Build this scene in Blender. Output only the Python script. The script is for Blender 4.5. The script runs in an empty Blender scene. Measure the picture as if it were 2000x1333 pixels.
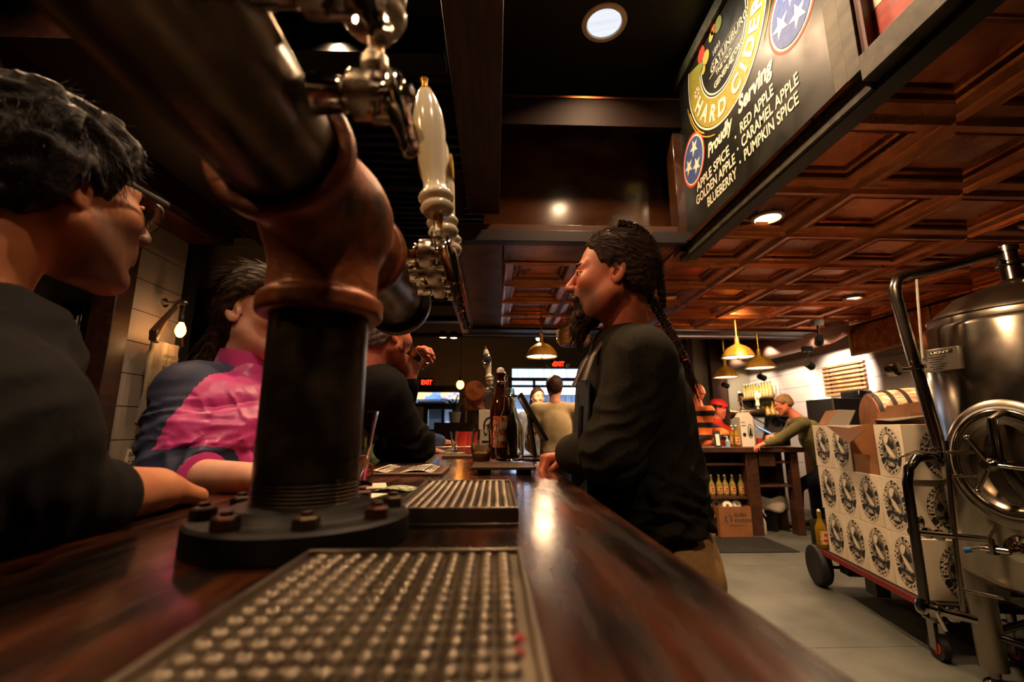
import bpy, math, random
import numpy as np
from mathutils import Vector, Matrix
random.seed(7); RNG = np.random.RandomState(11)
PI = math.pi
C = bpy.context.scene.collection
# ------------------------------------------------------------------ camera numbers (used to read real positions off the photograph)
F = 889.0; CAMH = 1.2; BAR = 1.093; CEIL = 2.46
PITCH = math.atan(171.5 / F); YAW = math.atan(32 * math.cos(PITCH) / F)
_fw = np.array([math.sin(YAW)*math.cos(PITCH), math.cos(YAW)*math.cos(PITCH), math.sin(PITCH)])
_rt = np.array([math.cos(YAW), -math.sin(YAW), 0.0]); _up = np.cross(_rt, _fw)
def at(px, py, X=None, Y=None, Z=None, D=None):
    d = _fw + (px-1000)/F*_rt + (666.5-py)/F*_up
    if X is not None: t = X/d[0]
    elif Y is not None: t = Y/d[1]
    elif Z is not None: t = (Z-CAMH)/d[2]
    else: t = D
    return Vector((t*d[0], t*d[1], CAMH+t*d[2]))
def V(*a): return Vector(a if len(a) == 3 else a[0])
# ------------------------------------------------------------------ materials
MATS = {}
def lin(c):
    def f(v): return v/12.92 if v <= .04045 else ((v+.055)/1.055)**2.4
    if isinstance(c, str):
        c = c.lstrip('#'); c = [int(c[i:i+2], 16)/255 for i in (0, 2, 4)]
    return tuple(f(v) for v in c[:3]) + (1.0,)
def M(name, col, rough=.5, metal=0., col2=None, scale=8., stretch=(1,1,1), detail=4., ramp=(.35,.65), bump=None, coat=0., trans=0., ior=1.45,
      emit=None, estr=0., spec=.5, sheen=0., attr=None, acol=None, sss=0., rvar=None, wave=None, aniso=None):
    if name in MATS: return MATS[name]
    m = bpy.data.materials.new(name); m.use_nodes = True; nt = m.node_tree; N = nt.nodes; L = nt.links
    b = N['Principled BSDF']; MATS[name] = m
    c1 = lin(col); b.inputs['Base Color'].default_value = c1
    b.inputs['Roughness'].default_value = rough; b.inputs['Metallic'].default_value = metal
    b.inputs['IOR'].default_value = ior; b.inputs['Specular IOR Level'].default_value = spec
    b.inputs['Coat Weight'].default_value = coat; b.inputs['Coat Roughness'].default_value = .12
    b.inputs['Transmission Weight'].default_value = trans
    if sheen: b.inputs['Sheen Weight'].default_value = sheen
    if sss:
        b.inputs['Subsurface Weight'].default_value = sss; b.inputs['Subsurface Radius'].default_value = (.012,.004,.002); b.inputs['Subsurface Scale'].default_value = 1.
    if emit is not None:
        b.inputs['Emission Color'].default_value = lin(emit); b.inputs['Emission Strength'].default_value = estr
    tc = N.new('ShaderNodeTexCoord'); mp = N.new('ShaderNodeMapping'); mp.inputs['Scale'].default_value = stretch
    L.new(tc.outputs['Object'], mp.inputs['Vector'])
    colout = None
    if col2 is not None:
        if wave:
            t = N.new('ShaderNodeTexWave'); t.wave_type = 'BANDS'; t.bands_direction = wave[0]; t.inputs['Scale'].default_value = scale
            t.inputs['Distortion'].default_value = wave[1]; t.inputs['Detail'].default_value = detail; t.inputs['Detail Scale'].default_value = wave[2]
        else:
            t = N.new('ShaderNodeTexNoise'); t.inputs['Scale'].default_value = scale; t.inputs['Detail'].default_value = detail; t.inputs['Roughness'].default_value = .6
        L.new(mp.outputs['Vector'], t.inputs['Vector'])
        r = N.new('ShaderNodeValToRGB'); r.color_ramp.elements[0].position = ramp[0]; r.color_ramp.elements[1].position = ramp[1]
        r.color_ramp.elements[0].color = c1; r.color_ramp.elements[1].color = lin(col2)
        L.new(t.outputs['Fac'], r.inputs['Fac']); colout = r.outputs['Color']
    if attr:
        a = N.new('ShaderNodeAttribute'); a.attribute_name = attr
        mx = N.new('ShaderNodeMix'); mx.data_type = 'RGBA'
        L.new(a.outputs['Fac'], mx.inputs[0])
        if colout is not None: L.new(colout, mx.inputs[6])
        else: mx.inputs[6].default_value = c1
        mx.inputs[7].default_value = lin(acol); colout = mx.outputs[2]
    if colout is not None: L.new(colout, b.inputs['Base Color'])
    if rvar:
        t2 = N.new('ShaderNodeTexNoise'); t2.inputs['Scale'].default_value = rvar[0]; t2.inputs['Detail'].default_value = 5
        L.new(mp.outputs['Vector'], t2.inputs['Vector'])
        mr = N.new('ShaderNodeMapRange'); mr.inputs['From Min'].default_value = .3; mr.inputs['From Max'].default_value = .7
        mr.inputs['To Min'].default_value = rvar[1]; mr.inputs['To Max'].default_value = rvar[2]
        L.new(t2.outputs['Fac'], mr.inputs['Value']); L.new(mr.outputs['Result'], b.inputs['Roughness'])
    if bump:
        t3 = N.new('ShaderNodeTexNoise'); t3.inputs['Scale'].default_value = bump[0]; t3.inputs['Detail'].default_value = 4
        mp3 = mp
        if len(bump) > 3:
            mp3 = N.new('ShaderNodeMapping'); mp3.inputs['Scale'].default_value = bump[3]; L.new(tc.outputs['Object'], mp3.inputs['Vector'])
        L.new(mp3.outputs['Vector'], t3.inputs['Vector'])
        bp = N.new('ShaderNodeBump'); bp.inputs['Strength'].default_value = bump[1]; bp.inputs['Distance'].default_value = bump[2] if len(bump) > 2 else .002
        L.new(t3.outputs['Fac'], bp.inputs['Height']); L.new(bp.outputs['Normal'], b.inputs['Normal'])
    return m
# ------------------------------------------------------------------ mesh builder
def frame(d):
    d = Vector(d).normalized(); a = Vector((0,0,1)) if abs(d.z) < .9 else Vector((1,0,0))
    x = a.cross(d).normalized(); y = d.cross(x); return x, y, d
ORG = {}
class MB:
    def __init__(s): s.v = []; s.f = []; s.m = []; s.mi = 0
    def mat(s, i): s.mi = i; return s
    def add(s, vs, fs, M4=None):
        n = len(s.v)
        if M4 is not None: vs = [M4 @ Vector(v) for v in vs]
        s.v += [tuple(v) for v in vs]
        s.f += [tuple(i+n for i in f) for f in fs]; s.m += [s.mi]*len(fs); return s
    def box(s, c, size, rot=None, M4=None):
        x, y, z = [a/2 for a in size]
        vs = [Vector((i*x, j*y, k*z)) for i in (-1,1) for j in (-1,1) for k in (-1,1)]
        if rot is not None:
            R = Matrix.Rotation(rot, 3, 'Z') if isinstance(rot, (int, float)) else rot
            vs = [R @ v for v in vs]
        vs = [v + Vector(c) for v in vs]
        return s.add(vs, [(0,1,3,2),(4,6,7,5),(0,4,5,1),(2,3,7,6),(0,2,6,4),(1,5,7,3)], M4)
    def bb(s, x0, x1, y0, y1, z0, z1): return s.box(((x0+x1)/2,(y0+y1)/2,(z0+z1)/2), (abs(x1-x0),abs(y1-y0),abs(z1-z0)))
    def bar(s, p0, p1, w, h, up=(0,0,1)):      # rectangular bar between two points
        p0 = Vector(p0); p1 = Vector(p1); d = (p1-p0); L = d.length; d.normalize(); u = Vector(up)
        x = d.cross(u).normalized(); u = x.cross(d)
        R = Matrix((x, d, u)).transposed()
        return s.box((p0+p1)/2, (w, L, h), R)
    def lathe(s, prof, o=(0,0,0), axis=(0,0,1), n=32, cap=True, ang=(0, 2*PI), sx=1., sy=1.):
        x, y, d = frame(axis); o = Vector(o); base = len(s.v); vs = []; fs = []
        full = abs(ang[1]-ang[0]-2*PI) < 1e-6; nn = n if full else n+1
        for r, h in prof:
            for k in range(nn):
                a = ang[0]+(ang[1]-ang[0])*k/n
                vs.append(o + x*(r*math.cos(a)*sx) + y*(r*math.sin(a)*sy) + d*h)
        for i in range(len(prof)-1):
            for k in range(n):
                k2 = (k+1) % nn
                fs.append((i*nn+k, i*nn+k2, (i+1)*nn+k2, (i+1)*nn+k))
        if cap and full:
            if prof[0][0] > 1e-6: fs.append(tuple(reversed(range(nn))))
            if prof[-1][0] > 1e-6: fs.append(tuple(range((len(prof)-1)*nn, len(prof)*nn)))
        return s.add(vs, fs)
    def cyl(s, p0, p1, r0, r1=None, n=24, cap=True):
        p0 = Vector(p0); p1 = Vector(p1); r1 = r0 if r1 is None else r1
        return s.lathe([(r0, 0), (r1, (p1-p0).length)], p0, p1-p0, n, cap)
    def path(s, pts, r, n=12, cap=True, closed=False, flat=1.0):
        pts = [Vector(p) for p in pts]; rs = r if isinstance(r, (list, tuple)) else [r]*len(pts); N = len(pts)
        vs = []; fs = []; px = None
        for i, p in enumerate(pts):
            a = pts[(i-1) % N] if (closed or i > 0) else p; b = pts[(i+1) % N] if (closed or i < N-1) else p
            t = (b-a).normalized()
            if px is None: px = frame(t)[0]
            px = (px - t*px.dot(t)).normalized(); py = t.cross(px)
            for k in range(n):
                an = 2*PI*k/n; vs.append(p + px*(rs[i]*math.cos(an)) + py*(rs[i]*math.sin(an)*flat))
        R = N if closed else N-1
        for i in range(R):
            j = (i+1) % N
            for k in range(n):
                k2 = (k+1) % n; fs.append((i*n+k, i*n+k2, j*n+k2, j*n+k))
        if cap and not closed: fs += [tuple(reversed(range(n))), tuple(range((N-1)*n, N*n))]
        return s.add(vs, fs)
    def ell(s, c, r, n=16, m=10, R=None):
        if isinstance(r, (int, float)): r = (r, r, r)
        vs = []; fs = []
        for i in range(m+1):
            t = PI*i/m
            for k in range(n):
                a = 2*PI*k/n; v = Vector((r[0]*math.sin(t)*math.cos(a), r[1]*math.sin(t)*math.sin(a), -r[2]*math.cos(t)))
                if R is not None: v = R @ v
                vs.append(v + Vector(c))
        for i in range(m):
            for k in range(n):
                k2 = (k+1) % n; fs.append((i*n+k, i*n+k2, (i+1)*n+k2, (i+1)*n+k))
        return s.add(vs, fs)
    def tor(s, c, axis, R, r, n=32, m=10):
        x, y, d = frame(axis); c = Vector(c)
        return s.path([c + x*(R*math.cos(2*PI*k/n)) + y*(R*math.sin(2*PI*k/n)) for k in range(n)], r, m, closed=True)
    def prism(s, poly, o, u, v, t):       # polygon in plane (u,v) at o, thickness vector t
        o = Vector(o); u = Vector(u); v = Vector(v); t = Vector(t); n = len(poly)
        vs = [o+u*a+v*b for a, b in poly] + [o+u*a+v*b+t for a, b in poly]
        fs = [tuple(range(n)), tuple(reversed(range(n, 2*n)))] + [(i, i+n, (i+1) % n+n, (i+1) % n) for i in range(n)]
        return s.add(vs, fs)
    def flat(s, poly, o, u, v):
        o = Vector(o); u = Vector(u); v = Vector(v)
        return s.add([o+u*a+v*b for a, b in poly], [tuple(range(len(poly)))])
    def build(s, name, mats, parent=None, smooth=40, bevel=0., org=None, bseg=2):
        me = bpy.data.meshes.new(name); o = bpy.data.objects.new(name, me); C.objects.link(o)
        off = Vector((0,0,0))
        if parent is not None:
            o.parent = parent; off = ORG.get(parent.name, Vector((0,0,0)))
        loc = Vector((0,0,0))
        if org is not None: loc = Vector(org) - off; off = Vector(org)
        me.from_pydata([tuple(Vector(v)-off) for v in s.v], [], s.f)
        o.location = loc; ORG[o.name] = off.copy()
        if not isinstance(mats, (list, tuple)): mats = [mats]
        for mm in mats: me.materials.append(mm)
        if len(mats) > 1: me.polygons.foreach_set('material_index', s.m)
        me.validate()
        bm = bmesh_fix(me)
        if smooth:
            me.polygons.foreach_set('use_smooth', [True]*len(me.polygons)); me.set_sharp_from_angle(angle=math.radians(smooth))
        if bevel:
            b = o.modifiers.new('b', 'BEVEL'); b.width = bevel; b.segments = bseg; b.limit_method = 'ANGLE'; b.angle_limit = math.radians(40); b.harden_normals = False
        me.update(); return o
import bmesh
def bmesh_fix(me):
    bm = bmesh.new(); bm.from_mesh(me); bmesh.ops.recalc_face_normals(bm, faces=bm.faces); bm.to_mesh(me); bm.free()
def empty(name, loc=(0,0,0), label=None, cat=None, group=None, kind=None):
    o = bpy.data.objects.new(name, None); C.objects.link(o); o.location = loc; ORG[o.name] = Vector(loc)
    o.empty_display_size = .05
    return tag(o, label, cat, group, kind)
def tag(o, label=None, cat=None, group=None, kind=None):
    if label: o['label'] = label
    if cat: o['category'] = cat
    if group: o['group'] = group
    if kind: o['kind'] = kind
    return o
KIDS = {}
def dup(o, loc=None, rz=None, label=None, group=None, parent=None, scale=None):
    c = o.copy(); C.objects.link(c)
    if parent is not None: c.parent = parent
    for ch in [x for x in list(bpy.data.objects) if x.parent == o]: dup(ch, parent=c)
    if loc is not None: c.location = loc
    if rz is not None: c.rotation_euler = (0, 0, rz)
    if scale is not None: c.scale = scale
    if label: c['label'] = label
    if group: c['group'] = group
    return c
def st(mb, name, mat, **k): return tag(mb.build(name, mat, **k), kind='structure')
# ------------------------------------------------------------------ lettering
GL = {}
def glyph(ch, bold=0.):
    if (ch, bold) in GL: return GL[ch, bold]
    cu = bpy.data.curves.new('t', 'FONT'); cu.body = ch + '.'; cu.size = 1.; cu.resolution_u = 3; cu.offset = bold
    def mesh(body):
        cu.body = body; ob = bpy.data.objects.new('t', cu); me = bpy.data.meshes.new_from_object(ob)
        vs = [(v.co.x, v.co.y) for v in me.vertices]; fs = [tuple(p.vertices) for p in me.polygons]
        bpy.data.objects.remove(ob); bpy.data.meshes.remove(me); return vs, fs
    vs, fs = mesh(ch)
    a = mesh(ch+'|')[0]; b = mesh('|')[0]
    adv = max(v[0] for v in a) - max(v[0] for v in b) if a else .3
    bpy.data.curves.remove(cu)
    GL[ch, bold] = (vs, fs, adv); return GL[ch, bold]
def text(mb, s, o, u, v, size, align='l', track=0., bold=0., shear=0., width=None):
    """flat lettering in the plane (u,v)"""
    u = Vector(u); v = Vector(v); o = Vector(o); W = sum(glyph(c)[2]+track for c in s)*size
    sx = 1. if width is None else width/W
    x = {'l': 0, 'c': -W*sx/2, 'r': -W*sx}[align]
    for c in s:
        adv = glyph(c)[2]; vs, fs, _a = glyph(c, bold)
        for d in [(0, 0)]:
            mb.add([o + u*(x + (a+shear*b+d[0])*size*sx) + v*((b+d[1])*size) for a, b in vs], fs)
        x += (adv+track)*size*sx
def arctext(mb, s, o, u, v, rx, ry, a0, a1, size, inward=False, bold=.02, sx=1.):
    """letters along an ellipse from angle a0 to a1 (radians, ccw from u)"""
    u = Vector(u); v = Vector(v); o = Vector(o); n = len(s)
    for i, c in enumerate(s):
        a = a0 + (a1-a0)*(i+.5)/n
        P = Vector((rx*math.cos(a), ry*math.sin(a)))
        nrm = Vector((math.cos(a)/rx, math.sin(a)/ry)).normalized()
        upv = -nrm if inward else nrm; rt = Vector((upv.y, -upv.x))
        adv = glyph(c)[2]; vs, fs, _a = glyph(c, bold)
        for d in [(0, 0)]:
            mb.add([o + u*(P.x + ((a_-adv/2+d[0])*rt.x*sx + (b_-.36+d[1])*upv.x)*size) + v*(P.y + ((a_-adv/2+d[0])*rt.y*sx + (b_-.36+d[1])*upv.y)*size) for a_, b_ in vs], fs)
def disc(mb, o, u, v, rx, ry, n=48, a0=0, a1=2*PI):
    mb.flat([(rx*math.cos(a0+(a1-a0)*k/n), ry*math.sin(a0+(a1-a0)*k/n)) for k in range(n + (0 if abs(a1-a0) > 6.28 else 1))], o, u, v)
def ring(mb, o, u, v, rx, ry, wx, wy=None, n=64, a0=0, a1=2*PI):
    wy = wx if wy is None else wy; o = Vector(o); u = Vector(u); v = Vector(v); vs = []; fs = []
    for k in range(n+1):
        a = a0+(a1-a0)*k/n
        vs += [o+u*(rx*math.cos(a))+v*(ry*math.sin(a)), o+u*((rx-wx)*math.cos(a))+v*((ry-wy)*math.sin(a))]
        if k: fs.append((2*k-2, 2*k-1, 2*k+1, 2*k))
    mb.add(vs, fs)
def star(mb, o, u, v, r, rot=0., q=.4):
    P = [((r if k % 2 == 0 else r*q)*math.sin(rot+PI*k/5), (r if k % 2 == 0 else r*q)*math.cos(rot+PI*k/5)) for k in range(10)]
    o = Vector(o); u = Vector(u); v = Vector(v)
    mb.add([o]+[o+u*a+v*b for a, b in P], [(0, i+1, (i+1) % 10+1) for i in range(10)])
# ------------------------------------------------------------------ implicit surfaces for bodies
def smin(a, b, k):
    if k <= 0: return np.minimum(a, b)
    h = np.clip(.5+.5*(b-a)/k, 0, 1); return b+(a-b)*h - k*h*(1-h)
class S:
    def __init__(s): s.p = []
    def cone(s, a, b, ra, rb=None, k=.02, sub=False): s.p.append(('c', np.array(a, float), np.array(b, float), ra, ra if rb is None else rb, k, sub)); return s
    def chain(s, pts, rs, k=.02):
        for i in range(len(pts)-1): s.cone(pts[i], pts[i+1], rs[i], rs[i+1], k)
        return s
    def ell(s, c, r, k=.02, R=None, sub=False):
        r = (r,)*3 if isinstance(r, (int, float)) else r
        s.p.append(('e', np.array(c, float), np.array(r, float), None if R is None else np.array(R, float), 0, k, sub)); return s
    def grp(s, g, R, o, sc=1., k=.015): s.p.append(('g', g, np.array(R, float), np.array(o, float), sc, k, False)); return s
    def clip(s, o, n): s.p.append(('p', np.array(o, float), np.array(Vector(n).normalized(), float), 0, 0, 0, False)); return s
    def fn(s, f): s.p.append(('f', f, 0, 0, 0, 0, False)); return s
    def __call__(s, P):
        d = None
        for t, a, b, c, e, k, sub in s.p:
            if t == 'c':
                ab = b-a; L2 = ab@ab+1e-12; q = P-a; h = np.clip(q@ab/L2, 0, 1); x = np.sqrt(((q-h[:, None]*ab)**2).sum(1)) - (c+(e-c)*h)
            elif t == 'e':
                q = P-a
                if c is not None: q = q@c
                k0 = np.sqrt(((q/b)**2).sum(1))+1e-9; k1 = np.sqrt(((q/(b*b))**2).sum(1))+1e-9; x = k0*(k0-1)/k1
            elif t == 'g': x = a((P-c)@b/e)*e
            elif t == 'p':
                d = np.maximum(d, (P-a)@b); continue
            else:
                d = a(P, d); continue
            if sub: d = -smin(-d, x, k)
            else: d = x if d is None else smin(d, x, k)
        return d
HQ = 1.0
def polygonise(sdf, lo, hi, h):
    h = h*HQ
    lo = np.array(lo, float); hi = np.array(hi, float); B = 8
    n = (np.ceil((hi-lo)/h/B).astype(int))*B+1
    F_ = np.ones(n, np.float32)
    nb = (n-1)//B
    bi = np.stack(np.meshgrid(*[np.arange(x) for x in nb], indexing='ij'), -1).reshape(-1, 3)
    cen = lo+(bi*B+B/2)*h; dc = sdf(cen); rad = B*h*.87*1.5+.006
    act = np.abs(dc) < rad
    for b in bi[(~act) & (dc < 0)]:
        F_[b[0]*B:(b[0]+1)*B+1, b[1]*B:(b[1]+1)*B+1, b[2]*B:(b[2]+1)*B+1] = -1
    loc = np.stack(np.meshgrid(*[np.arange(B+1)]*3, indexing='ij'), -1).reshape(-1, 3)
    ab = bi[act]
    for i in range(0, len(ab), 400):
        ch = ab[i:i+400]; idx = (ch[:, None, :]*B+loc[None]).reshape(-1, 3)
        val = sdf(lo+idx*h); F_[idx[:, 0], idx[:, 1], idx[:, 2]] = val
    ins = F_ < 0
    c = np.zeros(np.array(ins.shape)-1, np.int8)
    for dx in (0, 1):
        for dy in (0, 1):
            for dz in (0, 1): c += ins[dx:dx+c.shape[0], dy:dy+c.shape[1], dz:dz+c.shape[2]]
    cells = np.argwhere((c > 0) & (c < 8))
    idm = -np.ones(c.shape, np.int64); idm[tuple(cells.T)] = np.arange(len(cells))
    acc = np.zeros((len(cells), 3)); cnt = np.zeros(len(cells))
    corners = [(0,0,0),(1,0,0),(0,1,0),(1,1,0),(0,0,1),(1,0,1),(0,1,1),(1,1,1)]
    cv = {q: F_[cells[:, 0]+q[0], cells[:, 1]+q[1], cells[:, 2]+q[2]].astype(float) for q in corners}
    for q in corners:
        for ax in range(3):
            if q[ax]: continue
            r = list(q); r[ax] = 1; r = tuple(r); a = cv[q]; b = cv[r]; m = (a < 0) != (b < 0)
            t = np.where(m, a/np.where(m, a-b, 1), 0)
            for j in range(3): acc[:, j] += np.where(m, q[j]+(t if j == ax else 0), 0)
            cnt += m
    V_ = lo+(cells+acc/cnt[:, None])*h
    quads = []
    for ax in range(3):
        o1, o2 = [(1, 2), (2, 0), (0, 1)][ax]
        sl = [slice(1, -1)]*3; sl[ax] = slice(0, -1); sl2 = list(sl); sl2[ax] = slice(1, None)
        a = ins[tuple(sl)]; b = ins[tuple(sl2)]
        e = np.argwhere(a != b); sgn = a[tuple(e.T)]
        base = e.copy(); base[:, o1] += 1; base[:, o2] += 1
        def cid(d1, d2):
            q = base.copy(); q[:, o1] += d1; q[:, o2] += d2; return idm[q[:, 0], q[:, 1], q[:, 2]]
        Q = np.stack([cid(-1, -1), cid(0, -1), cid(0, 0), cid(-1, 0)], 1)
        Q[~sgn] = Q[~sgn][:, ::-1]; quads.append(Q)
    Q = np.concatenate(quads); Q = Q[(Q >= 0).all(1)]
    return V_, Q
def sdfmesh(name, sdf, lo, hi, h, mats, parent=None, org=None, attrs=None, matfn=None, post=None, relax=1):
    Vx, Q = polygonise(sdf, lo, hi, h)
    if relax:       # light smoothing
        for _ in range(relax):
            s_ = np.zeros_like(Vx); c_ = np.zeros(len(Vx))
            for i in range(4):
                a = Q[:, i]; b = Q[:, (i+1) % 4]
                np.add.at(s_, a, Vx[b]); np.add.at(s_, b, Vx[a]); np.add.at(c_, a, 1); np.add.at(c_, b, 1)
            Vx = Vx*.5+.5*s_/c_[:, None]
    W = Vx.copy()
    off = Vector((0,0,0))
    me = bpy.data.meshes.new(name); o = bpy.data.objects.new(name, me); C.objects.link(o)
    if parent is not None: o.parent = parent; off = ORG.get(parent.name, off)
    if org is not None: o.location = Vector(org)-off; off = Vector(org)
    ORG[o.name] = Vector(off)
    Vl = (Vx-np.array(off)).astype(np.float32)
    me.vertices.add(len(Vl)); me.vertices.foreach_set('co', Vl.ravel())
    me.loops.add(len(Q)*4); me.loops.foreach_set('vertex_index', Q.ravel().astype(np.int32))
    me.polygons.add(len(Q)); me.polygons.foreach_set('loop_start', np.arange(0, len(Q)*4, 4, dtype=np.int32))
    me.polygons.foreach_set('loop_total', np.full(len(Q), 4, np.int32))
    me.polygons.foreach_set('use_smooth', np.ones(len(Q), bool))
    if not isinstance(mats, (list, tuple)): mats = [mats]
    for mm in mats: me.materials.append(mm)
    if matfn is not None:
        me.polygons.foreach_set('material_index', matfn(W[Q].mean(1)).astype(np.int32))
    if attrs:
        for k_, fn in attrs.items():
            a = me.attributes.new(k_, 'FLOAT', 'POINT'); a.data.foreach_set('value', np.clip(fn(W), 0, 1).astype(np.float32))
    me.update(calc_edges=True); me.validate(); return o
def vnoise(P, sc, seed=0):
    """cheap smooth pseudo-noise from warped sines, about -1..1"""
    r = np.random.RandomState(seed); Q = P*sc; out = np.zeros(len(P)); w = np.zeros(len(P))
    for i in range(5):
        k = r.normal(size=3); k /= np.linalg.norm(k); f = 1+.5*i
        w = np.sin(Q@k*f*1.7+r.rand()*6+w*1.6); out += w/(1+.5*i)
    return out/3
# ------------------------------------------------------------------ materials of the room
m_concrete = M('concrete', '#3f413c', .5, col2='#55564e', scale=2.2, detail=8, bump=(60, .15, .001), rvar=(3, .38, .62))
m_copper = M('copper_tin', '#b0683a', .34, .85, col2='#8a4a22', scale=5, detail=5, bump=(240, .35, .0006), rvar=(7, .24, .42))
m_copper_h = M('copper_hammered', '#b46c3c', .36, .85, col2='#8a4c24', scale=6, bump=(90, 1., .003))
m_copper_f = M('copper_panel', '#a5704a', .28, 1., col2='#7c4a2a', scale=4, bump=(14, .35, .006, (1, 3, 1)), rvar=(160, .22, .5))
m_dkwood = M('dark_wood', '#1d0f0a', .45, col2='#34190f', scale=3, stretch=(12, 1, 12), detail=6, bump=(30, .2, .001, (6, .5, 6)))
m_beamwood = M('beam_wood', '#2c1710', .5, col2='#4a2a1d', scale=2.2, stretch=(14, 1.2, 14), detail=8, bump=(18, .35, .002, (10, .6, 10)))
m_amberwood = M('amber_wood', '#33190a', .16, col2='#4a2a12', scale=2, stretch=(1, 2, 2), detail=3, coat=.5)
m_black = M('black_paint', '#0b0c0b', .5)
m_dkpaint = M('dark_ceiling_paint', '#14130f', .42)
m_white = M('white_shiplap', '#8e847c', .6, bump=(20, .1, .001, (1, 1, 6)))
m_whiter = M('right_wall_shiplap', '#9a928c', .6, bump=(20, .1, .001, (1, 1, 6)))
m_groove = M('groove', '#2a2520', .8)
m_cream = M('cream_plaster', '#86806f', .7)
m_purp = M('frame_metal', '#241b1c', .4, .2)
m_steel_dk = M('dark_steel', '#2a231d', .5, .4)
m_deck = M('steel_deck', '#3a2a1e', .6, .2)
# floor with saw cuts
f = MB(); f.bb(-7, 6.2, -2.2, 13.0, -.1, 0); fl = st(f, 'floor', m_concrete)
fj = MB()
for y in (1.2, 2.75, 4.28, 5.9, 7.6, 9.3): fj.bb(.3, 5.0, y, y+.004, .0, .0008)
for x in (1.1, 3.05): fj.bb(x, x+.004, -2, 11, .0, .0008)
st(fj, 'floor_joints', M('joint', '#34332e', .8))
# ---- pressed copper ceiling
GX, GY, PX, PY = .05, 1.625-.565*5, .62, .565
def tile(mb, mf, x0, x1, y0, y1, z=CEIL):
    """one pressed panel: bead, embossed slope, step, flat field (raised)"""
    prof = [(0, 0), (.012, -.010), (.024, 0), (.032, .004), (.085, .012), (.092, .006), (.104, .014), (.112, .034), (.125, .040), (.14, .036), (.15, .05)]
    R = [[(x0+i, y0+i, z+h), (x1-i, y0+i, z+h), (x1-i, y1-i, z+h), (x0+i, y1-i, z+h)] for i, h in prof]
    for k in range(len(R)-1):
        mb.mat(1 if k == 3 else 0)
        vs = R[k]+R[k+1]; mb.add(vs, [(i, (i+1) % 4, (i+1) % 4+4, i+4) for i in range(4)])
    mb.mat(0); mb.add(R[-1], [(0, 1, 2, 3)])
cm = MB()
for i in range(-1, 8):
    for j in range(0, 13):
        x0 = GX+i*PX; y0 = GY+j*PY
        if x0 > 4.5 or y0 > 5.2: continue
        if x0 < 1.25 and y0 < 3.2: continue
        if i == -1: continue
        tile(cm, None, x0, x0+PX, y0, y0+PY)
        if x0 < 1.2 and False: pass
for j in range(0, 13):      # strip row next to the coffer in front and the plain crinkled panels on the left
    y0 = GY+j*PY
    if 3.2 < y0 < 5.2 or True:
        if y0 < 3.2 or y0 > 5.2: continue
        cm.mat(2); cm.add([(-.30, y0+.003, CEIL+.01), (GX, y0+.003, CEIL+.01), (GX, y0+PY-.003, CEIL+.006), (-.30, y0+PY-.003, CEIL+.006)], [(0, 1, 2, 3)])
for x in (GX, GX+PX): 
    cm.mat(2); cm.add([(x, 2.93, CEIL+.005), (x+PX-.01, 2.93, CEIL+.005), (x+PX-.01, 3.31, CEIL+.005), (x, 3.31, CEIL+.005)], [(0, 1, 2, 3)])
cm.mat(2); cm.add([(-.3, 2.93, CEIL+.005), (GX-.01, 2.93, CEIL+.005), (GX-.01, 3.31, CEIL+.005), (-.3, 3.31, CEIL+.005)], [(0, 1, 2, 3)])
ceil = st(cm, 'ceiling', [m_copper, m_copper_h, m_copper_f], smooth=25)
lid = MB(); lid.bb(1.36, 5.0, -2.2, 5.6, CEIL+.06, CEIL+.12); lid.bb(-.3, 1.36, 2.96, 5.6, CEIL+.06, CEIL+.12); st(lid, 'ceiling_backing', m_black)
# frame around the copper field
t = MB(); t.bb(-.43, 1.37, 2.87, 2.95, CEIL-.02, CEIL+.06); st(t, 'trim_1', m_purp, bevel=.003)
t = MB(); t.bb(-.44, -.36, 2.87, 5.92, CEIL-.04, CEIL+.06); t.bb(-.36, -.29, 2.95, 5.7, CEIL-.01, CEIL+.05); st(t, 'trim_2', m_purp, bevel=.003)
t = MB(); t.bb(-.44, 4.7, 5.62, 5.9, CEIL-.03, CEIL+.1); st(t, 'trim_3', m_dkwood, bevel=.003)
t = MB(); t.bb(-.44, 1.95, 5.9, 5.93, CEIL-.05, CEIL+.02); t.bb(2.2, 4.7, 5.9, 5.93, CEIL-.05, CEIL+.02); st(t, 'trim_4', M('pale_edge', '#8d8496', .4))
# ---- dark coffer over the bar
t = MB(); t.bb(-.05, 1.42, -2.2, 3.34, 3.80, 3.86); st(t, 'ceiling_coffer', m_dkpaint)
t = MB(); t.bb(-.1, 1.40, 3.28, 3.34, 2.5, 3.8); st(t, 'wall_header', m_amberwood)
za = at(1100, 195, Y=2.93).z; zb = at(1100, 250, Y=2.93).z
t = MB(); t.bb(-1.6, 1.34, 2.90, 2.98, zb, za); st(t, 'trim_5', M('ledger_wood', '#170905', .6, spec=.2, col2='#200d07', scale=4, stretch=(1, 8, 8)), bevel=.003)
t = MB(); t.bb(0.02, 1.34, 2.892, 2.902, za-.012, za+.004); st(t, 'trim_6', M('copper_strip', '#b5683c', .35, 1.))
t = MB(); t.bb(-.30, 1.36, 2.955, 3.0, 2.52, 2.60); st(t, 'trim_7', M('amber_trim', '#3a1f10', .3, col2='#4c2a14', scale=2, stretch=(1, 10, 10), coat=.3), bevel=.003)
t = MB(); t.bb(1.27, 1.40, 2.93, 3.06, 2.40, 3.4); st(t, 'trim_8', m_amberwood, bevel=.004)
t = MB(); t.bb(-.205, .018, -1.5, 2.99, 2.69, 2.95); st(t, 'ceiling_beam', m_beamwood, bevel=.004)
t = MB(); t.bb(1.36, 1.42, -2.2, 3.0, 2.43, 3.8); st(t, 'wall_soffit', m_black)
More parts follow.
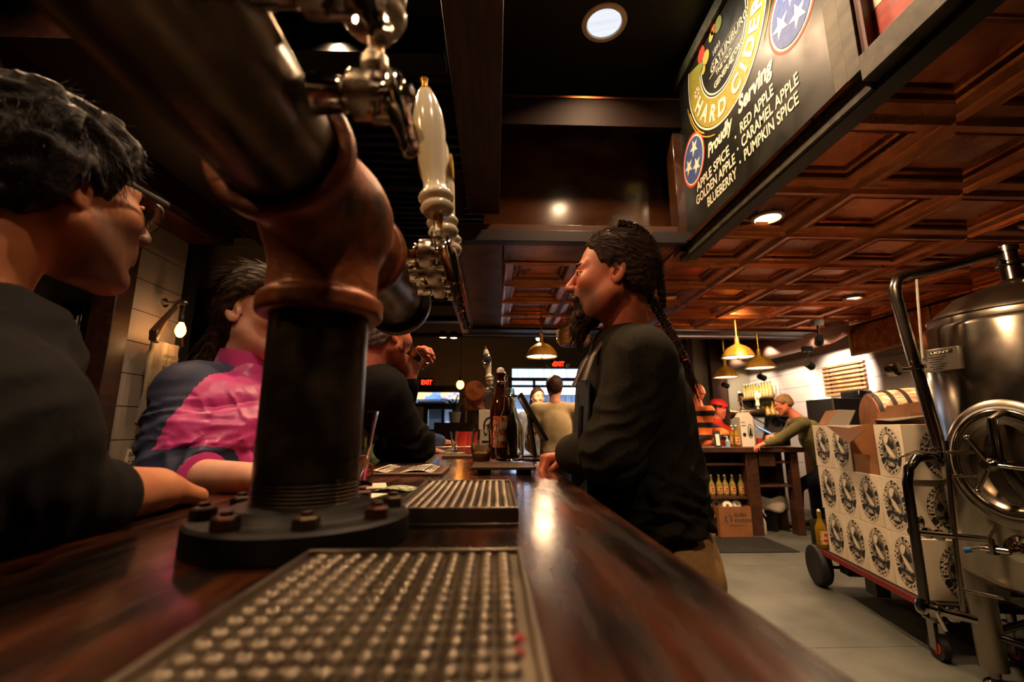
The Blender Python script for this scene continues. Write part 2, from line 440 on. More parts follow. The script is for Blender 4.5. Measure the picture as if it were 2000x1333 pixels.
t = MB(); t.bb(-.62, -.30, 3.7, 3.76, at(900, 425, Y=3.7).z, at(900, 335, Y=3.7).z); st(t, 'wall_panel_white', M('lilac_panel', '#77707c', .6))
# ---- open dark roof beyond and to the left
t = MB(); t.bb(-7, 6.2, -2.2, 13.0, 4.15, 4.25)
st(t, 'roof_deck', M('roof', '#0d0b09', .6))
t = MB()
for i in range(40): t.bb(-3.6, .1, 3.3+i*.15, 3.36+i*.15, 4.05, 4.12)
st(t, 'roof_corrugation', m_deck)
def joist(x, y0, y1, z0, z1, n):
    o = MB(); o.bb(x-.03, x+.03, y0, y1, z0, z0+.03); o.bb(x-.03, x+.03, y0, y1, z1-.03, z1)
    for k in range(n):
        a = y0+(y1-y0)*k/n; b = y0+(y1-y0)*(k+.5)/n; c = y0+(y1-y0)*(k+1)/n
        o.cyl((x, a, z0+.02), (x, b, z1-.02), .012, n=6); o.cyl((x, b, z1-.02), (x, c, z0+.02), .012, n=6)
    st(o, 'roof_joist', m_steel_dk)
for x in (-2.3, -1.5, -.75, 0.9): joist(x, 3.2, 10.2, 3.55, 4.05, 9)
for y in (4.0, 5.1, 6.4, 7.9):
    o = MB(); o.bb(-3.5, 4.6, y, y+.06, 3.46, 3.53); st(o, 'roof_beam', m_steel_dk)
o = MB(); o.bb(-7, 6, 6.4, 6.55, 2.72, 2.80); o.cyl((-2.5, 6.0, 2.43), (4.4, 6.0, 2.43), .028, n=12); st(o, 'roof_pipe', M('brown_pipe', '#3a2820', .5))
for (x, z) in ((-2.34, 2.95), (-2.05, 2.86), (-2.6, 2.9)):
    o = MB(); o.cyl((x, -1.5, z), (x, 5.2, z), .014, n=10)
    for y in (.8, 1.9, 3.1, 4.4): o.cyl((x, y, z), (x, y, 4.1), .005, n=6); o.cyl((x, y-.02, z), (x, y+.02, z), .02, n=10)
    st(o, 'ceiling_conduit', M('conduit', '#33261e', .4, .7))
for y in (1.2, 2.2):
    o = MB(); o.bb(-2.9, -.3, y, y+.16, 3.25, 3.5); st(o, 'roof_beam', m_black)
# copper lit soffit over the left wall
o = MB(); o.bb(-2.3, -1.86, -1.4, 3.1, 2.47, 2.8); st(o, 'wall_soffit_left', M('soffit', '#2b1710', .35, .3))
o = MB(); o.bb(-2.24, -1.92, -1.4, 3.05, 2.462, 2.47); st(o, 'trim_9', m_copper)
o = MB(); o.bb(-1.86, -1.55, 1.5, 4.3, 2.62, 2.86); st(o, 'trim_10', m_dkwood)
# ---- walls
def boards(x0, x1, y, z0, z1, w, axis='x', face=-1, depth=.1):
    """shiplap: separate boards over a dark backing, in one mesh"""
    o = MB(); z = z0
    o.mat(1)
    if axis == 'x': o.bb(x0, x1, y, y+depth, z0, z1)
    else: o.bb(y, y+depth*(-face), x0, x1, z0, z1)
    o.mat(0)
    while z < z1-.01:
        zt = min(z+w-.005, z1)
        if axis == 'x': o.bb(x0, x1, y-.018, y, z, zt)
        else: o.bb(y+face*.018, y, x0, x1, z, zt)
        z += w
    return o
st(boards(-4.2, -2.16, 2.62, 0, 4.15, .19), 'wall_left_front', [m_white, m_groove])
st(boards(2.62, 3.12, -2.16, 0, 2.62, .19, 'y', 1), 'wall_left', [m_white, m_groove])
t = MB(); t.bb(-2.23, -2.10, 2.50, 2.62, 0, 2.6); st(t, 'trim_11', m_dkwood, bevel=.004)
t = MB(); t.bb(-4.3, -.95, 3.75, 3.85, 0, 2.36); st(t, 'wall_left_back', M('black_panel', '#0d0b0a', .5))
st(boards(-4.3, -.95, 3.75, 2.36, 2.8, .2), 'wall_left_back_upper', [m_white, m_groove])
t = MB(); t.bb(-2.16, -2.10, 3.06, 3.14, 0, 2.6); st(t, 'trim_12', m_black)
t = MB(); t.bb(-7.1, -7, -2.2, 13, 0, 4.2); t.bb(-7, 6.2, -2.3, -2.2, 0, 4.2); st(t, 'wall_back', m_black)
st(boards(3.2, 11.0, 4.75, 0, 3.2, .23, 'y', -1), 'wall_right', [m_whiter, m_groove])
t = MB(); t.bb(4.75, 4.9, -2.2, 3.2, 0, 4.2); t.bb(4.75, 4.9, 3.2, 12.9, 3.2, 4.2); st(t, 'wall_right_upper', m_black)
# far right: cream wall between brown posts
t = MB(); t.bb(2.2, 5, 8.3, 8.4, 0, 3.2); st(t, 'wall_far_right', m_cream)
for i, px in enumerate((1347, 1400)):
    p = at(px, 720, Y=8.2); t = MB(); t.bb(p.x-(.06 if i == 0 else .13), p.x+(.06 if i == 0 else .13), 8.16, 8.3, 0, 3.0); st(t, 'trim_%d' % (13+i), M('brown_post', '#3a2218', .5))
# far front wall with the street windows
FY = 10.8
a = at(800, 745, Y=FY); b = at(902, 766, Y=FY); w1a = at(806, 766, Y=FY); w1b = at(897, 788, Y=FY)
d1a = at(836, 800, Y=FY); d1b = at(882, 872, Y=FY); w2a = at(1000, 744, Y=FY); w2b = at(1152, 880, Y=FY)
o = MB()
def wallrect(o, x0, x1, z0, z1): o.bb(x0, x1, FY, FY+.15, z0, z1)
wallrect(o, -7, w1a.x, 0, 2.28); wallrect(o, -7, 6, w1a.z, 4.2) if False else None
zt = w1a.z
wallrect(o, -7, w2a.x, zt, 4.2); wallrect(o, w2a.x, w2b.x+.3, w2a.z+.3, 4.2); wallrect(o, w2b.x+.3, 6, 0, 4.2)
wallrect(o, w1a.x, w1b.x, d1a.z, w1b.z); wallrect(o, w1a.x, d1a.x, 0, d1a.z); wallrect(o, d1b.x, w1b.x, 0, d1a.z)
wallrect(o, w1b.x, w2a.x, 0, zt); wallrect(o, w2a.x, w2b.x+.3, 0, w2b.z)
st(o, 'wall_far', M('far_wall_cream', '#a39a8a', .7))
m_fr = M('window_frame_dark', '#1f1a17', .4); m_glass = M('glass', '#ffffff', .0, trans=1., ior=1.02)
def window(n, A, B_, mull, trans):
    x0, x1, z0, z1 = A.x, B_.x, B_.z, A.z; o = MB(); w = .07
    o.bb(x0-w, x1+w, FY-.05, FY+.1, z1, z1+w); o.bb(x0-w, x1+w, FY-.05, FY+.1, z0-w, z0); o.bb(x0-w, x0, FY-.05, FY+.1, z0, z1); o.bb(x1, x1+w, FY-.05, FY+.1, z0, z1)
    for k in mull: o.bb(x0+(x1-x0)*k-.03, x0+(x1-x0)*k+.03, FY-.03, FY+.08, z0, z1)
    for k in trans: o.bb(x0, x1, FY-.03, FY+.08, z0+(z1-z0)*k-.03, z0+(z1-z0)*k+.03)
    wn = st(o, 'window_%d' % n, m_fr); g = MB(); g.bb(x0, x1, FY+.03, FY+.036, z0, z1); g.build('glass', m_glass, wn)
window(1, w1a, w1b, [], []); window(2, d1a, d1b, [.62], [.42]); window(3, w2a, Vector((w2b.x+.3, 0, w2b.z)), [.25, .78], [.92])
t = MB(); t.bb(w1a.x-.3, w1b.x+.12, FY-.06, FY, w1a.z+.02, w1a.z+.14); t.bb(w1b.x+.02, w1b.x+.14, FY-.06, FY, 0, w1a.z); st(t, 'trim_15', m_fr)
# ---- the street outside
m_sid = M('street_siding', '#a9b6c8', .6, col2='#76849a', scale=2, stretch=(9, 1, .2), ramp=(.45, .55), emit='#9fb2cc', estr=.0)
t = MB(); t.bb(-12, 12, 15.5, 15.7, 0, 2.35); t.bb(-12, 12, 15.2, 15.7, 2.75, 6); st(t, 'exterior_building', m_sid)
t = MB(); t.bb(-3.5, .2, 15.05, 15.2, 2.15, 3.1); st(t, 'exterior_mural', M('mural', '#d9a25a', .6, col2='#4f6fa5', scale=1.3, detail=3, ramp=(.46, .54)))
t = MB(); t.bb(-12, 12, 15.0, 15.2, 2.65, 2.75); t.bb(-12, 12, 13.0, 20, -.12, -.02); st(t, 'exterior_street', M('street', '#9a9a98', .8))
for k, x in enumerate((-2.6, -1.2, 1.2, 3.0)):
    t = MB(); t.bb(x, x+.9, 15.44, 15.5, .2, 2.1); st(t, 'exterior_shopfront', M('shopfront', '#1e242b', .2))
# ------------------------------------------------------------------ bar
m_bar = M('bar_walnut', '#120703', .22, col2='#6a3414', scale=3.4, stretch=(6, .8, 1), detail=10, ramp=(.42, .80), coat=.35, bump=(26, .22, .0012, (3, .7, 1)), rvar=(9, .16, .34))
m_iron = M('black_iron', '#3a332b', .28, .9, col2='#5a4c3c', scale=18, detail=7, bump=(55, .3, .0008), rvar=(22, .2, .5))
m_flange = M('flange_iron', '#141412', .42, .5, col2='#1f1d1a', scale=20, bump=(90, .3, .0006), rvar=(22, .3, .6))
m_rust = M('rusty_cast_iron', '#8a4a22', .5, .3, col2='#24140e', scale=17, detail=9, ramp=(.46, .68), bump=(60, .8, .002), rvar=(20, .32, .62))
m_bolt = M('bolt_rust', '#54301c', .45, .6, col2='#1d1510', scale=60, detail=4, bump=(150, .3, .0005))
m_chrome = M('chrome', '#c9c0b4', .08, 1.); m_chrome2 = M('knurled_chrome', '#a89c8c', .22, 1., bump=(900, .6, .0006))
m_steel = M('brushed_steel', '#9b958c', .28, 1., bump=(60, .15, .0004, (1, 14, 1)), rvar=(8, .2, .38))
m_brass = M('brass', '#d6a440', .3, .6, col2='#b07e2a', scale=8)
m_ceramic = M('cream_ceramic', '#d8cfb4', .16, coat=.6)
m_glassy = M('clear_glass', '#f4f6f0', .02, trans=1., ior=1.33)
m_thin = M('thin_clear_glass', '#f2f2e6', .03, trans=1., ior=1.12)
m_amber = M('brown_glass', '#5a2a0c', .05, trans=.8, ior=1.45)
m_cider = M('cider', '#e0b640', .05, trans=.6, ior=1.34)
m_ink = M('ink', '#121414', .6); m_paper = M('paper', '#d9cfbb', .7); m_red = M('label_red', '#b02a1c', .5)
m_leather = M('brown_leather', '#341c10', .5)
bar = empty('bar_counter', (-.23, 1.5, 0), 'long dark walnut bar counter with glossy plank top and worn orange edge', 'bar')
t = MB(); n = 6; X0, X1 = -.47, .155
for i in range(n):
    a = X0+(X1-X0)*i/n; b = X0+(X1-X0)*(i+1)/n; t.bb(a, b, -.7, 3.75, BAR-.05, BAR)
t.build('counter_top', m_bar, bar)
t = MB(); t.bb(-.18, .06, -.68, 3.65, .09, BAR-.05); t.build('counter_body', m_dkwood, bar, bevel=.004)
t = MB(); t.bb(-.16, .02, -.64, 3.6, 0, .09); t.build('plinth', m_black, bar)
t = MB(); t.cyl((-.25, -.6, .2), (-.25, 3.6, .2), .025, n=14)
for k in range(5): t.cyl((-.25, -.4+k*.95, .2), (-.18, -.4+k*.95, .2), .012, n=10); 
t.build('foot_rail', m_brass, bar)
def cylfn(a, b, r, rd=.003, k=0., sub=False):
    a = np.array(a, float); b = np.array(b, float); L = np.linalg.norm(b-a); ax = (b-a)/L; c = (a+b)/2
    def f(P, d):
        q = P-c; h = q@ax; w = np.sqrt(np.maximum((q*q).sum(1)-h*h, 0)); dx = w-r+rd; dy = np.abs(h)-L/2+rd
        x = np.minimum(np.maximum(dx, dy), 0)+np.sqrt(np.maximum(dx, 0)**2+np.maximum(dy, 0)**2)-rd
        if sub: return -smin(-d, x, k)
        return x if d is None else smin(d, x, k)
    return f
PXX, PZ = -.182, CAMH+.238
def thread(mb, x, y, z0, z1, r, n=7):
    pr = []
    for i in range(n):
        a = z0+(z1-z0)*i/n; b = z0+(z1-z0)*(i+.5)/n; pr += [(r, a), (r-.0022, b)]
    mb.lathe([(p[0], p[1]) for p in pr]+[(r, z1)], (x, y, 0), (0, 0, 1), 48, cap=False)
def tower(x, y, label, R=.05, y0=-.95, y1=.36, near_cap=False):
    T = empty('pipe_beer_tower', (x, y, BAR), label, 'beer tower')
    f = MB(); f.lathe([(.0, 0), (.100, 0), (.102, .002), (.102, .022), (.099, .025), (.072, .025), (.070, .027), (.066, .034), (.055, .036), (.05, .036)], (x, y, BAR), n=64)
    f.build('base_flange', m_flange, T, smooth=35)
    for k in range(8):
        a = PI/8+2*PI*k/8; bx = x+.086*math.cos(a); by = y+.086*math.sin(a); b = MB()
        b.lathe([(.0115, .0), (.0115, .009), (.0095, .0112), (0, .0115)], (bx, by, BAR+.025), n=6, cap=False)
        b.lathe([(.0, 0), (.0055, 0), (.005, .0035), (0, .004)], (bx, by, BAR+.0365), n=10)
        b.build('bolt', m_bolt if k % 3 else m_iron, T, smooth=20, bevel=.0006)
    c = MB(); c.lathe([(R, .055), (R, PZ-BAR-.112)], (x, y, BAR), n=64, cap=False)
    thread(c, x, y, BAR+.03, BAR+.058, R+.001, 8); thread(c, x, y, PZ-.125, PZ-.105, R+.001, 5)
    c.build('column_pipe', m_iron, T, smooth=50)
    s = S(); ax = .108
    s.fn(cylfn((x, y-ax, PZ), (x, y+ax, PZ), R+.0065, .004))
    s.fn(cylfn((x, y, PZ-ax), (x, y, PZ), R+.0065, .004, .03))
    s.ell((x, y, PZ), R+.012, .03)
    for dy in (-1, 1): s.fn(cylfn((x, y+dy*ax, PZ), (x, y+dy*(ax+.02), PZ), R+.0145, .005, .006))
    s.fn(cylfn((x, y, PZ-ax-.014), (x, y, PZ-ax+.008), R+.0145, .005, .006))
    s.fn(cylfn((x+.0, y-.05, PZ-.02), (x+.07, y-.05, PZ-.02), .0001, 0, .0))
    for dy in (-1, 1): s.fn(cylfn((x, y+dy*(ax+.004), PZ), (x, y+dy*(ax+.05), PZ), R+.0015, .001, .002, sub=True))
    tee = sdfmesh('tee_fitting', s, (x-.08, y-.15, PZ-.15), (x+.09, y+.15, PZ+.085), .0026, m_rust, T)
    r = MB(); r.bb(x+.0555, x+.0575, y-.02, y-.008, PZ-.028, PZ-.012); r.build('casting_mark', m_rust, tee, bevel=.0005)
    h = MB(); h.lathe([(R, 0), (R, (y+y1)-(y+y0))], (x, y+y0, PZ), (0, 1, 0), 64, cap=True); h.build('arm_pipe', m_iron, T, smooth=50)
    e = MB(); e.lathe([(R, 0), (R+.012, .001), (R+.014, .004), (R+.014, .022), (R+.010, .027), (R*.6, .032), (0, .034)], (x, y+y1-.022, PZ), (0, 1, 0), 64); e.build('end_cap', m_flange, T)
    if near_cap:
        e = MB(); e.lathe([(R, 0), (R+.012, .001), (R+.014, .004), (R+.014, .022), (R+.010, .027), (R*.8, .029), (0, .030)], (x, y+y0+.022, PZ), (0, -1, 0), 64); e.build('end_cap', m_rust, T)
    return T
TW1 = tower(-.190, .486, 'near black iron pipe beer tower with rusty tee fitting and bolted base flange', y0=-1.3, y1=.37)
p2 = at(925, 757, Y=2.9)
TW2 = tower(p2.x+.005, 3.05, 'distant iron pipe beer tower whose round end cap faces down the bar', y0=-.13, y1=.5, near_cap=True)
# ---- faucets
def faucet(TW, x, y, z, drop, hang, label, sc=1., badge=0):
    T = empty('faucet', (x, y, z)); T.parent = TW; T.location = Vector((x, y, z))-ORG[TW.name]; T['label'] = label
    b = MB(); pr = []
    b.lathe([(.0185*sc, 0), (.0175*sc, .003), (.0150*sc, .022), (.0155*sc, .024), (.013*sc, .026), (.013*sc, .03)], (x, y, z), (1, 0, 0), 24)
    b.build('shank', m_chrome, T)
    b = MB(); b.lathe([(.013*sc, .028), (.0205*sc, .030), (.021*sc, .032), (.021*sc, .044), (.0195*sc, .047), (.014*sc, .048)], (x, y, z), (1, 0, 0), 32); b.build('collar_nut', m_chrome2, T)
    ex = x+.070*sc
    b = MB(); b.lathe([(.012*sc, .046), (.0115*sc, .052), (.0135*sc, .055), (.0135*sc, .060), (.0105*sc, .060), (.0105*sc, .068), (.012*sc, .070), (.010*sc, .076), (0, .079)], (x, y, z), (1, 0, 0), 24)
    b.lathe([(.011*sc, -.012), (.012*sc, -.004), (.011*sc, .012), (.009*sc, .018)], (ex, y, z), (0, 0, 1), 20)
    b.cyl((x+.055*sc, y, z-.018), (x+.055*sc, y, z-.006), .006, n=12); b.cyl((x+.055*sc, y, z-.021), (x+.07*sc, y, z-.021), .0035, n=10)
    b.build('faucet_body', m_chrome, T)
    tip = Vector((ex+.020*sc, y, z-drop))
    b = MB(); d = (tip-Vector((ex, y, z+.004))); L = d.length
    b.lathe([(.0125*sc, 0), (.0125*sc, L*.2), (.0095*sc, L*.5), (.0075*sc, L*.62), (.0082*sc, L*.63), (.0075*sc, L*.66), (.0068*sc, L*.86), (.0080*sc, L*.87), (.0072*sc, L*.9), (.0072*sc, L), (.0058*sc, L), (.0055*sc, L*.9), (0, L*.9)], (ex, y, z+.004), d, 24, cap=False)
    b.build('spout', m_chrome, T)
    b = MB(); b.lathe([(.006, .012), (.006, .022), (.0105, .024), (.0105, .032), (.007, .034), (.005, .040), (.0055, .05)], (ex-.012, y, z), (-.1, 0, 1), 20); b.build('lever_collar', m_chrome2, T)
    if hang:
        H = T
        ax = Vector((-.125, 0, 1)).normalized(); o = Vector((ex-.013, y, z+.036))
        c = MB(); c.lathe([(.0052, 0), (.0052, .006), (.0088, .03), (.009, .032), (.0, .033)], o, ax, 20); c.build('ferrule', m_brass, H)
        c = MB(); c.lathe([(r_*1.13, .024+(h_-.028)*.875) for r_, h_ in [(.0, .028), (.016, .029), (.0195, .034), (.0225, .041), (.0205, .047), (.0185, .05), (.0195, .053), (.0225, .056), (.0235, .062), (.0210, .068), (.0165, .073), (.0150, .085), (.0165, .11), (.0195, .15), (.0220, .185), (.0210, .215), (.0165, .245), (.0105, .267), (.0085, .271), (0, .272)]], o, ax, 40)
        c.build('handle_grip', m_ceramic, H, smooth=60)
        c = MB(); c.lathe([(.009, .2355), (.0095, .239), (.0055, .242), (.0045, .248), (.0065, .258), (0, .259)], o, ax, 16); c.build('finial', m_brass, H)
        if badge:
            for sx in ((-1,) if badge == 1 else (-1, 1)):
                pc = o+ax*.155+Vector((sx*.0245, 0, 0)); c = MB()
                c.lathe([(.0, 0), (.017, 0), (.019, .0015), (.017, .003), (0, .003)], pc, (sx, 0, .0), 28, sx=1.7, sy=1.)
                c.build('oval_badge', m_brass, H)
                c = MB(); c.lathe([(.0, 0), (.013, 0), (0, .0005)], pc+Vector((sx*.003, 0, 0)), (sx, 0, 0), 24, sx=1.7); c.build('badge_face', M('badge_face', '#c9b23c', .4), H)
    return T
for y, dr, bg, lab in ((.222, .036, 0, 'chrome beer faucet nearest the camera at the top edge of the picture'), (.312, .048, 0, 'chrome beer faucet just before the rusty tee with its mouth over open air'),
                   (.634, .078, 1, 'first chrome faucet beyond the tee with tall cream handle and oval badge'), (.717, .078, 2, 'middle faucet beyond the tee, its cream handle half hidden'), (.795, .076, 0, 'farthest faucet on the near tower, cream handle base showing')):
    faucet(TW1, PXX+.04, y, PZ+.014, dr, True, lab, badge=bg, sc=.86 if y < .5 else 1.)
q = Vector((p2.x+.045, 2.95, PZ+.012))
faucet(TW2, q.x, 3.0, q.z, .07, True, 'small distant faucet on the far tower with cream handle and dark badge', badge=1)
faucet(TW2, q.x, 3.25, q.z, .07, True, 'second distant faucet on the far tower, behind the one with a badge')
for yy in (3.0, 3.25):
    c = MB(); c.lathe([(0, 0), (.026, 0), (.03, .004), (.026, .008), (0, .009)], (q.x+.035, yy-.026, q.z+.20), (0, -1, .1), 24, sy=1.3); c.build('dark_badge', m_black, TW2)
    c = MB(); c.tor((q.x+.035, yy-.032, q.z+.20), (0, -1, .1), .028, .0035, 24, 6); c.build('badge_ring', m_chrome, TW2)
# ---- drip trays
m_tray = M('tray_steel', '#7a7062', .36, 1., rvar=(30, .30, .50), bump=(40, .1, .0005))
def drip_tray(x0, x1, y0, y1, label, nx, ny, z1=BAR+.021):
    T = empty('drip_tray', ((x0+x1)/2, (y0+y1)/2, BAR), label, 'drip tray', None)
    t = MB(); w = .0035
    t.bb(x0, x1, y0, y1, BAR, BAR+.004); t.bb(x0, x0+w, y0, y1, BAR+.004, z1); t.bb(x1-w, x1, y0, y1, BAR+.004, z1); t.bb(x0+w, x1-w, y0, y0+w, BAR+.004, z1); t.bb(x0+w, x1-w, y1-w, y1, BAR+.004, z1)
    t.build('pan', m_tray, T, bevel=.0008)
    g = MB(); zg = z1-.004; mx = .0085; ax, bx, ay, by = x0+mx, x1-mx, y0+mx, y1-mx
    g.bb(x0+w, x1-w, y0+w, y1-w, zg-.0015, zg)
    px = (bx-ax)/nx; py = (by-ay)/ny; nn = 10
    for i in range(nx):
        for j in range(ny):
            cx = ax+(i+.5)*px; cy = ay+(j+.5)*py; rx = px*.46; ry = py*.40
            vs = []; fs = []
            for q, (rr, hh) in enumerate(((1, 0), (.93, .0015), (.72, .0029), (.4, .0037))):
                for k in range(nn): a = 2*PI*k/nn; vs.append((cx+rx*rr*math.cos(a), cy+ry*rr*math.sin(a), zg+hh))
            for q in range(3):
                for k in range(nn): fs.append((q*nn+k, q*nn+(k+1) % nn, (q+1)*nn+(k+1) % nn, (q+1)*nn+k))
            fs.append(tuple(range(3*nn, 4*nn))); g.add(vs, fs)
    g.build('raised_grate', m_tray, T, smooth=70); return T
drip_tray(-.135, .020, .02, .359, 'near stainless drip tray with raised dimple grate at the bottom edge', 12, 27)
drip_tray(-.117, .0265, .535, .813, 'far stainless drip tray lying between pipe tower and bottle board', 12, 23)
# ---- glass and things on the bar
def glass(prof_o, wall, o, n=40, foot=0.):
    """closed glass shell from outer profile"""
    inner = [(max(r-wall, .0005), z) for r, z in prof_o if z > foot+wall]
    return MB().lathe([(0, 0)]+prof_o+list(reversed(inner))+[(0, foot+wall)], o, (0, 0, 1), n, cap=False)
def bottle(o, name, label, h, r, glassm, neck=.013, liquid=None, lab=None, swing=True, cat='bottle', group=None, sy=1., n=28, shoulder=.62):
    T = empty(name, o, label, cat, group); o = Vector(o)
    P = [(r*.86, 0), (r, .006), (r, h*.5), (r*.98, h*.55), (r*.8, h*shoulder), (neck*1.3, h*(shoulder+.1)), (neck, h*.8), (neck*.95, h*.93), (neck*1.2, h*.935), (neck*1.2, h*.96), (neck*.9, h*.965)]
    b = glass(P, .003, o, n, .004); b.build('glass_body', glassm, T, smooth=60)
    if liquid: 
        lv = liquid*h; Pl = [(min(a-.0035, r), z) for a, z in P if z < lv]+[(max(.004, (r if lv < h*.5 else neck+.0)-.0035), lv), (0, lv)]
        MB().lathe([(0, .008)]+[(a, max(z, .008)) for a, z in Pl], o, (0, 0, 1), n, cap=False).build('cider', m_cider, T, smooth=60)
    if swing:
        s = MB(); s.lathe([(0, 0), (.011, .0), (.012, .006), (.010, .014), (.004, .017), (0, .017)], o+Vector((0, 0, h*.962)), n=14); s.build('stopper', M('porcelain_stopper', '#d9d2c4', .3), T)
        s = MB()
        for q in (-1, 1): s.path([o+Vector((q*.012, 0, h*.975)), o+Vector((q*.021, -.003, h*.93)), o+Vector((q*.018, -.008, h*.86)), o+Vector((q*.0, -.018, h*.83))], .0012, 6)
        s.tor(o+Vector((0, 0, h*.86)), (0, 0, 1), neck+.001, .0014, 20, 6); s.build('wire_bail', m_chrome, T)
        s = MB(); s.tor(o+Vector((0, 0, h*.957)), (0, 0, 1), .011, .002, 16, 6); s.build('gasket', m_red, T)
    if lab:
        lb = MB(); ang = 1.0
        lb.lathe([(r+.0006, h*.13), (r+.0006, h*.47)], o, (0, 0, 1), 16, cap=False, ang=(lab[2]-ang, lab[2]+ang)); lb.build('label_paper', lab[0], T)
        lb = MB()
        for k in range(14):
            pass
        lb.lathe([(r+.0012, h*.20), (r+.0012, h*.26)], o, (0, 0, 1), 12, cap=False, ang=(lab[2]-.5, lab[2]+.5))
        lb.lathe([(r+.0012, h*.33), (r+.0012, h*.41)], o, (0, 0, 1), 12, cap=False, ang=(lab[2]-.38, lab[2]+.38)); lb.build('label_print', lab[1], T)
    return T
# frame() axis convention: angle 0 -> x = z-up cross...; -Y side angle
_fx, _fy, _ = frame((0, 0, 1)); LA = math.atan2(Vector((0, -1, 0)).dot(_fy), Vector((0, -1, 0)).dot(_fx))
bd = at(920, 914, Z=BAR+.018); be = at(1047, 914, Z=BAR+.018)
T = empty('serving_board', ((bd.x+be.x)/2, bd.y+.07, BAR), 'dark wooden serving board on feet holding the bottles and tumbler', 'serving board')
t = MB(); t.bb(bd.x, be.x, bd.y, bd.y+.15, BAR+.012, BAR+.02); t.build('board', M('board_wood', '#33241a', .4, col2='#4a3524', scale=5, stretch=(1, 8, 1)), T, bevel=.002)
t = MB(); [t.bb(x, x+.03, bd.y+.01, bd.y+.14, BAR, BAR+.012) for x in (bd.x+.015, be.x-.04)]; t.build('board_feet', m_black, T)
ZB = BAR+.02
# clear square flask
o = Vector((at(995, 905, Y=1.285).x, 1.285, ZB)); T = empty('clear_glass_flask', o, 'clear square shouldered glass flask, empty but for cider dregs, on the serving board', 'bottle')
K_ = 1.22; b = MB(); prof = [(.0, .0), (.038, .0), (.044, .004), (.045, .012), (.045, .085), (.042, .10), (.034, .118), (.024, .133), (.0195, .147), (.0185, .172), (.0205, .174), (.0205, .180), (.018, .182), (.018, .200), (.0165, .200), (.0165, .150), (.021, .135), (.031, .117), (.0395, .098), (.0420, .085), (.042, .012), (.04, .007), (.0, .007)]
b.lathe([(r_*K_ if z_ < .15 else r_*1.12, z_) for r_, z_ in prof], o, n=8, cap=False, sx=1., sy=.8); ob = b.build('glass_body', m_thin, T, smooth=60); sm = ob.modifiers.new('s', 'SUBSURF'); sm.levels = 2; sm.render_levels = 2
MB().lathe([(0, .008), (.036, .008), (.036, .018), (0, .018)], o, n=24, sy=.8, cap=False).build('cider_dregs', m_cider, T)
MB().tor(o+Vector((0, 0, .177)), (0, 0, 1), .0205, .002, 32, 8).build('lip_ring', m_chrome, T)
# green-gold little sample bottle seen through it
o = Vector((at(1000, 895, Y=1.345).x, 1.345, ZB)); bottle(o, 'cider_bottle', 'slim clear bottle of yellow cider behind the clear flask', .19, .017, m_glassy, .009, .7, swing=False)
m_redlab = M('red_label', '#a8301e', .5, col2='#d8b890', scale=160, detail=3, ramp=(.50, .56))
o = Vector((at(977, 890, Y=1.37).x, 1.37, ZB)); bottle(o, 'brown_swing_top_bottle', 'tall brown swing-top bottle with red oval label on the serving board', .262, .031, m_amber, .0135, None, (m_redlab, m_paper, LA+.25))
o = Vector((at(940, 905, Y=1.25).x, 1.27, ZB)); T = tag(glass([(.018, 0), (.024, .003), (.0285, .03), (.030, .048), (.0285, .07), (.0255, .085), (.0248, .0855)], .0018, o, foot=.003).build('stemless_tumbler', m_glassy, org=o, smooth=60), 'stemless clear tumbler with a little cider left, on the serving board', 'glass')
MB().lathe([(0, .005), (.0225, .006), (.0255, .022), (0, .022)], o, n=32, cap=False).build('cider', m_cider, T)
# pilsner beside the column, sunglasses, menu, bill
o = at(701, 950, Z=BAR+.001); T = tag(glass([(.024, 0), (.025, .003), (.012, .010), (.0125, .014), (.0165, .05), (.0225, .10), (.029, .139), (.0285, .14)], .002, o, foot=.012).build('pilsner_glass', m_glassy, org=o, smooth=50), 'tall empty flared pilsner glass standing beside the near column', 'glass')
t = MB(); t.box((o.x, o.y, BAR+.0005), (.1, .085, .001), .25); tag(t.build('paper_coaster', m_paper, org=(o.x, o.y, BAR)), 'white paper coaster under the pilsner glass', 'coaster')
p = at(716, 934, Z=BAR); T = empty('sunglasses', p, 'folded tortoise brown sunglasses beside the pilsner glass', 'sunglasses'); m_tort = M('tortoise', '#7a3a14', .2, coat=.5)
t = MB(); t.path([p+Vector((-.03, .01, .03)), p+Vector((.0, .0, .033)), p+Vector((.012, -.002, .026)), p+Vector((.013, -.002, .008)), p+Vector((.004, 0, .002)), p+Vector((-.03, .01, .003))], .0025, 8); t.build('lens_rim', m_tort, T)
t = MB(); t.path([p+Vector((-.05, .03, .015)), p+Vector((.005, .01, .016)), p+Vector((.013, 0, .018))], .0022, 8); t.build('temple_arm', m_tort, T)
a = at(722, 931, Z=BAR); b = at(862, 931, Z=BAR); T = empty('menu_clipboard', ((a.x+b.x)/2, a.y+.08, BAR), 'wooden clipboard with curling printed white menu beyond the far drip tray', 'clipboard')
t = MB(); t.bb(a.x, b.x, a.y, a.y+.2, BAR, BAR+.007); t.build('board', M('menu_board', '#5a4130', .5), T, bevel=.002)
t = MB(); n = 12
for k in range(n):
    x0 = a.x+.004+(b.x-a.x-.02)*k/n; x1 = a.x+.004+(b.x-a.x-.02)*(k+1)/n; h = lambda u: BAR+.009+.004*math.sin(u*60)
    t.add([(x0, a.y+.01, h(x0)), (x1, a.y+.01, h(x1)), (x1, a.y+.19, h(x1)), (x0, a.y+.19, h(x0))], [(0, 1, 2, 3)])
sh = t.build('menu_sheet', m_paper, T, smooth=80); so = sh.modifiers.new('s', 'SOLIDIFY'); so.thickness = .0006
t = MB()
for k in range(16): t.bb(a.x+.012+k*.009, a.x+.016+k*.009, a.y+.02, a.y+.15, BAR+.0132, BAR+.0136)
t.build('menu_print', m_ink, T)
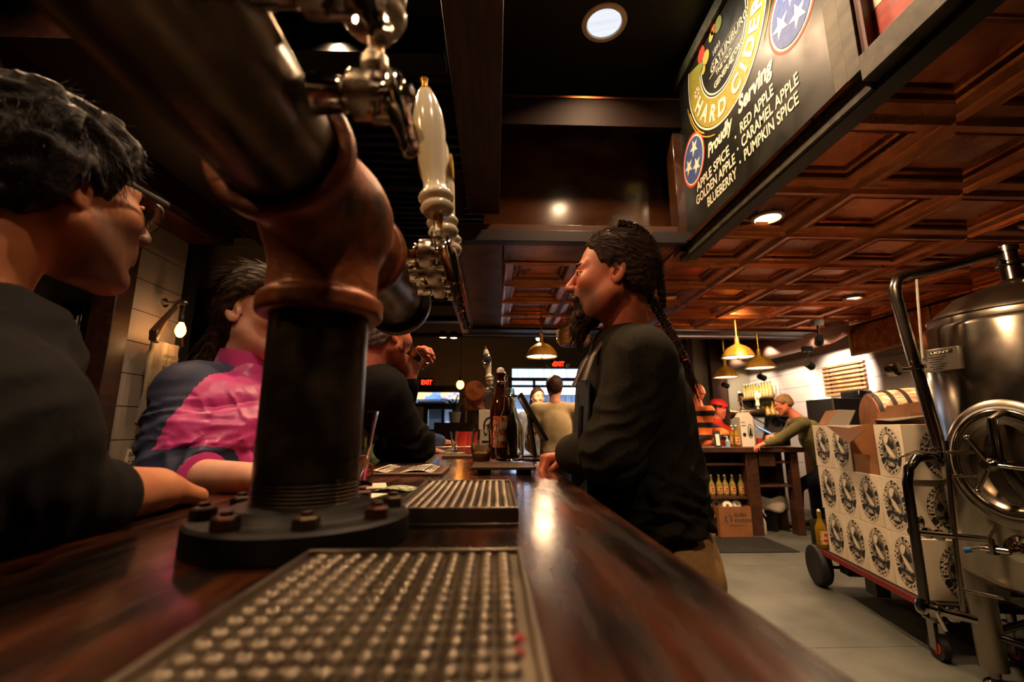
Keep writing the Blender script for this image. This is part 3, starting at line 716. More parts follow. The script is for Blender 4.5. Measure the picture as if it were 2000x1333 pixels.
p = at(780, 962, Z=BAR+.001); t = MB(); n = 10
for k in range(n):
    for (u0, u1) in ((k/n, (k+1)/n),):
        f_ = lambda u: (p.x-.055+.11*u, .006*abs(math.sin(u*5)))
        x0, h0 = f_(u0); x1, h1 = f_(u1); t.add([(x0, p.y-.012+.03*u0, BAR+.001+h0), (x1, p.y-.012+.03*u1, BAR+.001+h1), (x1+.01, p.y+.04+.03*u1, BAR+.001+h1), (x0+.01, p.y+.04+.03*u0, BAR+.001+h0)], [(0, 1, 2, 3)])
bi = t.build('dollar_bill', M('banknote', '#a9ab86', .7, col2='#56614a', scale=120, ramp=(.5, .56)), org=(p.x, p.y, BAR)); bi.modifiers.new('s', 'SOLIDIFY').thickness = .0004
tag(bi, 'crumpled green banknote lying by the far drip tray', 'banknote')
p = at(729, 968, Z=BAR); t = MB(); t.box((p.x-.02, p.y, BAR+.0004), (.07, .05, .0008), -.3); tag(t.build('paper_napkin', m_paper, org=p), 'small white paper napkin peeking out behind the near column', 'napkin')
for px, py, lab in ((1010, 1245, 'pair of red drops on the right border of the near drip tray'), (828, 947, 'red drop at the far corner of the far drip tray')):
    p = at(px, py, Z=BAR+.0178); t = MB(); t.ell((p.x, p.y, BAR+.0172), (.0035, .0045, .0014), 12, 6)
    if px > 1000: t.ell((p.x-.001, p.y-.013, BAR+.0172), (.0035, .0045, .0014), 12, 6)
    tag(t.build('syrup_drop', M('red_syrup', '#a01418', .1), org=p), lab, 'drop')
# tasting glasses further along
def shooter(o, label):
    T = tag(glass([(.017, 0), (.018, .004), (.009, .010), (.011, .016), (.009, .022), (.013, .05), (.019, .092), (.0187, .093)], .0018, o, foot=.02, n=24).build('tasting_glass', m_glassy, org=o, smooth=50), label, 'glass'); return T
o = at(886, 884, Z=BAR+.003); shooter(o, 'footed tasting glass on a coaster in front of the far patrons')
t = MB(); t.lathe([(0, 0), (.05, 0), (.05, .002), (0, .002)], (o.x, o.y, BAR)); tag(t.build('round_coaster', M('coaster_green', '#a9ad83', .7), org=(o.x, o.y, BAR)), 'pale green round coaster under the footed tasting glass', 'coaster')
for px, py, w, d, lab in ((905, 893, .16, .12, 'closed brown menu board lying left of the tumbler'), (872, 874, .42, .2, 'white paper placemat under the far tasting glass')):
    p = at(px, py, Z=BAR+.004); t = MB(); t.box((p.x, p.y+d/2, BAR+.004), (w, d, .008 if w < .3 else .002)); tag(t.build('menu_board' if w < .3 else 'placemat', M('menu_board', '#5a4130', .5) if w < .3 else m_paper, org=(p.x, p.y, BAR), bevel=.001), lab, 'menu' if w < .3 else 'placemat')
# point of sale tablet
A = at(1012, 772, Y=1.62); Bp = at(1062, 862, Y=1.62); T = empty('order_tablet', (A.x+.06, 1.62, BAR), 'dark tablet on an angled stand behind the bottles', 'tablet')
t = MB(); t.bar(A+Vector((0, .08, 0)), Bp+Vector((0, .08, 0)), .16, .010, (0, 1, 0)); 
t = MB(); d = (Bp-A).normalized(); nrm = Vector((-d.z, 0, d.x)); 
t.prism([(0, -.07), ((Bp-A).length, -.07), ((Bp-A).length, .10), (0, .10)], A, d, (0, 1, 0), nrm*.012); t.build('tablet_case', m_black, T, bevel=.003)
t = MB(); t.prism([(.012, -.058), ((Bp-A).length-.012, -.058), ((Bp-A).length-.012, .088), (.012, .088)], A+nrm*-.0015, d, (0, 1, 0), nrm*.001); t.build('screen', M('dim_screen', '#15202a', .1), T)
t = MB(); t.cyl((A.x+.06, 1.63, BAR+.008), (A+d*.08+Vector((0, .015, 0))), .008, n=12); t.lathe([(0, 0), (.05, 0), (.05, .006), (.01, .009)], (A.x+.06, 1.63, BAR)); t.build('stand', m_steel_dk, T)
t = MB(); p = at(1045, 898, Z=BAR); t.lathe([(0, 0), (.03, 0), (.047, .006), (.05, .0095), (.046, .009), (.028, .004), (0, .004)], (p.x+.0, p.y+.1, BAR)); tag(t.build('black_saucer', m_black, org=(p.x, p.y+.1, BAR)), 'small black saucer behind the serving board', 'saucer')
# carton, red cups, caddy beyond
m_card = M('white_card', '#cfc6b6', .6)
p = at(949, 868, Y=2.35); T = empty('bottle_carton', (p.x, 2.35, BAR), 'white four bottle carton with black print in front of the far tower', 'carton')
t = MB(); t.bb(p.x-.035, p.x+.07, 2.3, 2.42, BAR, BAR+.2); t.build('carton_body', m_card, T, bevel=.002)
t = MB(); ring(t, (p.x+.017, 2.298, BAR+.12), (1, 0, 0), (0, 0, 1), .03, .045, .008); star(t, (p.x+.017, 2.298, BAR+.12), (1, 0, 0), (0, 0, 1), .022); t.bb(p.x-.02, p.x+.055, 2.297, 2.299, BAR+.04, BAR+.05); t.build('carton_print', m_ink, T)
for i, (px, py) in enumerate(((902, 872), (912, 872))):
    p = at(px, py, Y=2.75); t = MB(); t.lathe([(0, 0), (.025, 0), (.032, .07), (.034, .09), (.032, .09), (.03, .07), (.023, .004), (0, .004)], (p.x, 2.75+.06*i, BAR+.03*i*0), n=24)
    tag(t.build('red_cup', m_red, org=(p.x, 2.75, BAR)), ('red plastic cup left of the pair before the far tower', 'red plastic cup close against the far tower column')[i], 'cup')
# ------------------------------------------------------------------ people
def skin(n, c, dk, acol='#2a160e'): return M(n, c, .5, col2=dk, scale=26, detail=5, ramp=(.35, .8), sss=.0, bump=(420, .25, .0005), attr='stub', acol=acol)
sk1 = skin('skin_fair', '#c58a66', '#b0735a'); sk2 = skin('skin_tan', '#b87850', '#a0603f', '#241510'); sk3 = skin('skin_ruddy', '#bf6f50', '#a8553e', '#5a4038'); sk4 = skin('skin_pale', '#dba98c', '#cf8f7c')
m_lip = M('lips', '#8e4a3c', .4); m_eye = M('eye_white', '#cfc8bd', .2, coat=.5); m_iris = M('iris', '#1d1410', .15, coat=.5)
def hairm(n, a, b, st=(1, 1, 1)): return M(n, a, .5, spec=.18, col2=b, scale=70, stretch=st, detail=5, ramp=(.4, .72), bump=(160, .7, .002, st))
h_dark = hairm('hair_dark', '#0c0806', '#1e140e'); h_brown = hairm('hair_brown', '#20130b', '#4a3020'); h_grey = hairm('hair_grey', '#4d4740', '#958c80'); h_blond = hairm('hair_blond', '#8a6a3c', '#c9a868'); h_sand = hairm('hair_sand', '#5c4328', '#947048'); h_beard = hairm('beard_brown', '#1a110b', '#3b281a')
def cloth(n, a, b, sc=40, bump=.5, sheen=.15, rough=.85): return M(n, a, rough, col2=b, scale=sc, detail=6, bump=(700, bump, .0008), spec=.12 if sheen < .08 else .25)
c_black = cloth('black_knit', '#11100e', '#191614', 200, .5, .04); c_char = cloth('charcoal_jersey', '#1c1a15', '#2c2820', 240, .5, .05); c_navy = cloth('navy_jacket', '#2b2f45', '#363a52', 30, .2, .1, .6)
c_pink = M('pink_quilt', '#c2327e', .42, col2='#a8286c', scale=12, bump=(40, .4, .003), sheen=.2); c_blk2 = cloth('black_fleece', '#0d0b0a', '#171311', 60, .5, .06); c_blue = cloth('blue_shell', '#27355c', '#32426e', 20, .2, .1, .5)
c_green = cloth('green_fleece', '#7a8a5a', '#8a9a68', 60); c_beige = cloth('beige_tee', '#a8926c', '#b8a27c', 60); c_olive = cloth('olive_shirt', '#4a4426', '#575030', 60); c_jean = cloth('dark_jeans', '#12161f', '#1e2532', 80); c_tan = cloth('tan_trousers', '#97764a', '#a78456', 90); c_redc = cloth('red_shirt', '#9c1a14', '#b32a1e', 50); c_maroon = cloth('maroon_undershirt', '#5a2c28', '#6c3a34', 80); m_shoe = M('shoe_black', '#0d0c0c', .4)
def basis(az, pitch=0, roll=0):
    R = Matrix.Rotation(math.radians(az), 3, 'Z') @ Matrix.Rotation(math.radians(-pitch), 3, 'Y') @ Matrix.Rotation(math.radians(roll), 3, 'X')
    return np.array(R)
def head_sdf(female=False, smile=0.):
    s = S(); j = .86 if female else 1.
    s.ell((-.008, 0, .036), (.093, .076, .086), 0)
    s.ell((.032, 0, -.028), (.060, .062*j, .084), .03)
    for q in (-1, 1):
        s.cone((.0, q*.056*j, -.045), (.074, q*.014, -.099), .02, .016*j, .03)
        s.ell((.062, q*.038, -.016), (.026, .024, .022), .025)
        s.cone((.084, q*.010, .030), (.070, q*.044, .026), .010 if not female else .007, .009, .014)
    s.ell((.080, 0, -.101), (.017, .021, .015), .015)
    s.ell((.078, 0, -.054), (.026, .032, .030), .02)
    s.cone((.090, 0, .018), (.114, 0, -.020), .0075, .0115, .010); s.ell((.108, 0, -.026), (.013, .015, .008), .007)
    for q in (-1, 1): s.ell((.101, q*.012, -.026), (.010, .007, .0075), .005)
    for q in (-1, 1): s.ell((.094, q*.031, .006), (.018, .018, .011), .012, sub=True)
    for q in (-1, 1):
        s.ell((.0765, q*.031, .006), .0118, .002)
        s.cone((.0885, q*.019, .0095), (.0915, q*.031, .0150), .0024, .0030, .003); s.cone((.0915, q*.031, .0150), (.0830, q*.0435, .0100), .0030, .0026, .003)
        s.cone((.0875, q*.020, .0030), (.0895, q*.031, -.0035), .0020, .0022, .003); s.cone((.0895, q*.031, -.0035), (.0820, q*.0430, .0030), .0022, .0020, .003)
    s.cone((.0935, -.019, -.0555), (.099, 0, -.0535), .0035, .0060, .006); s.cone((.0935, .019, -.0555), (.099, 0, -.0535), .0035, .0060, .006)
    s.cone((.0930, -.017, -.0625), (.0985, 0, -.0655), .0035, .0066, .006); s.cone((.0930, .017, -.0625), (.0985, 0, -.0655), .0035, .0066, .006)
    s.cone((.1005, -.024, -.0595), (.107, 0, -.0595), .0016, .0022, .003, sub=True); s.cone((.1005, .024, -.0595), (.107, 0, -.0595), .0016, .0022, .003, sub=True)
    s.ell((.100, 0, -.080), (.010, .02, .004), .012, sub=True)
    for q in (-1, 1):
        Re = np.array(Matrix.Rotation(math.radians(-14), 3, 'Y') @ Matrix.Rotation(math.radians(q*-20), 3, 'Z'))
        s.ell((-.010, q*.0785, -.004), (.0185, .0070, .032), .003, R=Re); s.ell((-.006, q*.0855, .003), (.0115, .0058, .0205), .003, R=Re, sub=True); s.ell((-.004, q*.080, -.008), (.0065, .006, .010), .003, R=Re, sub=True)
        s.ell((.003, q*.0765, -.006), (.005, .005, .008), .004)
    return s
HM, HF = head_sdf(), head_sdf(True)
def hair_shell(thick, xs, zs, amp=.002, f=260, flow=(0, 1, .4), extra=None, over=0.):
    cr = S().ell((-.008, 0, .036), (.094, .078, .087), 0).ell((-.03, 0, -.01), (.066, .068, .07), .03)
    fl = np.array(flow)/np.linalg.norm(flow)
    def f_(P):
        d = cr(P); h = P[:, 2]-np.interp(P[:, 0], xs, zs)+.004*np.sin(P[:, 0]*240)+.003*np.sin(P[:, 1]*190)
        t = np.clip(h/.012, 0, 1); w = vnoise(P, 38, 3)
        g = np.sin((P@fl)*f+w*4)*amp+w*amp*1.6
        d = d-(thick*t-.008*(1-t))-g*t
        if extra is not None: d = smin(d, extra(P)-g, .012)
        return d
    return f_
def hand(s, W, d, n, t, curl, tc=.5, sc=1., k=.004):
    """palm and five fingers: W wrist, d towards knuckles, n palm normal, t thumb side"""
    W = Vector(W); d = Vector(d).normalized(); n = Vector(n); n = (n-d*n.dot(d)).normalized(); t0 = Vector(t); t = (t0-d*t0.dot(d)-n*t0.dot(n)).normalized()
    off = (.026, .009, -.009, -.026); ln = (.084, .088, .084, .076); ph = ((.040, .024, .021), (.045, .028, .022), (.041, .026, .021), (.032, .019, .019))
    for i in range(4):
        kn = W+(d*ln[i]+t*off[i])*sc; s.cone(W+t*off[i]*.55*sc, kn, .0155*sc, .0115*sc, .010 if i else .02)
        a = 0; p = kn; r = (.0098, .0100, .0095, .0085)[i]*sc
        for q in range(3):
            a += math.radians(curl[i])*(1, 1.15, .8)[q]; dr = d*math.cos(a)+n*math.sin(a); p2_ = p+dr*ph[i][q]*sc
            s.cone(p, p2_, r*(1-.09*q), r*(.93-.09*q), k if q or i else .006); p = p2_
    b = W+(d*.022+t*.022)*sc; m = b+(d*.034+t*.026+n*.012*tc)*sc; e = m+(d*(.030-.012*tc)+t*(.010-.022*tc)+n*.016*tc)*sc; e2 = e+(d*(.020-.006*tc)+t*(-.004-.016*tc)+n*.012*tc)*sc
    s.cone(b, m, .0155*sc, .0125*sc, .012); s.cone(m, e, .0112*sc, .0102*sc, .004); s.cone(e, e2, .0102*sc, .0085*sc, .004)
    return s
def wrap(s): return lambda P: s(P)
def wrinkled(s, folds=(), noise=(.004, 14), seed=1):
    def f(P):
        d = s(P); w = vnoise(P, noise[1], seed); d = d-w*noise[0]
        for c, ax, fr, amp, rad in folds:
            q = P-np.array(c); ax_ = np.array(ax, float)/np.linalg.norm(ax)
            g = np.exp(-(q*q).sum(1)/(rad*rad)); x = np.sin((q@ax_)*fr+w*3.2)
            d = d-(1-np.abs(x))*amp*g+amp*.5*g
        return d
    return f
def person(label, org): return empty('person', org, label, 'person')
def face_bits(root, R, o, sc, brow=True, browm=None, par=None):
    R = Matrix(R.tolist()); T = lambda v: Vector(o)+R @ (Vector(v)*sc)
    for q in (-1, 1):
        e = MB(); e.ell(T((.0772, q*.031, .006)), .0124*sc, 16, 10); f = T((.0868, q*.031, .006))
        e.mat(1).ell(f, .0055*sc, 12, 8); e.build('eye', [m_eye, m_iris], root)
        if brow:
            e = MB(); e.path([T((.0935, q*.013, .029)), T((.0920, q*.026, .034)), T((.0800, q*.045, .030))], [.0028*sc, .0036*sc, .0018*sc], 8); e.build('eyebrow', browm or h_dark, root)
def stub(R, o, sc, fn):
    R = np.array(R); o = np.array(o)
    return lambda P: fn((P-o)@R/sc)
def strands(mb, starts, flow, n, ln, r, jit, seg=5, rng=RNG, grav=0.):
    """thin hair strands as fine tubes; starts(i)->(p, dir)"""
    for i in range(n):
        p, d = starts(i); pts = [p]; L = ln*(.6+.8*rng.rand()); dd = Vector(d)
        for q in range(seg):
            dd = (dd+Vector(rng.normal(size=3)*jit)+Vector((0, 0, -grav))).normalized(); p = p+dd*(L/seg); pts.append(p)
        mb.path(pts, [r]*seg+[r*.2], 3, cap=False)
def short_strands(root, R, o, sc, mat, n, xs, zs, off=.008, ln=.03, back=(-.7, 0, -.5), jit=.25, name='loose_hair', rr=.00035, lift=.25):
    Rm = Matrix(R.tolist()); mb = MB(); rng = np.random.RandomState(5)
    def start(i):
        while True:
            v = Vector(rng.normal(size=3)).normalized(); P = Vector((-.008+v.x*.094, v.y*.078, .036+v.z*.087))
            if P.z > np.interp(P.x, xs, zs)+.008: break
        nn = Vector((v.x/.094, v.y/.078, v.z/.087)).normalized(); b = Vector(back); t = (b-nn*b.dot(nn)).normalized()
        return Vector(o)+Rm @ ((P+nn*off)*sc), Rm @ ((t+nn*lift).normalized())
    strands(mb, start, None, n, ln*sc, rr, jit, rng=rng); return mb.build(name, mat, root, smooth=0)
def legs(root, hip, knees, ankles, mat, rr=(.085, .062, .048), shoes=True, h=.01, az=0, extra=None):
    s = S(); hip = Vector(hip); fw = Vector((math.cos(math.radians(az)), math.sin(math.radians(az)), 0)); lf = Vector((-fw.y, fw.x, 0))
    s.ell(hip, (.12, .15, .11) if abs(fw.x) > .7 else (.15, .12, .11), .03)
    for q, k, a in zip((1, -1), knees, ankles): s.chain([hip+lf*q*.08+Vector((0, 0, -.04)), k, a], rr, .03)
    if extra: extra(s)
    pts = [hip]+[Vector(p) for p in list(knees)+list(ankles)]
    lo = [min(p[i] for p in pts)-.22 for i in range(3)]; hi = [max(p[i] for p in pts)+.22 for i in range(3)]
    sdfmesh('trousers', wrinkled(s, noise=(.005, 16)), lo, hi, h, mat, root)
    if shoes:
        for a in ankles:
            a = Vector(a); m = MB(); m.ell(a+fw*.07+Vector((0, 0, -a.z+.035)), (.13, .045, .035), 16, 8, Matrix.Rotation(math.radians(az), 3, 'Z')); m.ell(a+Vector((0, 0, -a.z+.06)), (.05, .042, .06), 14, 8); m.build('shoe', m_shoe, root)

# ================= bartender
ho = at(1199, 546, D=1.17); R = basis(166, 2, 0); sc = 1.0
P1 = person('long-haired bearded bartender in charcoal long-sleeved shirt leaning on the bar', (.42, 1.15, 0))
s = S().grp(HM, R, ho, sc); Rn = np.array(ho)
nk = Vector((.335, 1.16, 1.41))
s.cone(ho+Vector((.030, -.006, -.055)), nk, .050, .060, .014)
Rw, Re_ = Vector((.215, 1.262, 1.127)), Vector((.33, 1.43, 1.14)); s.chain([Re_, Rw], [.045, .027], .02)
hand(s, Rw, (-1, -.22, -.05), (.05, -.1, -1), (0, -1, .15), (62, 66, 68, 70), 1.0, 1.02)
s.chain([nk, (.33, 1.15, 1.3)], [.06, .09], .03)
loc = lambda P: (P-np.array(ho))@R/sc
def stb(q): return .75*np.clip((-.030-q[:, 2]+.25*(q[:, 0]-.05))/.02, 0, 1)*np.clip((q[:, 0]-.02)/.03, 0, 1)*(q[:, 2] > -.13)
body = sdfmesh('body', s, (.0, .95, 1.03), (.5, 1.55, 1.75), .0027, [sk3, m_lip], P1, attrs={'stub': lambda P: stb(loc(P))},
    matfn=lambda P: ((np.abs(loc(P)[:, 2]+.0595) < .0100) & (loc(P)[:, 0] > .0955) & (np.abs(loc(P)[:, 1]) < .020)).astype(int))
face_bits(P1, R, ho, sc, browm=h_brown)
xs, zs = (-.12, -.08, -.03, .0, .012, .03, .045, .06, .075, .11), (-.072, -.062, -.04, .022, .005, .018, .04, .07, .088, .10)
hs = hair_shell(.0070, xs, zs, .0010, 520, (0, .75, .65))
sdfmesh('hair', lambda P: hs(loc(P)), ho-Vector((.14,)*3), ho+Vector((.15,)*3), .0022, h_brown, P1)
short_strands(P1, R, ho, sc, h_brown, 1700, xs, zs, .0080, .045, (-.8, 0, -.45), .07, rr=.0006, lift=-.05)
short_strands(P1, R, ho, sc, h_brown, 160, xs, zs, .008, .04, (-.5, 0, .2), .5, 'flyaway_hair', .0003, .5)
# goatee
s = S(); s.ell((.084, 0, -.104), (.026, .030, .026), 0).ell((.066, 0, -.112), (.030, .034, .020), .02).ell((.088, 0, -.132), (.019, .023, .024), .02).cone((.088, 0, -.14), (.086, 0, -.170), .016, .007, .02)
for q in (-1, 1): s.cone((.103, q*.006, -.046), (.095, q*.030, -.060), .0060, .0062, .006).cone((.095, q*.030, -.060), (.082, q*.030, -.098), .0075, .012, .012)
bs = wrinkled(s, noise=(.003, 60))
sdfmesh('beard', lambda P: bs(loc(P))-np.sin(loc(P)@np.array((.4, .9, .15))*700+vnoise(P, 50)*5)*.0009, ho-Vector((.24, .16, .26)), ho+Vector((.1, .16, .0)), .0025, h_beard, P1)
mb = MB(); rg = np.random.RandomState(2); Rm = Matrix(R.tolist())
def bst(i):
    p = Vector((.086+.010*rg.normal(), .010*rg.normal(), -.095-.055*rg.rand())); return ho+Rm @ p, Rm @ Vector((.25, .1*rg.normal(), -1))
strands(mb, bst, None, 380, .036, .0005, .16, rng=rg); mb.build('beard_strands', h_beard, P1, smooth=0)
# braids
def braid(mb, pts, r, turns):
    pts = [Vector(p) for p in pts]; N = 90; cum = [0]
    for a, b in zip(pts, pts[1:]): cum.append(cum[-1]+(b-a).length)
    def pos(t):
        L = t*cum[-1]
        for i in range(len(pts)-1):
            if L <= cum[i+1]+1e-9: return pts[i].lerp(pts[i+1], (L-cum[i])/(cum[i+1]-cum[i]))
    sm = [sum((pos(min(1, max(0, k/N+dd))) for dd in (-.05, 0, .05)), Vector())/3 for k in range(N+1)]
    for j in range(3):
        q = []
        for k in range(N+1):
            t = (sm[min(N, k+1)]-sm[max(0, k-1)]).normalized(); x = t.cross(Vector((.25, .97, 0))).normalized(); y = t.cross(x); a = 2*PI*(turns*k/N+j/3)
            q.append(sm[k]+x*(math.sin(a)*r)+y*(math.sin(2*a)*r*.5))
        mb.path(q, [r*.72*(1 if k < N*.85 else 1-.6*(k-N*.85)/(N*.15)) for k in range(N+1)], 8)
mb = MB(); D0 = 1.15
braid(mb, [at(x, y, D=D0) for x, y in ((1205, 434), (1235, 440), (1262, 456), (1279, 484), (1287, 530), (1293, 575), (1296, 606))], .0068, 12)
mb.build('side_braid', h_brown, P1)
mb = MB(); braid(mb, [at(x, y, D=D0-.0) for x, y in ((1266, 575), (1282, 602), (1298, 628), (1318, 665), (1337, 702), (1345, 720))], .0075, 11); mb.build('long_braid', h_brown, P1)
mb = MB(); p = at(1338, 704, D=D0); mb.tor(p, (.4, 0, -1), .007, .003, 16, 6); mb.build('hair_band', m_red, P1)
mb = MB(); strands(mb, lambda i: (at(1345+2*rg.normal(), 716+3*rg.normal(), D=D0), Vector((.15+.08*rg.normal(), .1*rg.normal(), -1))), None, 70, .075, .0007, .05, rng=rg); mb.build('braid_tail', h_brown, P1, smooth=0)
# shirt
Ls, Le, Lw = Vector((.318, .975, 1.340)), Vector((.245, .972, 1.150)), Vector((.20, 1.17, 1.135))
s = S(); s.ell((.345, 1.16, 1.27), (.133, .185, .16), 0).ell((.368, 1.16, 1.07), (.142, .180, .20), .08).ell((.385, 1.16, .975), (.134, .165, .07), .04)
s.cone((.325, 1.02, 1.375), (.33, 1.16, 1.405), .062, .070, .05).cone((.33, 1.16, 1.405), (.325, 1.31, 1.375), .070, .062, .05)
s.chain([Ls, Le], [.077, .062], .04).chain([Le, Lw], [.060, .050], .03); s.chain([(.315, 1.34, 1.345), (.33, 1.44, 1.15)], [.075, .06], .04).chain([(.33, 1.44, 1.15), (.228, 1.285, 1.135)], [.058, .042], .03)
s.clip((0, 0, .915), (.12, 0, -1))
s.fn(lambda P, d: np.maximum(d, -(np.sqrt(((P-np.array((.322, 1.16, 1.50)))**2/np.array((1., 1., 1.2))**2).sum(1))-.078)))
fo = [((.25, .95, 1.17), (.5, 0, -1), 75, .010, .09), ((.36, 1.0, 1.02), (.7, 0, -.8), 60, .012, .13), ((.46, 1.0, 1.0), (.4, .3, 1), 55, .010, .12), ((.30, .93, 1.30), (1, 0, -.7), 55, .006, .08), ((.42, .98, .95), (.2, 0, 1), 85, .012, .10), ((.48, 1.05, 1.25), (1, .2, .2), 40, .008, .13)]
sdfmesh('shirt', wrinkled(s, fo, (.005, 11), 4), (.02, .72, .86), (.62, 1.6, 1.5), .0038, c_char, P1)
t = MB(); q = [Ls+Vector((.075*math.cos(a)+.01, -.0+.06*math.sin(a), .06-.03*math.cos(a))) for a in [0]]
s2 = S(); s2.ell((.40, 1.16, .94), (.142, .168, .07), 0); s2.clip((0, 0, .888), (.28, 0, -1)); sdfmesh('undershirt', wrinkled(s2, noise=(.004, 16)), (.2, .95, .83), (.6, 1.36, 1.02), .005, c_maroon, P1)
s3 = S(); s3.ell((.322, 1.16, 1.425), (.068, .070, .03), 0); c_ = wrinkled(s3, noise=(.001, 20))
m = MB(); m.tor((.322, 1.16, 1.428), (-.12, 0, 1), .068, .008, 40, 10); m.build('collar', c_black, P1)
legs(P1, (.41, 1.16, .90), [(.40, 1.06, .50), (.42, 1.27, .50)], [(.42, 1.05, .09), (.44, 1.28, .09)], c_tan, (.098, .072, .058), az=180, h=.007)
m = MB()
for z in (.80, .79): m.tor((.405, 1.07, z), (0, 0, 1), .0925, .0016, 40, 6)
# apron bib with pens
m = MB(); m.prism([(-.12, 0), (.10, 0), (.075, .33), (-.09, .33)], (.200, 1.14, .99), (0, 1, 0), (.06, 0, 1), (-.006, 0, 0)); ap = m.build('apron_bib', M('denim_apron', '#151a22', .8, col2='#20262f', scale=90), P1, bevel=.002)
m = MB(); m.path([(.205, 1.06, 1.31), (.23, 1.075, 1.37), (.275, 1.10, 1.43), (.33, 1.12, 1.455)], .010, 8, flat=.25); m.path([(.205, 1.21, 1.31), (.24, 1.22, 1.38), (.30, 1.22, 1.445)], .010, 8, flat=.25); m.build('apron_strap', m_leather, P1)
for k in range(2): m = MB(); m.cyl((.186, 1.02+.012*k, 1.16), (.192, 1.02+.012*k, 1.25), .0045, n=10); m.build('pen', m_black, P1)

# ================= man with glasses at the left
ho = at(100, 380, D=.60); R = basis(68, 2, 0); sc = .98
P2 = person('dark-haired man with glasses in black jumper leaning on the near end of the bar', (-.75, .25, 0))
s = S().grp(HM, R, ho, sc)
nk = ho+Vector((-.045, -.06, -.175)); s.cone(ho+Vector((-.014, -.030, -.055)), nk, .051, .063, .014); s.chain([nk, nk+Vector((-.03, -.05, -.12))], [.066, .09], .03)
E2 = Vector((-.455, .335, 1.135)); W2 = at(292, 984, D=.58); W2.z = 1.122; s.chain([E2, W2], [.050, .0285], .02)
hand(s, W2, (-.45, .9, -.10), (-.1, .1, -1), (1, .3, 0), (55, 60, 64, 68), .8, .98)
loc2 = lambda P: (P-np.array(ho))@R/sc
def stb2(q): return .55*np.clip((-.012-q[:, 2]+.18*(q[:, 0]-.04))/.025, 0, 1)*np.clip((q[:, 0]+.005)/.03, 0, 1)*np.clip((q[:, 2]+.118)/.01, 0, 1)
sdfmesh('body', s, (-.95, .0, 1.0), (-.35, .82, 1.75), .0027, [sk2, m_lip], P2, attrs={'stub': lambda P: 1.4*stb2(loc2(P))},
    matfn=lambda P: ((np.abs(loc2(P)[:, 2]+.0595) < .0100) & (loc2(P)[:, 0] > .0955) & (np.abs(loc2(P)[:, 1]) < .020)).astype(int))
face_bits(P2, R, ho, sc)
xs, zs = (-.12, -.08, -.03, .0, .012, .03, .045, .06, .075, .11), (-.075, -.07, -.05, .0, -.018, -.015, .02, .035, .05, .055)
ex = S().ell((.050, 0, .095), (.045, .060, .026), 0).ell((-.03, 0, .085), (.085, .074, .045), .02)
hs2 = hair_shell(.015, xs, zs, .0045, 150, (.3, .8, .5), extra=ex)
sdfmesh('hair', lambda P: hs2(loc2(P)), ho-Vector((.17,)*3), ho+Vector((.19,)*3), .003, h_dark, P2)
short_strands(P2, R, ho, sc, h_dark, 1500, xs, [z+.022 for z in zs], .015, .028, (.3, .3, -.9), .2, rr=.0005, lift=.05)
Rm = Matrix(R.tolist()); T_ = lambda v: ho+Rm @ (Vector(v)*sc)
for q in (-1, 1): t = MB(); t.path([T_((-.005, q*.084, .018)), T_((.05, q*.080, .022)), T_((.106, q*.066, .020))], .0022, 8, flat=1.8); t.build('glasses_temple', m_black, P2)
for q in (-1, 1):
    c = T_((.108, q*.034, .004)); u = Rm @ Vector((-.22, q*1, 0)).normalized(); v = Rm @ Vector((-.12, 0, 1)).normalized()
    t = MB(); pts = [c+u*(.027*math.cos(a)*(1-.08*math.sin(a)))+v*(.019*math.sin(a)) for a in [2*PI*k/28 for k in range(28)]]; t.path(pts, .0011, 6, closed=True); t.build('glasses_rim', m_steel_dk, P2)
    t = MB(); t.path([c+u*.027*math.cos(a)+v*.0195*math.sin(a) for a in [PI*.05+PI*.9*k/14 for k in range(15)]], .0022, 6); t.build('brow_bar', m_black, P2)
    t = MB(); t.add(pts, [tuple(range(28))]); o_ = t.build('lens', M('lens', '#ffffff', .02, trans=1., ior=1.1), P2, smooth=0); sd = o_.modifiers.new('s', 'SOLIDIFY'); sd.thickness = .0012
t = MB(); t.path([T_((.112, -.009, .012)), T_((.118, 0, .015)), T_((.112, .009, .012))], .0016, 8); t.build('bridge', m_black, P2)
s = S(); Sh = at(-40, 700, D=.50); tc_ = Vector((-.80, .22, 1.14))
s.ell(tc_, (.20, .17, .24), 0).ell((-.78, .22, .93), (.19, .16, .2), .06)
s.cone(nk+Vector((-.02, -.03, -.05)), Sh, .085, .075, .05).cone(nk+Vector((-.02, -.03, -.05)), (-.92, .36, 1.30), .085, .075, .05)
s.chain([Sh, (Sh+E2)/2+Vector((.035, .0, -.02)), E2], [.080, .088, .074], .05).chain([E2, W2+(E2-W2)*.28], [.066, .048], .03).chain([(-.92, .36, 1.30), (-.98, .50, 1.12), (-.75, .62, 1.12)], [.075, .062, .05], .03)
dn = (W2-E2).normalized(); s.clip(W2+(E2-W2)*.17, dn); 
nkc = nk+Vector((.01, .01, .045)); s.fn(lambda P, d: np.maximum(d, -(np.linalg.norm(P-np.array(nkc), axis=1)-.078)))
fo = [((-.47, .30, 1.20), (.3, .3, -1), 70, .013, .12), ((-.47, .40, 1.12), (.4, 1, 0), 75, .012, .09), (Sh, (.2, .4, -1), 60, .008, .12), ((-.6, .2, 1.2), (1, 0, -.6), 50, .008, .14)]
sdfmesh('jumper', wrinkled(s, fo, (.006, 12), 6), (-1.12, -.02, .74), (-.33, .75, 1.52), .0048, c_black, P2)
m = MB(); m.tor(nkc+Vector((-.012, -.016, -.040)), (.35, .3, 1), .070, .0085, 40, 10); m.build('collar', c_black, P2)
legs(P2, (-.80, .2, .80), [(-.52, .12, .72), (-.60, .45, .72)], [(-.55, .12, .28), (-.60, .48, .28)], c_jean, (.09, .07, .055), az=25, h=.012)

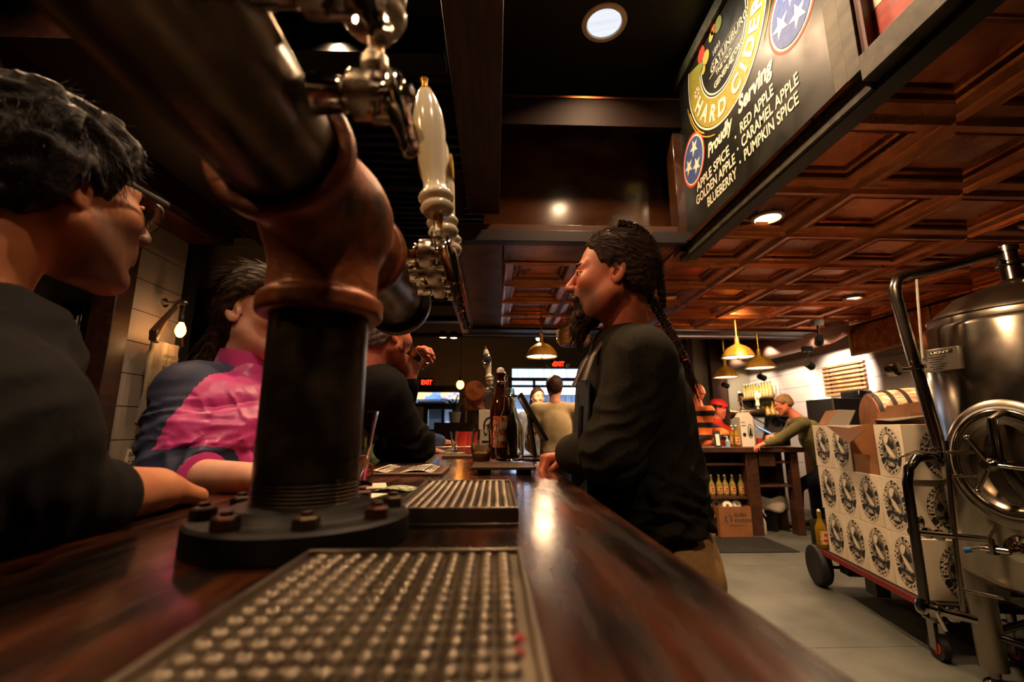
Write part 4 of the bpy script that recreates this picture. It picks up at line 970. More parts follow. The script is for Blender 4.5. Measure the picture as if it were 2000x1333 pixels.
# ================= woman in the pink and navy jacket
ho = at(506, 618, D=1.08); R = basis(-10, -4, 0); sc = .93
P3 = person('woman with brown ponytail in pink quilted jacket with slate sleeves, half behind the pipe column', (-.72, 1.05, 0))
s = S().grp(HF, R, ho, sc); nk = ho+Vector((-.03, .0, -.17)); s.cone(ho+Vector((-.015, 0, -.05)), nk, .042, .05, .03)
El = at(335, 935, D=.86); Wr = at(505, 948, D=.76); Wr.z = 1.118; s.chain([El, Wr], [.040, .025], .02); hand(s, Wr, (1, -.25, 0), (0, 0, -1), (.2, 1, 0), (25, 28, 30, 34), .3, .9)
sdfmesh('body', s, (-.95, .5, 1.0), (-.2, 1.35, 1.7), .0033, sk4, P3, attrs={'stub': lambda P: np.zeros(len(P))})
loc3 = lambda P: (P-np.array(ho))@R/sc
face_bits(P3, R, ho, sc, browm=h_brown)
xs, zs = (-.12, -.08, -.03, -.01, .0, .02, .045, .06, .075, .11), (-.10, -.10, -.08, -.02, .022, .025, .045, .062, .08, .09)
exw = S().ell((-.075, 0, -.05), (.035, .055, .085), 0).ell((-.09, -.02, -.13), (.022, .03, .07), .03)
hs3 = hair_shell(.010, xs, zs, .0014, 420, (0, .8, .6), extra=exw)
sdfmesh('hair', lambda P: hs3(loc3(P)), ho-Vector((.17, .17, .24)), ho+Vector((.15,)*3), .003, h_brown, P3)
short_strands(P3, R, ho, sc, h_brown, 500, xs, zs, .010, .06, (-.8, 0, -.6), .06, rr=.0006, lift=.03)
mb = MB(); Rm = Matrix(R.tolist()); rg = np.random.RandomState(8)
strands(mb, lambda i: (ho+Rm @ (Vector((-.08+.012*rg.normal(), -.03*rg.rand()-.01, -.02-.08*rg.rand()))*sc), Vector((-.5*rg.rand(), .1*rg.normal(), -1))), None, 260, .17, .0006, .13, seg=7, rng=rg); mb.build('loose_hair', h_brown, P3, smooth=0)
s = S(); Sh = at(368, 772, D=.95); ch = Vector((-.585, 1.05, 1.13))
s.ell(ch, (.135, .165, .19), 0).ell((-.64, 1.05, .90), (.15, .17, .18), .06)
s.cone(nk+Vector((-.01, 0, -.03)), Sh+Vector((0, .03, 0)), .062, .060, .04).cone(nk+Vector((-.01, 0, -.03)), (-.62, 1.22, 1.25), .062, .058, .04)
s.cone(nk+Vector((0, 0, -.05)), nk+Vector((.012, -.0, .035)), .062, .060, .02)
s.chain([Sh, El], [.068, .062], .04).chain([El, El.lerp(Wr, .42)], [.060, .046], .03).chain([(-.62, 1.22, 1.25), (-.55, 1.3, 1.05), (-.40, 1.2, 1.13)], [.06, .055, .045], .03)
s.clip(El.lerp(Wr, .38), (Wr-El)); nkc = nk+Vector((.015, -.005, .075)); s.fn(lambda P, d: np.maximum(d, -(np.linalg.norm((P-np.array(nkc))/np.array((1, 1, 1.3)), axis=1)-.054)))
def quilt(P, d=None): return 0
base = wrinkled(s, [(El, (.5, 0, -1), 80, .013, .10), (Sh.lerp(El, .6), (.3, 0, -1), 70, .011, .09), (El.lerp(Wr, .3), (1, 0, .2), 90, .008, .06)], (.004, 16), 9)
fwd = np.array(Vector((.86, -.5, 0)).normalized()); 
def chestmask(P):
    q = P-np.array(ch); side = q@np.array((-.5, -.86, 0)); arm = Vector(El-Sh).normalized(); 
    w = P-np.array(Sh); a = np.clip(w@np.array(arm), 0, .3); da = np.linalg.norm(w-a[:, None]*np.array(arm), axis=1)
    w2 = P-np.array(El); ax2 = np.array((Wr-El).normalized()); a2 = np.clip(w2@ax2, 0, .4); d2 = np.linalg.norm(w2-a2[:, None]*ax2, axis=1)
    pl = (P-np.array(Sh+Vector((.058, 0, 0))))@np.array((.93, -.20, -.12))
    return np.minimum(np.minimum(pl, (d2-.074)+np.clip(P[:, 2]-1.16, 0, 1)*2), (nk.z+.07)-P[:, 2])
def jk(P):
    d = base(P); mk = np.clip(chestmask(P)/.02, 0, 1); z = P[:, 2]; u = np.abs(((z-1.04+.01*np.sin(P[:, 0]*30)) % .105)/.105-.5)*2
    return d-mk*(.008*(1-u**4)-.003)-mk*.003*np.sin(P@np.array((60., 90., 8.))+vnoise(P, 30)*4)*(u)
sdfmesh('jacket', jk, (-.92, .62, .72), (-.33, 1.4, 1.5), .0032, [c_navy, c_pink], P3, matfn=lambda P: (chestmask(P) > 0).astype(int))
cp = El.lerp(Wr, .38); x_, y_, d_ = frame(Wr-El); m = MB(); m.lathe([(.040, -.006), (.046, -.004), (.046, .006), (.038, .008)], cp, Wr-El, 32); m.build('sleeve_cuff', c_pink, P3)
m = MB(); m.lathe([(.052, 0), (.060, .006), (.058, .035), (.053, .06), (.050, .06), (.054, .03), (.05, .004)], nk+Vector((.006, -.002, .022)), (.12, -.02, 1), 40, cap=False, sx=1.05); m.build('stand_collar', c_pink, P3)
m = MB(); m.path([nk+Vector((.068, -.035, -.02)), (-.462, .985, 1.22), (-.452, .975, 1.10), (-.46, .98, .95)], .0035, 6); m.build('zip', M('purple_zip', '#5a2470', .4), P3)
legs(P3, (-.68, 1.05, .80), [(-.45, .92, .74), (-.45, 1.12, .74)], [(-.47, .92, .3), (-.47, 1.12, .3)], c_jean, (.09, .065, .05), az=0, h=.012)

# ================= grey-haired man drinking
ho = at(745, 656, D=1.5); R = basis(50, 4, 0); sc = 1.0
P4 = person('grey-haired man in black fleece drinking from a small tasting glass', (-.55, 1.4, 0))
s = S().grp(HM, R, ho, sc); nk = ho+Vector((-.05, -.03, -.16)); s.cone(ho+Vector((-.02, -.015, -.05)), nk, .056, .064, .03)
Wg = at(797, 742, D=1.58); Hd = at(812, 706, D=1.58)
s.chain([Wg+Vector((-.02, .02, -.08)), Wg], [.034, .028], .02)
hand(s, Wg, (Hd-Wg)+Vector((0, 0, .02)), (.55, -.3, .25), (-.35, -.5, .6), (38, 42, 44, 46), .5, 1.0)
loc4 = lambda P: (P-np.array(ho))@R/sc
sdfmesh('body', s, ho-Vector((.25, .3, .3)), ho+Vector((.28, .3, .2)), .0036, sk3, P4, attrs={'stub': lambda P: np.zeros(len(P))})
face_bits(P4, R, ho, sc, browm=h_grey)
xs, zs = (-.12, -.08, -.03, .0, .012, .03, .045, .06, .075, .11), (-.06, -.055, -.04, .02, .0, .015, .03, .05, .07, .08)
hs4 = hair_shell(.008, xs, zs, .0012, 500, (0, .6, .7)); sdfmesh('hair', lambda P: hs4(loc4(P)), ho-Vector((.15,)*3), ho+Vector((.16,)*3), .003, h_grey, P4)
short_strands(P4, R, ho, sc, h_grey, 900, xs, zs, .007, .022, (-.5, 0, -.7), .15, rr=.0005, lift=.15)
s = S(); E4 = Vector((at(812, 880, D=1.5).x, at(812, 880, D=1.5).y, 1.148)); Sh = at(742, 765, D=1.42)
s.ell((-.62, 1.42, 1.13), (.16, .19, .23), 0).ell((-.66, 1.4, .92), (.15, .18, .17), .05)
s.cone(nk+Vector((0, 0, -.03)), Sh, .075, .075, .05).cone(nk+Vector((0, 0, -.03)), (-.52, 1.62, 1.33), .075, .07, .05)
s.chain([Sh, E4], [.078, .060], .05).chain([E4, (-.38, 1.62, 1.13)], [.056, .04], .03).chain([(-.52, 1.62, 1.33), (-.36, 1.70, 1.20), Wg+Vector((0, .0, -.02))], [.07, .055, .038], .03)
nkc = nk+Vector((.012, .01, .045)); s.fn(lambda P, d: np.maximum(d, -(np.linalg.norm(P-np.array(nkc), axis=1)-.070))); s.fn(lambda P, d: np.where(P[:, 0] > Wg.x-.06, np.maximum(d, np.where(P[:, 1] > Wg.y-.12, P[:, 2]-(Wg.z+.002), -1)), d))
fo = [(E4, (.4, 0, -1), 60, .010, .12), (Sh.lerp(E4, .5), (1, .2, -.5), 45, .008, .12)]
sdfmesh('fleece', wrinkled(s, fo, (.005, 13), 12), (-.85, 1.1, .75), (-.12, 1.9, 1.5), .0048, c_blk2, P4)
m = MB(); m.tor(nkc+Vector((-.008, -.008, -.030)), (.25, .15, 1), .066, .008, 40, 8); m.build('collar', c_blk2, P4); m = MB(); m.tor(nkc+Vector((-.006, -.006, -.022)), (.25, .15, 1), .067, .0022, 40, 6); m.build('collar_piping', m_paper, P4)
a_, b_ = at(785, 669, D=1.47), at(833, 716, D=1.50); T = empty('tasting_glass', (a_+b_)/2, 'tilted tasting glass of amber cider held to the mouth of the grey-haired man', 'glass')
dr = (a_-b_).normalized(); L = (a_-b_).length
m = MB(); pr = [(.0, 0), (.018, 0), (.019, .004), (.010, .011), (.013, .017), (.010, .024), (.0145, .05), (.0205, L), (.0195, L), (.013, .05), (.008, .028), (0, .028)]
m.lathe(pr, b_, dr, 28, cap=False); m.build('glass_bowl', m_glassy, T, smooth=50)
m = MB(); m.lathe([(0, .028), (.0075, .028), (.0125, .05), (.0155, L*.68), (0, L*.62)], b_, dr, 24, cap=False); m.build('cider', m_cider, T)
legs(P4, (-.62, 1.4, .80), [(-.42, 1.3, .74), (-.42, 1.5, .74)], [(-.46, 1.3, .3), (-.46, 1.5, .3)], c_jean, (.09, .065, .05), az=0, h=.014)

# ================= smaller figures
def simple(label, D, hp, az, pitch, hairmat, hairz, shirt, skinm, J, trous=None, sc=.97, female=False, h=.008, sleeve='long', hb=None, stand=True, grip=None, matfn=None, extra=None, browm=None, width=1., legaz=None):
    ho = at(hp[0], hp[1], D=D) if not isinstance(hp, Vector) else hp
    R = basis(az, pitch); f = Vector((math.cos(math.radians(az)), math.sin(math.radians(az)), 0)) if 'baz' not in J else Vector((math.cos(math.radians(J['baz'])), math.sin(math.radians(J['baz'])), 0))
    lf = Vector((-f.y, f.x, 0)); lean = J.get('lean', 0.)
    nk = ho+f*(-.03-lean*.10)+Vector((0, 0, -.175)); ch = nk+f*(-lean*.12)+Vector((0, 0, -.20)); hip = nk+f*(-lean*.28)+Vector((0, 0, -.50))
    root = person(label, (hip.x, hip.y, 0)); s = S().grp(HF if female else HM, R, ho, sc); s.cone(ho+f*-.02+Vector((0, 0, -.05)), nk, .05, .058, .03)
    arms = []
    for q, k in ((1, 'L'), (-1, 'R')):
        sh = nk+lf*q*.17*width+Vector((0, 0, -.05)); el = J.get(k+'e', sh+lf*q*.05+Vector((0, 0, -.27))+f*.02)
        if isinstance(el, tuple): el = at(*el[:2], D=el[2])
        wr = J.get(k+'w', el+f*.18+Vector((0, 0, -.12)))
        if isinstance(wr, tuple): wr = at(*wr[:2], D=wr[2])
        arms.append((sh, el, wr)); s.chain([sh, el, wr], [.045, .040, .026], .02)
        d = (wr-el).normalized(); n = J.get(k+'n', Vector((0, 0, -1)) if abs(d.z) < .8 else -lf*q)
        hand(s, wr, d, n, lf*-q if abs(d.z) < .8 else f, J.get('curl', (25, 28, 32, 36)), .4, .97)
    s.chain([nk, ch], [.06, .1], .03)
    pts = [ho]+[p for a in arms for p in a]+[ch]
    lo = [min(p[i] for p in pts)-.2 for i in range(3)]; hi = [max(p[i] for p in pts)+.2 for i in range(3)]
    sdfmesh('body', s, lo, hi, h*.7, skinm, root, attrs={'stub': lambda P: np.zeros(len(P))})
    face_bits(root, R, ho, sc, browm=browm or hairmat); lc = lambda P: (P-np.array(ho))@R/sc
    if hairmat:
        hf = hair_shell(.010, (-.12, -.08, -.03, .0, .012, .03, .045, .06, .075, .11), hairz, .0015, 300, (0, .7, .6), extra=hb)
        sdfmesh('hair', lambda P: hf(lc(P)), ho-Vector((.17, .17, .26)), ho+Vector((.16,)*3), h*.55, hairmat, root)
    t = S(); t.ell(ch, (.135, .165, .19), 0, R=np.array([[f.x, lf.x, 0], [f.y, lf.y, 0], [0, 0, 1]])).ell((ch+hip)/2, (.125, .155, .2), .06, R=np.array([[f.x, lf.x, 0], [f.y, lf.y, 0], [0, 0, 1]])).ell(hip+Vector((0, 0, .03)), (.13, .155, .10), .05, R=np.array([[f.x, lf.x, 0], [f.y, lf.y, 0], [0, 0, 1]]))
    for sh, el, wr in arms:
        t.cone(nk+Vector((0, 0, -.03)), sh, .065, .064, .04)
        if sleeve == 'long': t.chain([sh, el, wr.lerp(el, .12)], [.064, .055, .040], .03)
        else: t.chain([sh, sh.lerp(el, .7)], [.066, .060], .03)
    t.fn(lambda P, d: np.maximum(d, -(np.linalg.norm(P-np.array(nk+f*.02+Vector((0, 0, .055))), axis=1)-.064))); t.clip(hip+Vector((0, 0, -.05)), (0, 0, -1))
    if sleeve != 'long':
        for sh, el, wr in arms:
            pass
    lo[2] = min(lo[2], hip.z-.1); lo = [min(lo[i], hip[i]-.22) for i in range(3)]; hi = [max(hi[i], hip[i]+.22) for i in range(3)]
    sdfmesh('shirt', wrinkled(t, [(ch+f*.1, (.5, .3, -1), 50, .008, .15), (hip, (0, .2, 1), 60, .010, .14)], (.005, 13), 3), lo, hi, h, shirt, root, matfn=matfn)
    if stand:
        la = az if legaz is None else legaz
        if trous: legs(root, hip+Vector((0, 0, -.03)), J.get('knees', [hip+lf*.09+Vector((0, 0, -.42))+f*.02, hip-lf*.09+Vector((0, 0, -.42))+f*.02]), [Vector((hip.x+lf.x*.1*q, hip.y+lf.y*.1*q, .09)) for q in (1, -1)] if 'ankles' not in J else J['ankles'], trous, (.092, .065, .052), az=J.get('baz', az), h=.013)
    elif trous:
        legs(root, hip, [hip+f*.16+lf*.1+Vector((0, 0, -.36)), hip+f*.16-lf*.1+Vector((0, 0, -.36))], [hip+f*.02+lf*.1+Vector((0, 0, -.62)), hip+f*.02-lf*.1+Vector((0, 0, -.62))], trous, (.09, .065, .05), az=az, h=.016)
    if extra: extra(root, ho, R, sc, nk, f, lf)
    return root
SHORT = (-.06, -.055, -.04, .02, .0, .015, .03, .05, .07, .08)
LONGF = S().ell((-.06, 0, -.06), (.05, .085, .10), 0).ell((-.04, .055, -.12), (.035, .03, .06), .03).ell((-.04, -.055, -.12), (.035, .03, .06), .03)
# blond woman in green and man in the blue shell, behind the grey-haired man
simple('blond woman in pale green fleece almost hidden behind the grey-haired man', 1.95, (762, 716), 30, -3, h_blond, (-.1, -.1, -.08, -.02, .01, .02, .04, .06, .07, .08), c_green, sk4,
       {'Re': (806, 872, 1.93), 'Rw': (838, 880, 2.02), 'baz': 10, 'lean': .8}, c_jean, female=True, sc=.93, stand=False, hb=LONGF)
simple('man in navy blue shell jacket with his hand on the bar beyond the grey-haired man', 2.55, (776, 742), 20, 0, h_dark, SHORT, c_blue, sk1,
       {'Re': (818, 858, 2.5), 'Rw': (862, 863, 2.72), 'baz': 0, 'lean': .8}, c_jean, stand=False, width=1.1)
# beige t-shirt man seen from behind, woman facing him
simple('man in beige t-shirt and dark jeans seen from behind past the bottles', 4.6, (1083, 757), 84, 0, h_brown, (-.075, -.07, -.05, .0, .0, .015, .03, .05, .07, .08), c_beige, sk1,
       {'Re': (1118, 842, 4.7), 'Rw': (1128, 868, 4.85), 'baz': 90}, c_jean, h=.011, sleeve='short', width=1.12)
simple('brown-haired woman facing the camera over the beige man\'s left shoulder', 5.3, (1050, 778), -75, 0, h_brown, (-.1, -.1, -.08, -.02, .03, .03, .045, .06, .08, .09), M('grey_top', '#6c7078', .8), sk4, {'baz': -80}, c_jean, female=True, sc=.95, h=.012, hb=LONGF)
# striped polo, red cap, olive shirt
m_or, m_nv = cloth('orange_stripe', '#d9682a', '#e0783a', 60), cloth('navy_stripe', '#15161c', '#1d1e26', 60)
def glasses(root, ho, R, sc, nk, f, lf):
    Rm = Matrix(R.tolist()); T_ = lambda v: ho+Rm @ (Vector(v)*sc); t = MB()
    for q in (-1, 1): t.path([T_((-.005, q*.084, .018)), T_((.05, q*.080, .022)), T_((.106, q*.062, .018))], .0022, 6); t.tor(T_((.108, q*.032, .004)), Rm @ Vector((1, 0, 0)), .022, .0018, 20, 6)
    t.build('glasses', m_steel_dk, root)
simple('older man in orange and navy striped polo with glasses at the back counter', 6.2, (1359, 772), 158, -8, M('orange_cap_hair', '#b8562e', .7, col2='#8c4a30', scale=60), (-.02, -.01, .0, .03, .03, .03, .04, .06, .07, .07), [m_or, m_nv], sk3,
       {'Le': (1380, 850, 6.05), 'Lw': (1362, 858, 5.8), 'Re': (1414, 848, 6.25), 'Rw': (1400, 857, 5.9), 'baz': 190}, c_jean, sc=1.14, h=.010, width=1.35, sleeve='long', extra=glasses, matfn=lambda P: (((P[:, 2]+.03) % .155) < .07).astype(int))
def cap(root, ho, R, sc, nk, f, lf):
    Rm = Matrix(R.tolist()); m = MB(); m.ell(ho+Rm @ Vector((-.012, 0, .058)), (.112*sc, .088*sc, .085*sc), 24, 14, Rm); ob = m.build('cap_crown', M('red_cap', '#b81812', .7), root)
    m = MB(); m.ell(ho+Rm @ Vector((.105, 0, .05)), (.075, .075, .008), 20, 8, Rm @ Matrix.Rotation(.15, 3, 'Y')); m.build('cap_peak', M('cap_peak', '#5c1410', .6), root)
simple('person in red baseball cap and red shirt behind the bottles of the back counter', 6.9, (1403, 799), -25, -16, h_dark, SHORT, c_redc, sk3,
       {'Re': (1417, 846, 6.7), 'Rw': (1434, 854, 6.45), 'Le': (1427, 845, 6.9), 'Lw': (1440, 853, 6.6), 'baz': -30}, c_jean, sc=1.15, h=.011, sleeve='long', extra=cap)
hpv = at(1531, 790, D=5.45); an = at(1562, 1032, Z=0); an2 = at(1598, 1028, Z=0)
simple('man in olive long-sleeved shirt and jeans bending over a tablet at the back counter', 5.45, hpv, 158, -22, h_sand, SHORT, c_olive, sk3,
       {'Le': (1520, 860, 5.35), 'Lw': (1492, 868, 5.3), 'Re': (1534, 852, 5.7), 'Rw': (1508, 852, 5.55), 'baz': 165, 'lean': 1.0,
        'knees': [at(1558, 950, D=5.6), at(1590, 955, D=5.75)], 'ankles': [Vector((an.x, an.y, .09)), Vector((an2.x, an2.y, .09))]}, c_jean, h=.010, extra=glasses)
# ------------------------------------------------------------------ painted cider board on the soffit
SX = 1.33; U = Vector((0, -1, 0)); W_ = Vector((0, 0, 1)); SO = Vector((SX, 2.95, 0))
m_board = M('chalkboard', '#15150f', .38, col2='#1f1e16', scale=5, rvar=(6, .3, .5)); m_chalk = M('chalk_white', '#e2d9bd', .7); m_gold = M('olive_gold', '#8a7a22', .6, col2='#a08f30', scale=40)
m_gl = M('gold_line', '#c9a23a', .6); m_blue = M('emblem_blue', '#3a4c80', .6, col2='#46588c', scale=30); m_rd = M('emblem_red', '#c23a20', .6); m_gry = M('weathered_frame', '#2e2c22', .55, col2='#57513d', scale=2.5, stretch=(2, 2, 9), detail=8, bump=(30, .4, .001, (6, 6, 1)))
m_gry2 = M('weathered_frame_long', '#2c2a20', .55, col2='#514b38', scale=2.5, stretch=(2, 9, 9), detail=8, bump=(30, .4, .001))
SG = empty('painted_cider_board', (SX, 2.2, 2.4), 'big framed black cider board listing flavours, hung along the soffit', 'sign board')
t = MB(); t.bb(SX, SX+.03, 1.49, 2.97, 2.44, 3.66); t.build('board_face', m_board, SG)
t = MB(); t.bb(SX-.014, SX+.04, 1.36, 3.06, 2.375, 2.45); t.build('frame_bottom', m_gry2, SG, bevel=.003)
t = MB(); t.bb(SX-.03, SX+.04, 1.36, 3.06, 3.65, 3.735); t.build('frame_top', m_gry2, SG, bevel=.003)
t = MB(); t.bb(SX-.03, SX+.04, 2.96, 3.055, 2.45, 3.65); t.build('frame_side', m_gry, SG, bevel=.003)
t = MB(); t.bb(SX-.03, SX+.04, 1.42, 1.50, 2.45, 3.65); t.build('frame_side', m_gry, SG, bevel=.003)
t = MB(); t.bb(SX-.045, SX+.04, 1.355, 1.418, 2.45, 3.65); t.build('frame_side', m_gry, SG, bevel=.003)
EPS = .0012
def at_(u, z, k=1): return SO+U*u+W_*z+Vector((-EPS*k, 0, 0))
def clipz(mb, zmax):
    f = []; 
    for fc in mb.f:
        if max(mb.v[i][2] for i in fc) <= zmax: f.append(fc)
    mb.f = f; mb.m = [0]*len(f)
rc = (.67, 3.47)
t = MB(); ring(t, at_(*rc), U, W_, .445, .475, .155, .165, 96); clipz(t, 3.648); t.build('gold_ring', m_gold, SG, smooth=0)
t = MB(); ring(t, at_(*rc, 2), U, W_, .462, .492, .012, n=96); ring(t, at_(*rc, 2), U, W_, .29, .31, .008, n=96); ring(t, at_(*rc, 2), U, W_, .272, .292, .010, n=96); clipz(t, 3.648)
arctext(t, 'HARD', at_(*rc, 3), U, W_, .368, .393, math.radians(198), math.radians(270), .135, True, .035)
arctext(t, 'CIDER', at_(*rc, 3), U, W_, .368, .393, math.radians(279), math.radians(349), .135, True, .035)
for k in range(8):
    a = 2*PI*k/8; c = at_(.33, 3.40, 3)+U*(.028*math.cos(a))+W_*(.028*math.sin(a)); disc(t, c, U*math.cos(a)+W_*math.sin(a), -U*math.sin(a)+W_*math.cos(a), .013, .006, 12)
for s_, u, z, sz in (('GATLINBURG', .52, 3.372, .07), ('THE OLD', .58, 3.31, .045), ('GENERAL', .545, 3.245, .055), ('STORE', .74, 3.262, .045), ('1893', .56, 3.46, .05)): text(t, s_, at_(u, z, 2), U, W_, sz, bold=.02)
t.bb(SX-.003, SX-.002, 2.95-.86, 2.95-.50, 3.356, 3.36); t.bb(SX-.003, SX-.002, 2.95-.84, 2.95-.54, 3.43, 3.433)
text(t, 'Proudly', at_(.395, 2.878, 2), U, W_, .115, bold=.035, shear=.25, width=.29); text(t, 'Serving', at_(.765, 2.905, 2), U, W_, .125, bold=.035, shear=.25, width=.31)
for s_, u, z, w in (('APPLE SPICE', .215, 2.745, .425), ('GOLDEN APPLE', .19, 2.66, .50), ('BLUEBERRY', .335, 2.572, .355), ('RED APPLE', .765, 2.785, .305), ('CARAMEL APPLE', .765, 2.70, .475), ('PUMPKIN SPICE', .775, 2.615, .45)):
    text(t, s_, at_(u, z, 2), U, W_, .088, bold=.018, width=w)
for u, z in ((.715, 2.80), (.725, 2.72), (.735, 2.635)): disc(t, at_(u, z, 2), U, W_, .007, .009, 12)
text(t, 'DARK BREWED', at_(.075, 2.472, 2), U, W_, .035, bold=.01, width=.15)
t.build('white_lettering', m_chalk, SG, smooth=0)
t = MB(); ring(t, at_(*rc, 2), U, W_, .50, .535, .007, n=40, a0=math.radians(188), a1=math.radians(250)); ring(t, at_(*rc, 2), U, W_, .485, .515, .010, n=40, a0=math.radians(195), a1=math.radians(232)); ring(t, at_(*rc, 2), U, W_, .50, .535, .006, n=40, a0=math.radians(318), a1=math.radians(352)); clipz(t, 3.648); t.build('gold_swash', m_gl, SG, smooth=0)
for (u, z, r, dz) in ((.195, 2.992, .165, .185), (1.245, 3.075, .165, .185)):
    t = MB(); ring(t, at_(u, z), U, W_, r, dz, .014, .016); t.build('emblem_rim', m_rd, SG, smooth=0)
    t = MB(); disc(t, at_(u, z, .5), U, W_, r-.014, dz-.016)
    for a in (90, 210, 330): star(t, at_(u, z, 3)+U*(.072*math.cos(math.radians(a-22)))+W_*(.082*math.sin(math.radians(a-22))), U, W_, .062, math.radians(-12), .4)
    t.build('emblem_white', m_chalk, SG, smooth=0)
    t = MB(); disc(t, at_(u, z, 2), U, W_, r-.026, dz-.029); t.build('emblem_blue', m_blue, SG, smooth=0)
for nm, col, L_ in (('grapefruit', '#b83a2a', [(.43, 3.60, .05)]), ('oranges', '#c8602a', [(.50, 3.62, .035), (.60, 3.62, .03)]), ('lemons', '#c9b048', [(.485, 3.53, .045), (.44, 3.48, .03), (.57, 3.60, .03)]), ('limes', '#7f8a3a', [(.40, 3.52, .04), (.66, 3.60, .045)])):
    t = MB(); [disc(t, at_(u, z, 4), U, W_, r, r, 28) for u, z, r in L_]; clipz(t, 3.65); t.build(nm, M(nm, col, .6), SG, smooth=0)
# second painted board nearer the camera
T2 = empty('painted_striped_board', (SX, .8, 2.4), 'framed red and white striped board continuing toward the camera', 'sign board')
t = MB(); t.bb(SX+.0, SX+.02, -.4, 1.33, 2.5, 3.6); t.build('red_field', M('red_field', '#b8341c', .55, col2='#8a2414', scale=6, stretch=(1, 1, 4), bump=(20, .3, .001)), T2)
t = MB()
for k in range(3): t.bb(SX-.001, SX, -.4, 1.325, 2.66+k*.26, 2.78+k*.26)
t.build('white_stripe', m_chalk, T2)
t = MB(); t.bb(SX-.05, SX+.04, -.5, 1.355, 2.40, 2.50); t.build('frame_bottom', m_gry2, T2, bevel=.003); t = MB(); t.bb(SX-.05, SX+.04, -.5, 1.355, 3.6, 3.68); t.build('frame_top', m_gry2, T2, bevel=.003)
t = MB(); t.bb(SX-.035, SX+.04, 1.325, 1.354, 2.5, 3.6); t.build('frame_side', M('red_wood', '#4a1c14', .5), T2)
t = MB(); t.bb(SX+.0, SX+.08, -1., 3.0, 2.37, 2.398); st(t, 'trim_16', m_black)
# ------------------------------------------------------------------ lamps
CANS = {}; CANP = {}; PENDS = {}
m_lampw = M('lamp_lens', '#fff1d8', .5, emit='#ffe2b0', estr=9.); m_rim = M('lamp_rim', '#cdb89a', .4); m_lampc = M('lamp_lens_pale', '#e8e6e2', .5, emit='#dcdfe8', estr=1.3)
def can(px, py, z, r, label, nm, lens=m_lampw, P=14):
    p = at(px, py, Z=z); T = empty('recessed_light', (p.x, p.y, z), label, 'ceiling light', None)
    t = MB(); t.lathe([(r*1.28, .0), (r*1.25, -.008), (r, -.012), (r*.97, .0), (r*.9, .03)], (p.x, p.y, z), n=36, cap=False); t.build('trim_ring', m_rim, T)
    t = MB(); t.lathe([(0, .0), (r*.96, .0), (r*.96, .004), (0, .004)], (p.x, p.y, z), n=32); t.build('lens', lens, T); CANS[nm] = (p.x, p.y, z); CANP[nm] = P
can(1180, 45, 3.80, .115, 'large round recessed light in the dark coffer above the bar', 'coffer', m_lampc, 18)
T = empty('recessed_light', (.735, 1.59, 3.8), 'recessed light in the coffer above the camera, mirrored in the amber header', 'ceiling light')
t = MB(); t.lathe([(.147, 0), (.144, -.008), (.115, -.012), (.11, 0), (.1, .02)], (.735, 1.59, 3.8), n=36, cap=False); t.build('trim_ring', m_rim, T); t = MB(); t.lathe([(0, 0), (.11, 0), (.11, .004), (0, .004)], (.735, 1.59, 3.8), n=32); t.build('lens', m_lampw, T); CANS['coffer_near'] = (.735, 1.59, 3.8); CANP['coffer_near'] = 30
can(1499, 425, CEIL+.035, .075, 'recessed light in the copper panel just below the cider board', 'a', P=20)
can(1048, 613, CEIL+.035, .075, 'recessed light in the copper ceiling left of the bartender\'s face', 'b', P=20)
can(1305, 583, CEIL+.035, .075, 'recessed light in the copper ceiling behind the bartender\'s braids', 'c', P=26)
can(1665, 583, CEIL+.035, .075, 'recessed light in the copper ceiling left of the tall steel pipe', 'd', P=26)
can(1994, 448, CEIL+.035, .075, 'recessed light in the copper ceiling at the right picture edge', 'e', P=20)
def pendant(px, py, D, r, label, nm):
    p = at(px, py, D=D); T = empty('brass_pendant_lamp', p, label, 'pendant lamp', 'brass dome pendants')
    t = MB(); t.lathe([(r, 0), (r*1.02, .008), (r*.98, .02), (r*.90, .055), (r*.72, .10), (r*.45, .135), (r*.2, .155), (r*.14, .17), (r*.12, .25), (r*.06, .255), (r*.04, .28), (r*.035, .28), (r*.1, .165), (r*.42, .13), (r*.7, .095), (r*.87, .05), (r*.96, .0)], p, n=40, cap=False); t.build('dome_shade', m_brass, T)
    t = MB(); t.lathe([(0, .012), (r*.93, .012), (r*.93, .016), (0, .016)], p, n=32); t.build('lit_diffuser', M('pendant_glow', '#fff2dc', .5, emit='#ffe6bd', estr=4.5), T)
    t = MB(); [t.ell(p+Vector((r*1.0*math.cos(a), r*1.0*math.sin(a), .004)), .012, 10, 6) for a in (.5, 2.6, 4.7)]; t.ell(p+Vector((0, 0, -.012)), .016, 10, 6); t.build('knobs', m_brass, T)
    t = MB(); t.cyl(p+Vector((0, 0, .27)), (p.x, p.y, 3.46), .009, n=10); t.build('hanging_rod', m_brass, T); PENDS[nm] = (p.x, p.y, p.z-.03)
pendant(1058, 698, 4.9, .17, 'brass dome pendant lamp over the far end of the bar', 'p1')
pendant(1442, 699, 5.3, .18, 'nearest brass dome pendant of the three over the back counter', 'p2')
pendant(1485, 720, 5.9, .18, 'brass dome pendant right of the nearest one over the back counter', 'p3')
pendant(1418, 738, 6.3, .165, 'lowest hanging brass dome pendant over the back counter', 'p4')
